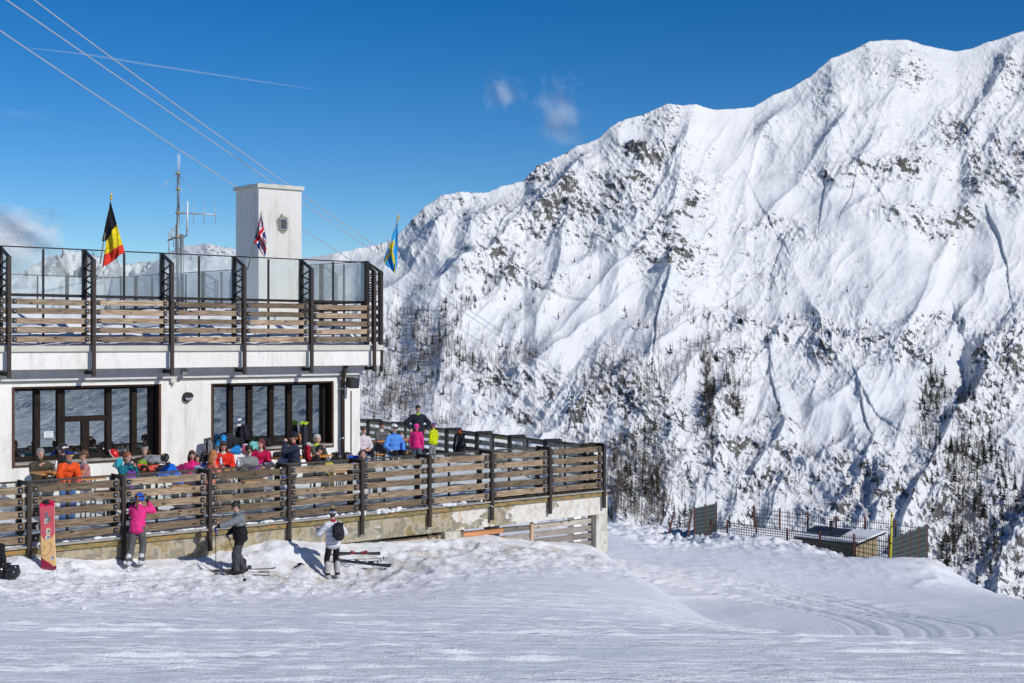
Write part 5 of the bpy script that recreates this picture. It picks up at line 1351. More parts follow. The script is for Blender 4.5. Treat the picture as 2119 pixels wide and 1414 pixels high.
    for q in (-1, 1):
        Hj = hipc+Vector((q*.095*s, 0, -.02*s))
        if pose == 'sit':
            kx = (feet or {}).get('w', .13); K = Vector((q*kx*s, .44*s, hip+.03*s)); Ft = Vector((q*(kx+.02)*s, .46*s, .085*s))
            b.cap(Hj, .098*s, K, .075*s, 2); b.cap(K, .075*s, Ft, .062*s, 2)
            b.cap(Ft+Vector((0, -.03, 0)), .055*s, Ft+Vector((0, .12*s, -.02)), .045*s, 3); b.cap(Ft, .055*s, Ft+Vector((0, 0, .16*s)), .06*s, 3)
        else:
            fo = Vector((feet or {}).get('lr'[q > 0], (q*.12, 0, 0)))*s; An = Vector((fo.x, fo.y, fo.z+.09*s))
            K, An = ik(Hj, An, .43*s, .42*s, (q*.1, 1, 0))
            lk = legk*s; b.cap(Hj, .108*lk, K, .085*lk, 2); b.cap(K, .084*lk, An+Vector((0, 0, .06*s)), .082*lk, 2)
            tn = (feet or {}).get('turn'+'lr'[q > 0], q*.15); fd = Vector((math.sin(tn), math.cos(tn), 0))
            b.cap(An-fd*.06*s+Vector((0, 0, -.03*s)), .062*s, An+fd*.17*s+Vector((0, 0, -.04*s)), .052*s, 3)
            b.cap(An+Vector((0, 0, -.02)), .064*s, An+Vector((0, 0, (feet or {}).get('boot', .08)*s)), .078*s, 3)
    if split == 'yoke':                                                   # darker lower jacket
        b.ell(hipc+td*.05*s, (.4*s, .4*s, .29*s), -5, RT)
    if split == 'hem': b.ell(hipc+td*.02*s, (.4, .4, .12*s), -5, RT)
    mats = [skin or SKIN, cloth(top), cloth(legs), cloth(shoes), cloth(gloves) if gloves else (skin or SKIN), cloth(top2) if top2 else cloth(top), cloth(collar or top), EYE, LIPS]
    # place: head centre over px
    rz = PI+R(face); Rz = Matrix.Rotation(rz, 3, 'Z'); off = Rz @ Vector((hc.x, hc.y, 0))
    loc = Vector((hw.x-off.x, hw.y-off.y, hw.z-(hip+upl)))
    me = b.mesh('body', mats, voxel, 3 if voxel > .012 else 4)
    root = bpy.data.objects.new(name, me); COL.objects.link(root); root.location = loc; root.rotation_euler = (0, 0, rz)
    tag(root, label, 'person', group)
    # hair
    if hair:
        hm = hairmat(hair); m = MB(); rr = random.Random(int(px))
        m.ell(hc+Rh@Vector((0, -.022*s, .042*s)), (.091*s, .104*s, .096*s), 18, 12, rot=Rh, z0=-.25, z1=.999)
        m.ell(hc+Rh@Vector((0, -.055*s, .0)), (.080*s, .066*s, .085*s), 16, 10, rot=Rh, z0=-.95, z1=.9)
        for k in range(16):
            a = rr.uniform(0, 2*PI); e = rr.uniform(.2, 1.3); v_ = Vector((math.cos(a)*math.cos(e)*.07, math.sin(a)*math.cos(e)*.07-.03, math.sin(e)*.075+.045))
            if v_.y > .03: v_.z = max(v_.z, .10)
            m.ell(hc+Rh@(v_*s), (.026*s, .030*s, .022*s), 8, 6, rot=Rh)
        if hairlen > 0:
            L = hairlen*s
            for k in range(9):
                a = -PI*.5+(k-4)*.36; p0 = hc+Rh@Vector((.068*math.cos(a)*s, .068*math.sin(a)*s-.012*s, .02*s)); p1 = hc+Rh@Vector((.085*math.cos(a)*s, .08*math.sin(a)*s-.015*s, -.07*s)); p2 = p1+Vector((rr.uniform(-.02, .02), rr.uniform(-.03, .01)-.02, -L*rr.uniform(.8, 1.05)))
                m.path([p0, p1, (p1+p2)/2+Vector((rr.uniform(-.01, .01), -.01, 0)), p2], [.03*s, .034*s, .030*s, .010*s], 8)
        if hairlen < 0:                                                   # ponytail / bun
            p0 = hc+Rh@Vector((0, -.10*s, .05*s)); m.path([p0, p0+Rh@Vector((0, -.06*s, .0)), p0+Rh@Vector((0, -.075*s, -.10*s)), p0+Rh@Vector((.0, -.06*s, hairlen*s))], [.03*s, .036*s, .034*s, .012*s], 9)
        m.build('hair', hm, root)
    def band(mm, rx, ry, z, hgt, a0=0, a1=2*PI, th=.006, n=26):
        rows = []
        for k in range(n+1):
            a = a0+(a1-a0)*k/n; c, sn = math.cos(a), math.sin(a)
            rows.append([hc+Rh@(Vector((rx*c, ry*sn-.012, z-hgt/2))*s), hc+Rh@(Vector(((rx+th)*c, (ry+th)*sn-.012, z-hgt/2))*s), hc+Rh@(Vector(((rx+th)*c, (ry+th)*sn-.012, z+hgt/2))*s), hc+Rh@(Vector((rx*c, ry*sn-.012, z+hgt/2))*s)])
        mm.grid(rows, closed=True, smooth=False); return mm
    if hat:
        k = hat[0]
        if k == 'helmet':
            m = MB(); m.ell(hc+Rh@Vector((0, -.015*s, .035*s)), (.116*s, .136*s, .120*s), 24, 12, rot=Rh, z0=-.12, z1=.999); m.ell(hc+Rh@Vector((0, -.045*s, .005*s)), (.100*s, .098*s, .085*s), 20, 10, rot=Rh, z0=-.7, z1=.5)
            for q in (-1, 1): m.ell(hc+Rh@Vector((q*.086*s, -.005*s, -.02*s)), (.022*s, .045*s, .055*s), 12, 8, rot=Rh)
            hh = m.build('helmet', simple('shell_%02x%02x%02x' % tuple(int(c*255) for c in hat[1]), hat[1], .25, .5, 0, .05), root)
            m = MB(); band(m, .117, .136, .055, .03, -PI*1.08, PI*.08); m.build('goggle_strap', cloth(hat[2]), hh)
            if len(hat) > 3 and hat[3]:
                m = MB(); band(m, .098, .118, .060 if hat[3] == 'up' else .015, .062, PI*.14, PI*.86, .028); m.build('goggles', simple('goggle_lens', (.05, .045, .05), .12, .6), hh)
            if len(hat) > 4:
                m = MB()
                for q in (-.35, .0, .35): m.path([hc+Rh@(Vector((.110*math.sin(q+u)*1.0+.0, -.015+.131*math.cos(u*1.6)*math.cos(q)*(-.3), .05+.105*math.cos(u)))*s) for u in np.linspace(-.9, .9, 9)], .008*s, 6)
                m.build('helmet_stripe', cloth(hat[4]), hh)
        if k in ('beanie', 'pompom'):
            m = MB(); m.ell(hc+Rh@Vector((0, -.02*s, .045*s)), (.100*s, .116*s, .108*s), 22, 12, rot=Rh, z0=-.15, z1=.999); m.ell(hc+Rh@Vector((0, -.04*s, .02*s)), (.09*s, .09*s, .06*s), 16, 8, rot=Rh)
            hh = m.build('knitted_hat', cloth(hat[1]), root)
            m = MB(); band(m, .099, .117, .038, .05); m.build('hat_band', cloth(hat[2]), hh)
            if k == 'pompom':
                m = MB(); rr = random.Random(3); pc = hc+Rh@Vector((0, -.04*s, .175*s)); m.ell(pc, .052*s, 14, 10)
                for q in range(60):
                    v_ = Vector((rr.gauss(0, 1), rr.gauss(0, 1), rr.gauss(0, 1))).normalized(); m.tube(pc+v_*.04*s, pc+v_*.068*s, .009*s, .002, 4)
                m.build('pompom', cloth((.42, .29, .14)), hh)
        if k == 'headband':
            m = MB(); band(m, .086, .104, hat[2] if len(hat) > 2 else .055, .055, th=.008); hh = m.build('headband', cloth(hat[1]), root)
    if glasses:
        m = MB()
        gc = simple('dark_sunglass_lens', (.015, .015, .018), .15, .6) if glasses != 'yellow' else simple('yellow_goggle_frame', (.75, .42, .02), .3, .5)
        zz = .018 if glasses in ('on', 'yellow') else .10; yy = .093 if glasses in ('on', 'yellow') else .070
        for q in (-1, 1):
            m.ell(hc+Rh@(Vector((q*.032, yy, zz))*s), (.027*s, .010*s, .019*s), 10, 6, rot=Rh)
            m.bar(hc+Rh@(Vector((q*.058, yy-.012, zz+.004))*s), hc+Rh@(Vector((q*.084, -.02, zz+.004))*s), .006*s, .009*s)
        m.bar(hc+Rh@(Vector((-.02, yy+.004, zz+.004))*s), hc+Rh@(Vector((.02, yy+.004, zz+.004))*s), .006*s, .007*s)
        m.build('sunglasses' if glasses != 'yellow' else 'goggles', gc, root)
    Mw = Matrix.Translation(loc) @ Matrix.Rotation(rz, 4, 'Z')
    root['dbg'] = 0; del root['dbg']
    sl, tl = w2loc(loc.x, loc.y)
    print('P', label[:28], 'Y%.1f t%.2f h%.2f hip%.2f s%.2f feetz%.2f floor%.2f' % (Y, tl, h, hip, s, loc.z, floor))
    return dict(o=root, M=Mw, s=s, hc=hc, sh=sh, hip=hipc, td=td, hands=hand_pts, RT=RT, Rh=Rh, nb=nb)
def wpt(p, v): return p['M'] @ Vector(v)

def tshape(root, mb, name, mat): return mb.build(name, mat, root)
def backpack(label, loc, rz, H=.46, c1=(.04,.04,.05), c2=None, tilt=0.0, group=None, wid=.28, dep=.17):
    t = thing('backpack', label, 'backpack', loc, rz, group); t.rotation_euler = (tilt, 0, rz)
    b = Body(); b.ell((0, 0, H*.42), (wid*.52, dep*.52, H*.43), 0); b.ell((0, 0, H*.70), (wid*.44, dep*.46, H*.28), 0); b.ell((0, -.02, H*.22), (wid*.46, dep*.55, H*.22), 0); b.ell((0, -dep*.42, H*.32), (wid*.34, dep*.25, H*.2), 1); b.ell((0, -.02, H*.90), (wid*.42, dep*.48, H*.10), 1)
    me = b.mesh('pack_body', [cloth(c1), cloth(c2 or c1)], .016, 2); o = bpy.data.objects.new('pack_body', me); COL.objects.link(o); o.parent = t
    for q in (-1, 1):
        m = MB(); m.path([(q*.07, dep*.42, H*.92), (q*.09, dep*.62, H*.78), (q*.10, dep*.66, H*.5), (q*.09, dep*.5, H*.16)], [.016]*4, 6); m.build('strap', cloth((.03, .03, .035)), t)
    m = MB(); m.path([(-.03, dep*.3, H*.96), (0, dep*.3, H*1.04), (.03, dep*.3, H*.96)], .010, 6); m.build('carry_loop', cloth((.03, .03, .035)), t)
    return t

BLK = (.022, .022, .026); GRY = (.20, .21, .22)
OUTF = 41.3                                          # screen angle of somebody facing straight out over the railing
# ---- foreground skiers (on the snow)
g_ = 'people standing on the snow'
def fl_at(px, Y): 
    x = (px-CX)*Y/F; return gh(x, Y)
pA = person('girl in a bright pink jacket and blue helmet leaning on the deck railing', 289, 1021, Y=30.75, face=176, pose='stand', H=1.5, lean=.30, hp=-.15, top=(.83,.045,.25), legk=1.05, legs=(.115,.115,.12), shoes=(.70,.70,.72), gloves=(.02,.02,.022),
    hands={'l': (-.19,.15,.07), 'r': (.19,.15,.13), 'lh': (-.3,.1,-1), 'rh': (.3,.1,-1)}, hair=(.16,.075,.04), hairlen=-.36, hat=('helmet', (.02,.10,.50), (.02,.02,.025)), voxel=.011, puff=.026, feet={'l': (-.16,-.16,.0), 'r': (.12,-.02,.0), 'boot': .14}, floor=-4.80, group=g_, width=.95)
pB_ = person('dark haired skier in a grey and black jacket standing on skis holding two poles', 487, 1038, Y=31.3, face=-66, pose='stand', H=1.75, lean=.13, hp=.42, top=(.22,.245,.26), top2=(.018,.018,.02), split='yoke', legs=(.075,.078,.085), shoes=(.02,.02,.022), gloves=(.02,.02,.022), collar=(.22,.245,.26),
    hands={'l': (-.17,.60,-.22), 'r': (.20,.16,-.40), 'lh': (-.5,-.2,-1), 'rh': (.6,-.9,-.3)}, hair=(.02,.016,.014), glasses='on', voxel=.011, puff=.042, width=1.08, legk=1.12, feet={'l': (-.12,.13,.0), 'r': (.12,-.10,.0), 'boot': .2, 'turnl': .1, 'turnr': 0.0}, floor=fl_at(515, 31.2)+.03, group=g_)
pC = person('woman in a white ski jacket and bobble hat looking at her phone on the snow', 688, 1053, Y=32.7, face=-148, pose='stand', H=1.66, lean=.05, hp=.15, hy=-.35, top=(.72,.72,.78), legs=(.014,.014,.016), shoes=(.50,.50,.49), collar=(.40,.03,.05),
    hands={'l': (-.27,.33,-.13), 'r': (.20,.20,-.20), 'lh': (-.5,-.6,-.8), 'rh': (.8,-.4,-.8)}, hair=(.05,.03,.02), hat=('pompom', (.025,.025,.035), (.55,.55,.62)), voxel=.011, puff=.024, feet={'l': (-.14,.03,0), 'r': (.11,-.02,0), 'boot': .30}, floor=fl_at(690, 32.6)+.0, group=g_, width=1.0, legk=.88)
bp = backpack('black drawstring backpack worn by the woman in the white jacket', wpt(pC, pC['hip']+Vector((.02, -.26, .08))), pC['o'].rotation_euler.z, .43, (.030,.030,.04), (.020,.020,.025), wid=.26, dep=.17)
hh = wpt(pC, pC['hands']['l']); m = MB(); m.bar((-.0, 0, -.06), (0, 0, .06), .065, .01); ph = m.build('phone', simple('phone_body', (.12, .13, .25), .25, .5), None, loc=hh+Vector((0, 0, .03))); tag(ph, 'small phone held up by the woman in the white jacket', 'phone'); ph.rotation_euler = (.3, .5, 0)
# ---- on the deck
PP = {}
PP['olive'] = person('grey haired man in an olive jumper with his chin on his hand', 84, 927, t=3.2, face=25, pose='sit', lean=.18, top=(.085,.072,.045), legs=(.02,.02,.022), hands={'r': (.04,.24,-.02), 'l': (-.33,.10,-.44), 'rh': (.6,.3,-.9), 'lh': (-.6,-.4,-.2)}, hair=(.26,.25,.24), hy=.1, width=1.08)
PP['blackhelm'] = person('skier in a black helmet with white and red goggles behind the man in orange', 129, 919, t=3.4, face=-60, pose='sit', H=1.72, lean=.1, top=(.03,.03,.035), hat=('helmet', (.03,.03,.032), (.78,.74,.74), 'up'), hair=(.05,.03,.02))
PP['orange'] = person('man in an orange jacket with a dark blue headband and yellow goggles', 143, 931, t=1.55, face=38, pose='stand', H=1.75, lean=.22, hy=.45, top=(.85,.10,.018), collar=(.09,.09,.10), legs=(.02,.17,.55), hands={'l': (-.10,.40,-.38), 'r': (.22,.36,-.36)}, hair=(.03,.02,.02), hat=('headband', (.02,.04,.28), .075), glasses='yellow', puff=.03, voxel=.014, feet={'boot': .2})
PP['pinkwool'] = person('man in sunglasses and a salmon pink woollen sweater facing left', 173, 931, t=2.9, face=-62, pose='sit', lean=.08, top=(.58,.24,.23), collar=(.36,.36,.38), hair=(.13,.065,.035), glasses='on', hands={'l': (-.1,.32,-.38)})
PP['teal'] = person('auburn haired woman in a teal ski jacket with her hand raised to her mouth', 264, 935, t=2.3, face=62, pose='sit', lean=.24, hp=-.1, top=(.012,.17,.23), collar=(.02,.05,.09), legs=(.015,.05,.08), hands={'l': (.02,.28,.05), 'r': (.12,.36,-.30), 'lh': (-.3,.3,-1)}, hair=(.26,.09,.035), puff=.015)
PP['fur'] = person('woman in a grey headband and dark brown fur coat sitting against the wall', 299, 921, t=4.0, face=8, pose='sit', lean=.08, top=(.045,.032,.024), collar=(.10,.065,.04), hands={'l': (-.14,.3,-.38), 'r': (.14,.3,-.38)}, hair=(.03,.02,.016), hairlen=.06, hat=('headband', (.33,.34,.36), .07), puff=.03)
PP['bluekid'] = person('child in a bright blue jacket and yellow marked black helmet bending over the table', 342, 940, t=1.9, face=-62, pose='stand', H=1.45, lean=.55, hp=.3, top=(.02,.17,.72), collar=(.02,.02,.03), legs=(.02,.025,.045), hands={'l': (-.14,.38,-.22), 'r': (.14,.38,-.22)}, hair=(.04,.03,.02), hat=('helmet', (.025,.025,.028), (.02,.02,.02), None, (.70,.78,.05)), puff=.02, gloves=BLK)
PP['magenta'] = person('girl in a magenta fitted top with sunglasses pushed up on her hair', 397, 932, t=2.6, face=15, pose='sit', lean=.25, H=1.6, side=-.12, top=(.80,.02,.20), legs=(.30,.03,.12), hands={'l': (-.33,.12,-.34), 'r': (.12,.3,-.34)}, hair=(.10,.05,.03), hairlen=.12, glasses='up', width=.88)
PP['magentaback'] = person('small dark haired girl mostly hidden behind the magenta and lavender tops', 408, 941, t=3.3, face=20, pose='sit', H=1.4, top=(.35,.02,.12), hair=(.05,.03,.02), hairlen=.1)
PP['lavender'] = person('dark haired person in a lavender and white hooded jacket seen from behind', 424, 935, t=1.9, face=165, pose='sit', lean=.22, top=(.55,.57,.80), collar=(.13,.17,.40), hands={'l': (-.2,.3,-.34), 'r': (.2,.3,-.34)}, hair=(.03,.022,.02), hairlen=.04, puff=.018, hy=-.3)
PP['coral'] = person('woman with long reddish blond hair in a coral fleece turning to the right', 442, 931, t=1.6, face=125, pose='sit', lean=.18, top=(.85,.23,.15), collar=(.80,.30,.25), hands={'l': (.02,.24,-.02), 'r': (.14,.34,-.32)}, hair=(.42,.17,.06), hairlen=.20)
PP['red'] = person('dark haired woman in a red jacket looking down at the phone in her hands', 462, 913, t=3.2, face=12, pose='sit', lean=.10, hp=.38, top=(.80,.035,.02), collar=(.70,.62,.48), legs=(.02,.02,.024), hands={'l': (-.06,.26,-.26), 'r': (.07,.26,-.26)}, hair=(.05,.025,.018), hairlen=.14, glasses='up', puff=.025)
PP['greyblack'] = person('man in sunglasses and a grey and black jacket at the table', 514, 921, t=2.2, face=28, pose='sit', lean=.28, hp=.25, top=(.27,.28,.29), top2=(.02,.02,.023), split='arms', legs=BLK, hands={'l': (-.02,.30,-.28), 'r': (.14,.32,-.26)}, hair=(.018,.015,.013), glasses='on', puff=.025, width=1.06)
PP['crimson'] = person('woman with dark red hair in a crimson puffer jacket looking left', 540, 908, t=3.1, face=-12, hy=-.35, pose='sit', lean=.10, top=(.62,.012,.085), collar=(.60,.50,.48), hands={'l': (-.16,.34,-.36), 'r': (.10,.34,-.36)}, hair=(.14,.02,.03), hairlen=.24, puff=.03)
PP['whiteblue'] = person('dark haired child in a white and dark blue patterned jacket', 594, 923, t=2.1, face=10, pose='sit', H=1.42, lean=.05, top=(.45,.48,.62), legs=(.05,.12,.40), collar=BLK, hair=(.03,.02,.017), hairlen=.10)
PP['navy'] = person('standing woman in a navy puffer jacket with a ginger ponytail', 607, 894, t=1.75, face=-72, pose='stand', H=1.70, lean=.05, top=(.030,.040,.070), collar=(.30,.02,.03), legs=(.025,.03,.045), hands={'l': (-.10,.24,.13), 'r': (.10,.25,-.10), 'lh': (-.5,.1,-1)}, hair=(.45,.18,.06), hairlen=-.26, hat=('beanie', (.02,.022,.025), (.03,.03,.032)), puff=.03, shoes=(.02,.02,.02))
PP['greyhair'] = person('grey haired man in a lime trimmed jacket and yellow trousers, hand to his mouth', 657, 898, t=2.9, face=70, pose='sit', lean=.15, top=(.10,.12,.085), collar=(.62,.85,.05), legs=(.80,.66,.01), hands={'l': (.04,.24,.03), 'r': (.14,.34,-.30), 'lh': (-.4,.2,-1)}, hair=(.46,.46,.47), puff=.015)
PP['blackbend'] = person('black haired person in a black jacket hunched over the table with head in hand', 661, 921, t=1.9, face=115, pose='sit', lean=.42, hp=.25, top=(.022,.022,.028), hands={'l': (-.02,.26,.0), 'r': (.14,.3,-.2)}, hair=(.018,.015,.014), puff=.02)
# group at the far side
PP['whitegirl'] = person('girl in a white and pink patterned jacket sitting by the corner of the building', 753, 883, Y=42.6, face=32, pose='sit', H=1.55, lean=.05, hp=.3, top=(.68,.60,.64), legs=BLK, hands={'l': (-.1,.26,-.34), 'r': (.1,.26,-.34)}, hair=(.10,.045,.025), hairlen=-.12, puff=.02)
PP['cardigan'] = person('man in a grey cardigan and white shirt reading at the far orange table', 791, 871, Y=45.2, face=38, pose='sit', lean=.20, hp=.35, top=(.13,.13,.135), collar=(.60,.60,.58), hands={'l': (-.08,.32,-.38), 'r': (.1,.32,-.38)}, hair=(.035,.022,.018))
PP['sky'] = person('woman in a white helmet and sky blue jacket on the far bench', 816, 878, Y=43.6, face=30, pose='sit', lean=.05, hp=.15, hy=.25, top=(.10,.30,.80), collar=(.06,.20,.60), legs=(.015,.015,.018), hands={'l': (-.30,.05,-.46), 'r': (.20,.22,-.40)}, hair=(.03,.02,.02), hat=('helmet', (.70,.71,.72), (.10,.10,.11), 'up'), puff=.02)
PP['dblue'] = person('child in a dark blue jacket with pink shoulders partly hidden behind the sky blue jacket', 829, 892, Y=44.9, face=60, pose='sit', H=1.4, lean=.05, top=(.02,.05,.35), collar=(.75,.20,.32), hair=(.05,.03,.02), hands={'l': (-.25,.1,-.42)})
PP['pinkkid'] = person('child in a pink helmet and hot pink jacket standing with its back to us', 862, 877, Y=44.0, face=165, pose='stand', H=1.3, lean=.0, top=(.82,.03,.22), collar=(.55,.01,.06), legs=(.13,.17,.22), hands={'l': (-.25,.02,-.54), 'r': (.25,.02,-.54)}, gloves=(.82,.03,.22), hair=(.03,.02,.02), hat=('helmet', (.85,.05,.32), (.35,.02,.10)), puff=.02)
PP['instructor'] = person('tall man in a dark navy ski jacket standing behind the pink child', 865, 838, Y=47.2, face=12, pose='stand', H=1.8, lean=.02, hp=.35, top=(.022,.028,.045), collar=(.35,.55,.03), legs=(.02,.022,.03), hands={'l': (-.27,.12,-.42), 'r': (.27,.12,-.40), 'lh': (-1,-.3,0), 'rh': (1,-.3,0)}, hair=(.04,.028,.02), puff=.03)
PP['limekid'] = person('child in a lime yellow jacket and striped hat standing by the side railing', 897, 875, Y=45.9, face=-125, pose='stand', H=1.28, lean=.03, top=(.60,.68,.01), legs=(.28,.28,.30), hands={'l': (-.22,.06,-.53), 'r': (.22,.06,-.53)}, gloves=(.02,.20,.45), hat=('beanie', (.10,.12,.35), (.55,.10,.14)), puff=.02)
PP['lounger'] = person('woman with curly brown hair lying back on the blue deck chair', 750, 931, t=1.7, face=40, pose='sit', lean=-.55, hp=.1, top=(.05,.05,.06), hair=(.10,.05,.03), hairlen=.08, hands={'l': (-.15,.2,-.4), 'r': (.15,.2,-.4)})
# ---------------------------------------------------------------- tables and benches (parallel to the facade)
def table(label, px0, px1, t, z=None, w=.62, group='orange beer tables on the deck', rz=0.0):
    s0, s1 = s_at(px0, t), s_at(px1, t); c = loc2w((s0+s1)/2, t); L = s1-s0; fz = deck_z((s0+s1)/2, min(t, 5))
    zt_ = (z if z is not None else fz+.78)-fz
    r = thing('beer_table', label, 'table', (c.x, c.y, fz), TH+rz, group)
    m = MB(); m.box(-L/2, L/2, -w/2, w/2, zt_-.03, zt_); m.box(-L/2+.1, L/2-.1, -w/2+.05, w/2-.05, zt_-.06, zt_-.031); m.build('table_top', TABLEW, r)
    for q in (-1, 1):
        x = q*(L/2-.3); m = MB()
        for y in (-1, 1): m.bar((x, y*w*.40, -.1), (x, y*w*.30, zt_-.06), .03, .03)
        m.bar((x, -w*.36, zt_*.35), (x, w*.36, zt_*.35), .02, .02); m.bar((x, 0, zt_*.35), (x-q*.35, 0, zt_-.07), .015, .02)
        m.build('leg', GREENWIRE, r)
    return r, zt_+fz
def bench(label, px0, px1, t, z, w=.25):
    s0, s1 = s_at(px0, t), s_at(px1, t); c = loc2w((s0+s1)/2, t); L = s1-s0; fz = deck_z((s0+s1)/2, min(t, 5))
    r = thing('bench', label, 'bench', (c.x, c.y, fz), TH, 'orange beer benches on the deck'); zz = z-fz
    m = MB(); m.box(-L/2, L/2, -w/2, w/2, zz-.03, zz); m.build('seat', TABLEW, r)
    for q in (-1, 1):
        x = q*(L/2-.25); m = MB()
        for y in (-1, 1): m.bar((x, y*w*.42, -.1), (x, y*w*.32, zz-.03), .025, .025)
        m.bar((x, -w*.38, zz*.4), (x, w*.38, zz*.4), .018, .018); m.build('leg', GREENWIRE, r)
    return r
def ztab(px, py, t): return z_at(px, py, t)
T1, z1 = table('orange table between the man in olive and the man in orange', 74, 166, 2.55, ztab(110, 975, 2.6))
T2, z2 = table('orange table heaped with jackets in front of the headband woman', 262, 372, 3.1, ztab(330, 972, 3.0))
T3, z3 = table('orange table in front of the red jacket and crimson jacket women', 452, 556, 2.55, ztab(500, 966, 2.6))
T4, z4 = table('orange table under the right window with black gloves on its left end', 566, 674, 2.7, ztab(600, 945, 2.6), .7)
T5, z5 = table('far orange table where the man in the cardigan is reading', 771, 853, 8.0, -(912-CY)*44.9/F, .6)
bench('orange bench close to the railing left of the purple jacket', 196, 242, 1.2, ztab(215, 1014, 1.2))
bench('orange bench end seen between planks left of the coral fleece', 352, 386, 1.3, ztab(370, 1003, 1.3))
bench('orange bench under the table in front of the crimson jacket', 500, 552, 1.4, ztab(530, 992, 1.4))
bench('orange bench right of the yellow trousers', 684, 722, 1.6, ztab(705, 974, 1.6))
bench('far orange bench beside the sky blue jacket', 776, 852, 6.6, -(938-CY)*43.6/F)
bench('orange bench behind the railing in front of the pink sweater', 150, 214, 1.5, ztab(190, 988, 1.5), .3)
# ---------------------------------------------------------------- clothes and bags lying about
def heap(name, label, cat, c, r, mats, seed, rz=0.0, group=None, n=7, flat=1.0):
    """crumpled garment: lumpy continuous surface with folds"""
    rr = random.Random(seed); b = Body()
    for k in range(n):
        a = rr.uniform(0, 2*PI); d = rr.uniform(.0, .62)
        b.ell((r[0]*d*math.cos(a), r[1]*d*math.sin(a), r[2]*rr.uniform(.25, .6)*(1-.3*d)), (r[0]*rr.uniform(.32, .55), r[1]*rr.uniform(.4, .6), r[2]*rr.uniform(.35, .55)*flat), rr.randrange(len(mats)) if k > 1 else 0, Matrix.Rotation(rr.uniform(-.6, .6), 3, 'Z') @ Matrix.Rotation(rr.uniform(-.4, .4), 3, 'Y'))
    for k in range(4):
        a = rr.uniform(0, 2*PI); b.cap((r[0]*.3*math.cos(a), r[1]*.3*math.sin(a), r[2]*.5), r[2]*.22, (r[0]*.95*math.cos(a), r[1]*.95*math.sin(a), r[2]*.15), r[2]*.16, rr.randrange(len(mats)))
    me = b.mesh(name, mats, .016, 2); o = bpy.data.objects.new(name, me); COL.objects.link(o); o.location = c; o.rotation_euler = (0, 0, rz)
    return tag(o, label, cat, group)
def wl(px, py, t): # world point at picture height py on plane t
    s = s_at(px, t); return loc2w(s, t, z_at(px, py, t))
G2 = 'clothes and bags on the deck tables and sills'
heap('jacket', 'dark green and grey jacket heap on the table beside the headband woman', 'jacket', wl(318, 962, 3.1), (.36,.24,.24), [cloth((.03,.06,.045)), cloth((.10,.11,.10)), cloth((.30,.31,.33))], 1, TH, G2)
heap('jacket', 'black jacket with coral red edging lying at the table edge', 'jacket', wl(308, 972, 2.75), (.42,.20,.15), [cloth((.02,.02,.025)), cloth((.75,.12,.08)), cloth((.02,.02,.025))], 2, TH, G2)
heap('jacket', 'bright green hood showing in the heap of jackets', 'jacket', wl(294, 962, 2.9), (.12,.10,.14), [cloth((.25,.50,.04))], 3, TH, G2)
heap('jacket', 'purple jacket hanging at the railing beside the teal jacket', 'jacket', wl(270, 1000, 1.5), (.17,.13,.26), [cloth((.28,.07,.45)), cloth((.22,.05,.36))], 4, TH, G2, flat=1.6)
heap('jacket', 'light turquoise jacket slung behind the auburn haired woman', 'jacket', wl(246, 966, 3.4), (.13,.12,.22), [cloth((.04,.40,.50)), cloth((.55,.60,.62))], 5, TH, G2)
heap('jacket', 'dark crimson jacket lying between the blue child and the magenta girl', 'jacket', wl(376, 974, 2.4), (.18,.15,.18), [cloth((.35,.02,.14))], 6, TH, G2)
TS = TF+.18
def sill(px, py): return wl(px, py, TS)
zs_ = zr_b+.056
def on_sill(px, t=TS): s = s_at(px, t); return loc2w(s, t, zs_)
heap('jacket', 'black jacket pile with a white tag on the right window sill', 'jacket', on_sill(480), (.34,.17,.40), [cloth((.022,.022,.028)), cloth((.03,.03,.04))], 11, TH, G2)
heap('jacket', 'bright blue jacket sleeve at the left end of the right window sill', 'jacket', on_sill(459), (.17,.13,.40), [cloth((.02,.30,.70)), cloth((.02,.06,.07))], 12, TH, G2)
heap('jacket', 'sky blue jacket hanging from the right window sill', 'jacket', on_sill(489, TF+.02)+Vector((0, 0, -.12)), (.30,.13,.22), [cloth((.03,.32,.75)), cloth((.02,.22,.60))], 13, TH, G2)
heap('jacket', 'pink white and black patterned jacket on the right window sill', 'jacket', on_sill(509, TF+.02)+Vector((0, 0, -.12)), (.20,.13,.24), [cloth((.70,.50,.55)), cloth((.65,.65,.66)), cloth((.05,.05,.06)), cloth((.50,.10,.20))], 14, TH, G2, n=12)
heap('jacket', 'mint green jacket on the right window sill beside the crimson jacket woman', 'jacket', on_sill(526, TF+.04)+Vector((0, 0, -.05)), (.22,.14,.24), [cloth((.20,.58,.55))], 15, TH, G2)
heap('jacket', 'grey and white jacket at the corner of the right window behind the red jacket', 'jacket', on_sill(448, TF+.0)+Vector((0, 0, -.15)), (.20,.13,.28), [cloth((.50,.51,.52)), cloth((.08,.09,.10))], 16, TH, G2)
heap('jacket', 'dark bundle behind the dark red hair on the right window sill', 'jacket', on_sill(551), (.18,.13,.26), [cloth((.02,.02,.025))], 17, TH, G2)
rzO = TH+PI
b1 = backpack('black backpack on top of the clothes on the right window sill', on_sill(511)+Vector((0, 0, .18)), rzO, .44, (.022,.022,.026), None, .2, wid=.42)
b2 = backpack('grey striped backpack leaning on the wall left of the right window', wl(432, 945, 4.35), rzO, .50, (.22,.22,.23), (.10,.10,.10), wid=.34)
b3 = backpack('tall black backpack with yellow green edging on the sill behind the grey haired man', on_sill(630, TF+.02)+Vector((0, 0, -.12)), rzO, .78, (.035,.037,.045), (.45,.62,.04), wid=.36)
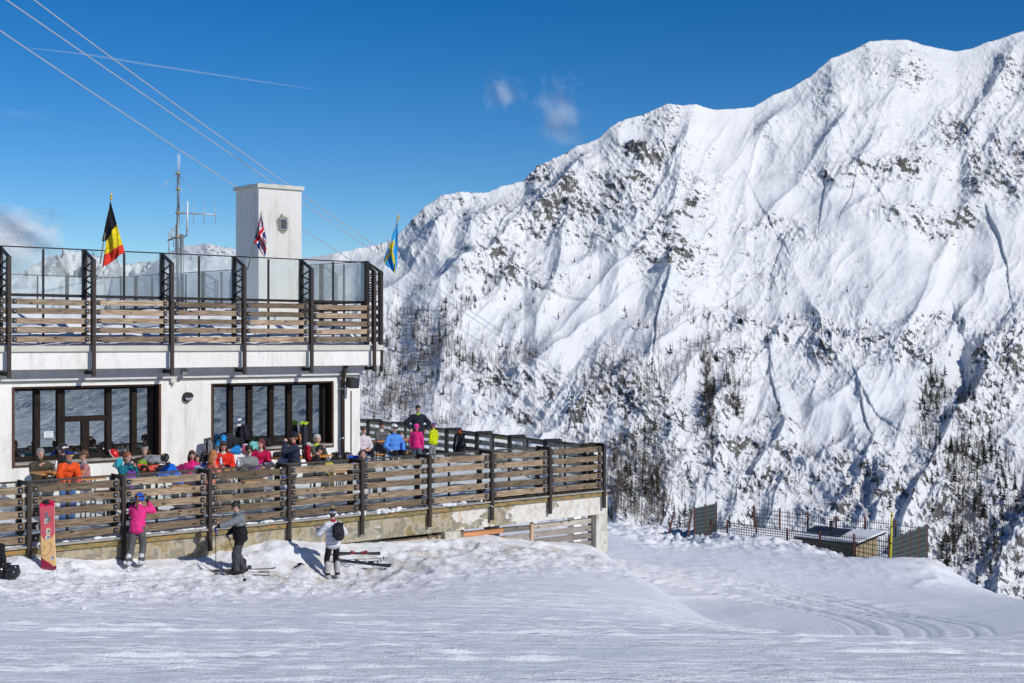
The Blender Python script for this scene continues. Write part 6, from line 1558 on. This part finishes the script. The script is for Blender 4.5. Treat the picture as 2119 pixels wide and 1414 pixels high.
b4 = backpack('red and white backpack worn by the woman in the navy puffer jacket', wl(636, 955, 1.95), PP['navy']['o'].rotation_euler.z, .50, (.40,.015,.03), (.68,.64,.58), wid=.30)
# backpack with poles hung on the side railing
def sidep(px, h): 
    # point on the side railing plane at column px
    a = c_w.x; b = c_w.y; k = (px-CX)/F; tt = (k*b-a)/(dD.x-k*dD.y); q = Vector(c_w)+dD*tt; return Vector((q.x, q.y, h))
q = sidep(985, -3.35); q += Vector((dD.y, -dD.x, 0))*-.62
b5 = backpack('black backpack with ski poles and a red hat hanging on the side railing', q+Vector((0, 0, -.45)), aD+PI/2+PI, .80, (.02,.02,.023), (.03,.03,.03), wid=.48, dep=.26)
heap('hat', 'red and lime hat on top of the backpack hanging on the side railing', 'hat', q+Vector((.03, -.03, .33)), (.12,.10,.12), [cloth((.70,.08,.04)), cloth((.45,.55,.03))], 19, 0, None, n=4)
for k, dx in enumerate((-.16, .22)):
    m = MB(); m.tube((0, 0, 0), (dx*.9, -.05, -1.05), .009, .007, 6); m.tube((0, 0, 0), (-dx*.08, 0, .12), .016, n=8, mi=1); m.tube((dx*.83, -.046, -.97), (dx*.835, -.047, -.985), .04, n=10, mi=1)
    o = m.build('ski_pole', [simple('pole_shaft', (.16, .16, .17), .35, .5, .5), BLACKST], None, loc=q+Vector((dx*.4, -.18, .30))); tag(o, 'thin ski pole hanging beside the backpack on the side railing, the %s one' % ('left' if k == 0 else 'right'), 'ski pole', 'ski poles on the side railing')
# helmets lying about
def helmet(label, c, rz, col, col2=(.03,.03,.03), s=1.0, tilt=.5):
    r = thing('ski_helmet', label, 'helmet', c, rz); r.rotation_euler = (tilt, 0, rz)
    m = MB(); m.ell((0, 0, .06*s), (.115*s, .14*s, .125*s), 20, 12, z0=-.35, z1=.999); m.build('shell', simple('shell_%02x%02x%02x' % tuple(int(x*255) for x in col), col, .25, .5, 0, .05), r)
    m = MB(); m.ell((0, .01, .035*s), (.102*s, .122*s, .08*s), 18, 8, z0=-.6, z1=.3); m.build('liner', cloth(col2), r)
    m = MB(); m.path([(.118*s*math.cos(a), .143*s*math.sin(a), .055*s) for a in np.linspace(0, 2*PI, 22)], .012*s, 6); m.build('rim', cloth((.68, .66, .64)) if col[0] > .4 else cloth((.04, .04, .04)), r)
    m = MB(); m.path([(-.1*s, 0, .02), (-.06*s, .02, -.08), (.06*s, .02, -.08), (.1*s, 0, .02)], .009, 6); m.build('chin_strap', BLACKST, r)
    return r
p = loc2w(s_at(231.5, TF+.12), TF+.12, zb_+.10); helmet('red and white ski helmet lying on the left window sill', p, rzO+.6, (.62, .02, .02), tilt=-.9)
heap('glove', 'black glove lying beside the red helmet on the left window sill', 'glove', loc2w(s_at(220, TF+.1), TF+.1, zb_+.06), (.12,.09,.10), [cloth(BLK)], 23, TH, None, n=4)
heap('gloves', 'black gloves on the left end of the table under the right window', 'gloves', wl(578, 944, 2.75), (.20,.14,.14), [cloth((.03,.03,.03)), cloth((.10,.10,.10))], 24, TH, None, n=6)
for k, (px, py, lab) in enumerate(((690.5, 953, 'black ski helmet on the deck left of the downpipe'), (703, 951, 'black ski helmet on the deck right of the downpipe'))):
    px2 = (699, 722)[k]; c = wl(px2, 952, 4.3); helmet(lab, c, rzO, (.02, .02, .023), s=1.25, tilt=.2)
for k, (px, lab) in enumerate(((694, 'dark grey rucksack standing against the wall left of the downpipe'), (716, 'dark rucksack with a pale strap standing against the wall right of the downpipe'))):
    backpack(lab, wl(px, 966, 4.35), rzO, .42, ((.045,.055,.05), (.03,.03,.032))[k], None, wid=.3)
# purple bowl, papers, bottles
c = wl(528, 972, 2.1); m = MB()
pr = [(.07, 0), (.13, .03), (.16, .09), (.165, .10), (.15, .095), (.12, .04), (.0, .02)]
rows = [[(r*math.cos(a), r*math.sin(a), z) for a in np.linspace(0, 2*PI, 24, endpoint=False)] for r, z in pr]; m.grid(rows, closed=True)
tag(m.build('helmet_bowl', simple('violet_plastic', (.42, .05, .45), .35, .5), None, loc=c), 'violet upturned bowl shaped helmet on the table before the grey and black jacket', 'bowl')
heap('gloves', 'magenta and black gloves beside the violet bowl', 'gloves', wl(533, 962, 2.3), (.20,.13,.13), [cloth((.55,.02,.25)), cloth(BLK)], 25, TH, None, n=7)
m = MB(); m.grid([[( -.22+.044*i, -.16+.04*j, .012*math.sin(i*.7)+.02*(j/8)**2) for j in range(9)] for i in range(11)]); o = m.build('paper_sheet', WHITE, None, loc=wl(554, 962, 2.4)); o.rotation_euler = (.25, 0, TH); md = o.modifiers.new('t', 'SOLIDIFY'); md.thickness = .002; tag(o, 'large white paper sheet on the table before the crimson jacket', 'paper')
def bottle(label, c, h=.24):
    r = thing('bottle', label, 'bottle', c)
    m = MB(); pr = [(.001, 0), (.032, 0), (.034, .02), (.034, h*.62), (.026, h*.76), (.013, h*.86), (.013, h*.92)]
    m.grid([[(a*math.cos(t), a*math.sin(t), z) for t in np.linspace(0, 2*PI, 14, endpoint=False)] for a, z in pr], closed=True); m.build('bottle_body', simple('pale_clear_plastic', (.55, .58, .66), .15, .6), r)
    m = MB(); m.tube((0, 0, h*.92), (0, 0, h), .016, n=10); m.build('cap', cloth((.65, .10, .12)), r)
    m = MB(); m.tube((0, 0, h*.3), (0, 0, h*.5), .0355, n=14, caps=False); m.build('paper_label', WHITE, r)
bottle('clear plastic bottle with a red cap on the table beside the man in orange', wl(116, 972, 2.7))
bottle('clear plastic bottle beside the coral fleece', wl(457, 963, 2.3))
bottle('clear plastic bottle in front of the grey and black jacket', wl(493, 965, 2.0))
# deck chair
lc = PP['lounger']; c = wpt(lc, lc['hip']); base = Vector((c.x, c.y, deck_z(*w2loc(c.x, c.y))))
dc = thing('deck_chair', 'blue reclining deck chair with a pale metal frame under the woman sunning herself', 'deck chair', base, lc['o'].rotation_euler.z)
hz_ = c.z-base.z-.17
bl = cloth((.01, .10, .60)); fr = simple('pale_alu_tube', (.55, .57, .60), .35, .5, .6)
top_ = Vector((0, -.62, hz_+.80)); kn = Vector((0, .48, hz_+.12)); sr = Vector((0, -.08, hz_))
m = MB(); rows = []
for k in range(13):
    f = k/12; p = (kn*(1-f*2)+sr*f*2) if f < .5 else (sr*(2-f*2)+top_*(f*2-1)); rows.append([(p.x+x, p.y, p.z-.03*math.cos(x*3)) for x in np.linspace(-.27, .27, 7)])
m.grid(rows); o = m.build('fabric_sling', bl, dc); md = o.modifiers.new('t', 'SOLIDIFY'); md.thickness = .01
for q in (-1, 1):
    m = MB(); x = q*.30; m.path([(x, kn.y, kn.z), (x, sr.y, sr.z), (x, top_.y, top_.z)], .016, 8); m.build('side_rail', fr, dc)
    m = MB(); m.path([(x, .42, kn.z), (x, .40, -.05)], .014, 8); m.path([(x, -.30, hz_+.3), (x, -.50, -.05)], .014, 8); m.build('leg', fr, dc)
m = MB(); m.path([(-.30, top_.y, top_.z), (.30, top_.y, top_.z)], .016, 8); m.build('head_bar', fr, dc)

# ---------------------------------------------------------------- skis, poles, snowboard on the snow
def ski(mb_len, w=.085):
    n = 22; rows = []
    for k in range(n+1):
        f = k/n; y = (f-.5)*mb_len; hw_ = w/2*(1.15-.45*math.sin(PI*f)**.8)
        if f > .93: hw_ *= math.sqrt(max(.02, 1-((f-.93)/.07)**2))
        if f < .03: hw_ *= .8
        z = .05*max(0, (f-.86)/.14)**2*2.2+.02*max(0, (.06-f)/.06)**2
        rows.append([(-hw_, y, z), (hw_, y, z), (hw_, y, z+.014), (-hw_, y, z+.014)])
    m = MB(); m.grid(rows, closed=True, smooth=False); m.f += [(3, 2, 1, 0), tuple(n*4+i for i in range(4))]; m.m += [0, 0]; m.sm += [False, False]; return m
def binding(m, y, mi=0):
    m.box(-.035, .035, y+.14, y+.24, .015, .05, mi); m.box(-.03, .03, y+.20, y+.25, .05, .075, mi); m.box(-.035, .035, y-.20, y-.06, .015, .045, mi); m.box(-.03, .03, y-.20, y-.13, .045, .09, mi)
def skithing(label, c, direc, L, mat, bm_, group, roll=0.0, extra=None):
    d = Vector(direc); rz = math.atan2(-d.x, d.y); r = thing('ski', label, 'ski', c, rz, group)
    pit = math.atan2(d.z, math.hypot(d.x, d.y)); r.rotation_euler = Matrix.Rotation(rz, 3, 'Z').to_4x4().to_3x3().copy().to_euler() if False else (pit, roll, rz)
    ski(L).build('ski_blade', mat, r, True); m = MB(); binding(m, -.05); m.build('binding', bm_, r)
    if extra: m = MB(); m.box(-.028, .028, L*.28, L*.42, .0145, .0165); m.build('green_stripe', extra, r)
    return r
SKB = simple('black_ski_topsheet', (.035, .035, .042), .35, .5, 0, .3, 6); SKG = simple('green_ski_print', (.05, .30, .03), .35, .5); BND = simple('binding_plastic', (.03, .03, .03), .4, .5); BNR = simple('dark_red_binding', (.22, .03, .03), .4, .5)
sB = pB_['o']; rzB = sB.rotation_euler.z
for q, ang, nm in ((-1, -.06, 'left'), (1, .05, 'right')):
    f_ = wpt(pB_, Vector((q*.12, (.13 if q < 0 else -.10), 0))*pB_['s']); dr = Matrix.Rotation(rzB+ang, 3, 'Z') @ Vector((0, 1, 0))
    g0 = gh(f_.x, f_.y)+.015; f2 = f_+dr*.9; sl = (gh(f2.x, f2.y)+.02-g0)/.9
    skithing('black and green ski under the %s boot of the skier in grey and black' % nm, Vector((f_.x, f_.y, g0+.02))+dr*.08, (dr.x, dr.y, sl), 1.62, SKB, BND, 'skis worn by the skier in grey and black', extra=SKG)
def pole(label, top, bot, group=None, col=(.03, .03, .035)):
    top = Vector(top); bot = Vector(bot); r = thing('ski_pole', label, 'ski pole', bot, 0, group); d = top-bot; dn = d.normalized()
    m = MB(); m.tube(-dn*.06, d, .007, .009, 8); m.build('shaft', simple('black_pole_shaft', col, .3, .5, .3), r)
    m = MB(); m.tube(d-dn*.12, d+dn*.02, .017, .019, 10); m.build('grip', simple('blue_black_grip', (.05, .05, .20), .6), r)
    m = MB(); m.path([d+dn*.0, d+dn*-.07+Vector((.05, -.02, -.03)), d-dn*.20+Vector((.03, -.02, 0)), d-dn*.05], .006, 5); m.build('wrist_strap', cloth((.10, .10, .45)), r)
    m = MB(); m.tube(dn*.02, dn*.032, .042, .04, 12); m.build('basket', BLACKST, r); return r
hL = wpt(pB_, pB_['hands']['l']); hR = wpt(pB_, pB_['hands']['r'])
bL = P(447, 1187, 30.9); bL.z = gh(bL.x, bL.y)+.02; bR = P(507, 1199, 30.4); bR.z = gh(bR.x, bR.y)+.02
pole('black ski pole held out by the skier in grey and black, planted farther left', hL, bL, 'poles of the skier in grey and black')
pole('black ski pole held close to the legs of the skier in grey and black', hR, bR, 'poles of the skier in grey and black')
def snowpt(px, py):
    Y = 34.0
    for _ in range(40):
        x = (px-CX)*Y/F; z = gh(x, Y); Y = .5*Y+.5*(-z*F/(py-CY))
    return Vector(((px-CX)*Y/F, Y, gh((px-CX)*Y/F, Y)))
a = snowpt(690, 1168); b = snowpt(786, 1157); d = (b-a); skithing('dark ski lying on the snow behind the woman in white, nearer the deck', (a+b)/2+Vector((0, 0, .10)), -d, d.length*1.05, SKB, BNR, 'loose skis on the snow', roll=-.85)
a = snowpt(700, 1171); b = snowpt(805, 1182); d = (b-a); skithing('dark ski lying on the snow behind the woman in white, nearer the camera', (a+b)/2+Vector((0, 0, .10)), -d, d.length*1.05, SKB, BND, 'loose skis on the snow', roll=-.8)
for k, (x1, y1) in enumerate(((796, 1163), (784, 1170))):
    a = snowpt(706+6*k, 1169+k*2)+Vector((0, 0, .12)); b = snowpt(x1, y1)+Vector((0, 0, .10))
    pole('ski pole lying on the snow between the loose skis, %s' % ('the upper one' if k == 0 else 'the lower one'), a, b, 'loose ski poles on the snow')
a = snowpt(620, 1181); heap('glove', 'dark glove dropped on the snow left of the woman in white', 'glove', a, (.16,.10,.07), [cloth(BLK)], 31, .3, None, n=4)
# snowboard leaning on the railing
bb = P(101, 1178, 29.0); tpb = P(97, 1032, 29.46)
bb.z += 0.0; d = tpb-bb; L = d.length; up_ = d.normalized(); sx = Vector((1, .12, 0)); sx = (sx-up_*sx.dot(up_)).normalized(); nb_ = sx.cross(up_).normalized()   # faces the viewer (-Y)
if nb_.y > 0: nb_ = -nb_
sb = thing('snowboard', 'red and cream snowboard leaning upright against the deck railing', 'snowboard', bb)
def sbp(u, v, off=0.0): return sx*u+up_*v+nb_*off
W2 = .155
def outline(v):
    f = v/L
    if f > .90: return W2*math.sqrt(max(.0, 1-((f-.90)/.10)**2))
    w = W2*(1-.10*math.sin(PI*f/.9)); 
    return w*(.85+.15*min(1, f/.02)) 
vs_ = [L*k/48 for k in range(49)]
m = MB(); rows = []
for v in vs_:
    w = max(outline(v), .01); curl = -.10*max(0, (v/L-.88)/.12)**2-.06*max(0, (.05-v/L)/.05)**2
    rows.append([sbp(x*w, v, curl+.006) for x in np.linspace(-1, 1, 25)])
def sbcol(i, j):
    f = (i+.5)/48; u = (j+.5)/24*2-1
    if f > .90: return 1
    if f < .035: return 3
    edge = .62-.42*(u+1)/2*1.0          # cream band rises from right-bottom to left
    if f < .12+.09*(-u)-.02: return 3
    if f < .50-.10*math.sin((u+1)*1.6)+(.18 if -.15 < u < .35 else 0)*1.0: return 2
    return 0
m.grid(rows, mfun=sbcol, smooth=True)
SBM = [simple('faded_rose_base', (.55, .10, .12), .3, .5, 0, .12, 6), simple('bright_rose_tip', (.75, .015, .08), .3, .5), simple('cream_base', (.72, .45, .20), .3, .5, 0, .06, 6), simple('dark_wine_base', (.28, .02, .05), .3, .5, 0, .3, 5)]
o = m.build('base_sheet', SBM, sb); md = o.modifiers.new('t', 'SOLIDIFY'); md.thickness = .012; md.offset = 0
INK = simple('black_ink', (.02, .02, .02), .4, .4); SLATE = simple('slate_ink', (.13, .17, .18), .4, .4); STK = simple('pale_sticker', (.60, .60, .55), .5, .4)
def blob(name, pts, mat, off=.016): m = MB(); m.prism([sbp(u, v*L, off) for u, v in pts], nb_*.002); m.build(name, mat, sb, True)
blob('tip_print', [(-.07,.985),(-.09,.965),(-.05,.945),(-.02,.93),(-.05,.915),(.0,.905),(.02,.93),(.05,.925),(.09,.915),(.07,.94),(.03,.955),(.06,.975),(.03,.992)], INK)
blob('slate_splash', [(-.04,.80),(.0,.81),(.02,.78),(.02,.74),(.07,.73),(.05,.68),(.02,.66),(-.02,.71),(-.03,.75)], SLATE)
for (u0, u1, v0, v1) in ((-.06, .01, .645, .715), (-.035, .055, .505, .56), (-.05, .045, .42, .475), (.045, .115, .125, .185)):
    q_ = MB(); q_.prism([sbp(u, v*L, .019) for u, v in ((u0, v0), (u1, v0+.006), (u1+.004, v1+.006), (u0+.004, v1))], nb_*.0025); st = q_.build('sticker', STK, sb, True)
    q_ = MB(); q_.prism([sbp(u, v*L, .0225) for u, v in ((u0+.4*(u1-u0), v0+.012), (u1-.008, v0+.016), (u1-.006, v1-.004), (u0+.45*(u1-u0), v1-.008))], nb_*.001); q_.build('sticker_print', SLATE, st, True)
m = MB(); m.path([sbp(.02+.09*math.sin(k*.5)*(.5+.1*k/8), (.38-.022*k)*L, .017) for k in range(10)], .003, 5); m.path([sbp(-.11+.05*math.sin(k*.9), (.34-.018*k)*L, .017) for k in range(10)], .003, 5); m.build('line_drawing', INK, sb)
for f in (.36, .62):
    m = MB(); m.path([sbp(-.16-.06*math.sin(a), f*L+.07*math.cos(a), -.05) for a in np.linspace(0, PI, 8)], .012, 6); m.box(0, .001, 0, .001, 0, .001); m.build('binding', simple('white_binding', (.5, .5, .5), .4), sb)
# snowboard boots and gear at the left edge
def boot(label, c, rz, s=1.0):
    r = thing('snowboard_binding', label, 'binding', c, rz, 'black bindings at the left edge')
    b = Body(); b.ell((0, 0, .10), (.13*s, .17*s, .11*s), 0); b.cap((-.08*s, -.06, .10), .05, (-.09*s, -.10, .24), .03, 0); b.cap((.08*s, -.06, .10), .05, (.09*s, -.10, .24), .03, 0); b.ell((0, -.13*s, .19), (.10*s, .03, .08), 0)
    me = b.mesh('shell', [simple('glossy_black_plastic', (.015, .015, .018), .2, .6)], .014, 2); o = bpy.data.objects.new('shell', me); COL.objects.link(o); o.parent = r
    for z in (.12, .18): m = MB(); m.path([(-.12*s, 0, z-.03), (-.06*s, .10*s, z+.04), (.06*s, .10*s, z+.04), (.12*s, 0, z-.03)], .013, 6); m.build('ratchet_strap', simple('grey_strap_buckle', (.22, .22, .24), .3, .5, .4), r)
c = P(25, 1184, 27.9); boot('black snowboard binding lying on the snow left of the red snowboard', c+Vector((0, 0, -.10)), .3, 1.25)
c = P(3, 1182, 27.9); boot('black binding cut by the left edge of the picture', c+Vector((0, .05, -.08)), -.5, 1.4)
c = P(0, 1176, 28.2); b6 = backpack('black bag standing in the snow at the left edge of the picture', c, 2.6, .5, (.02,.02,.025))
# clods of snow
rr_ = random.Random(5); m = MB()
for k in range(900):
    s = rr_.uniform(s_at(0, -2), s_at(1250, -1)); t = -rr_.expovariate(1/1.5)-.4
    if t < -6: continue
    w = loc2w(s, t)
    if not (-13 < w.x < 13): continue
    r = rr_.uniform(.008, .026)*(1.7 if rr_.random() < .08 else 1); m.ell((w.x, w.y, gh(w.x, w.y)+r*.1), (r*rr_.uniform(.8, 1.8), r, r*.6), 6, 4, rot=Matrix.Rotation(rr_.uniform(0, 3), 3, 'Z'))
tag(m.build('snow_clods', SNOW2, None), 'loose crumbs and clods of snow trodden up along the deck', 'snow', kind='stuff')
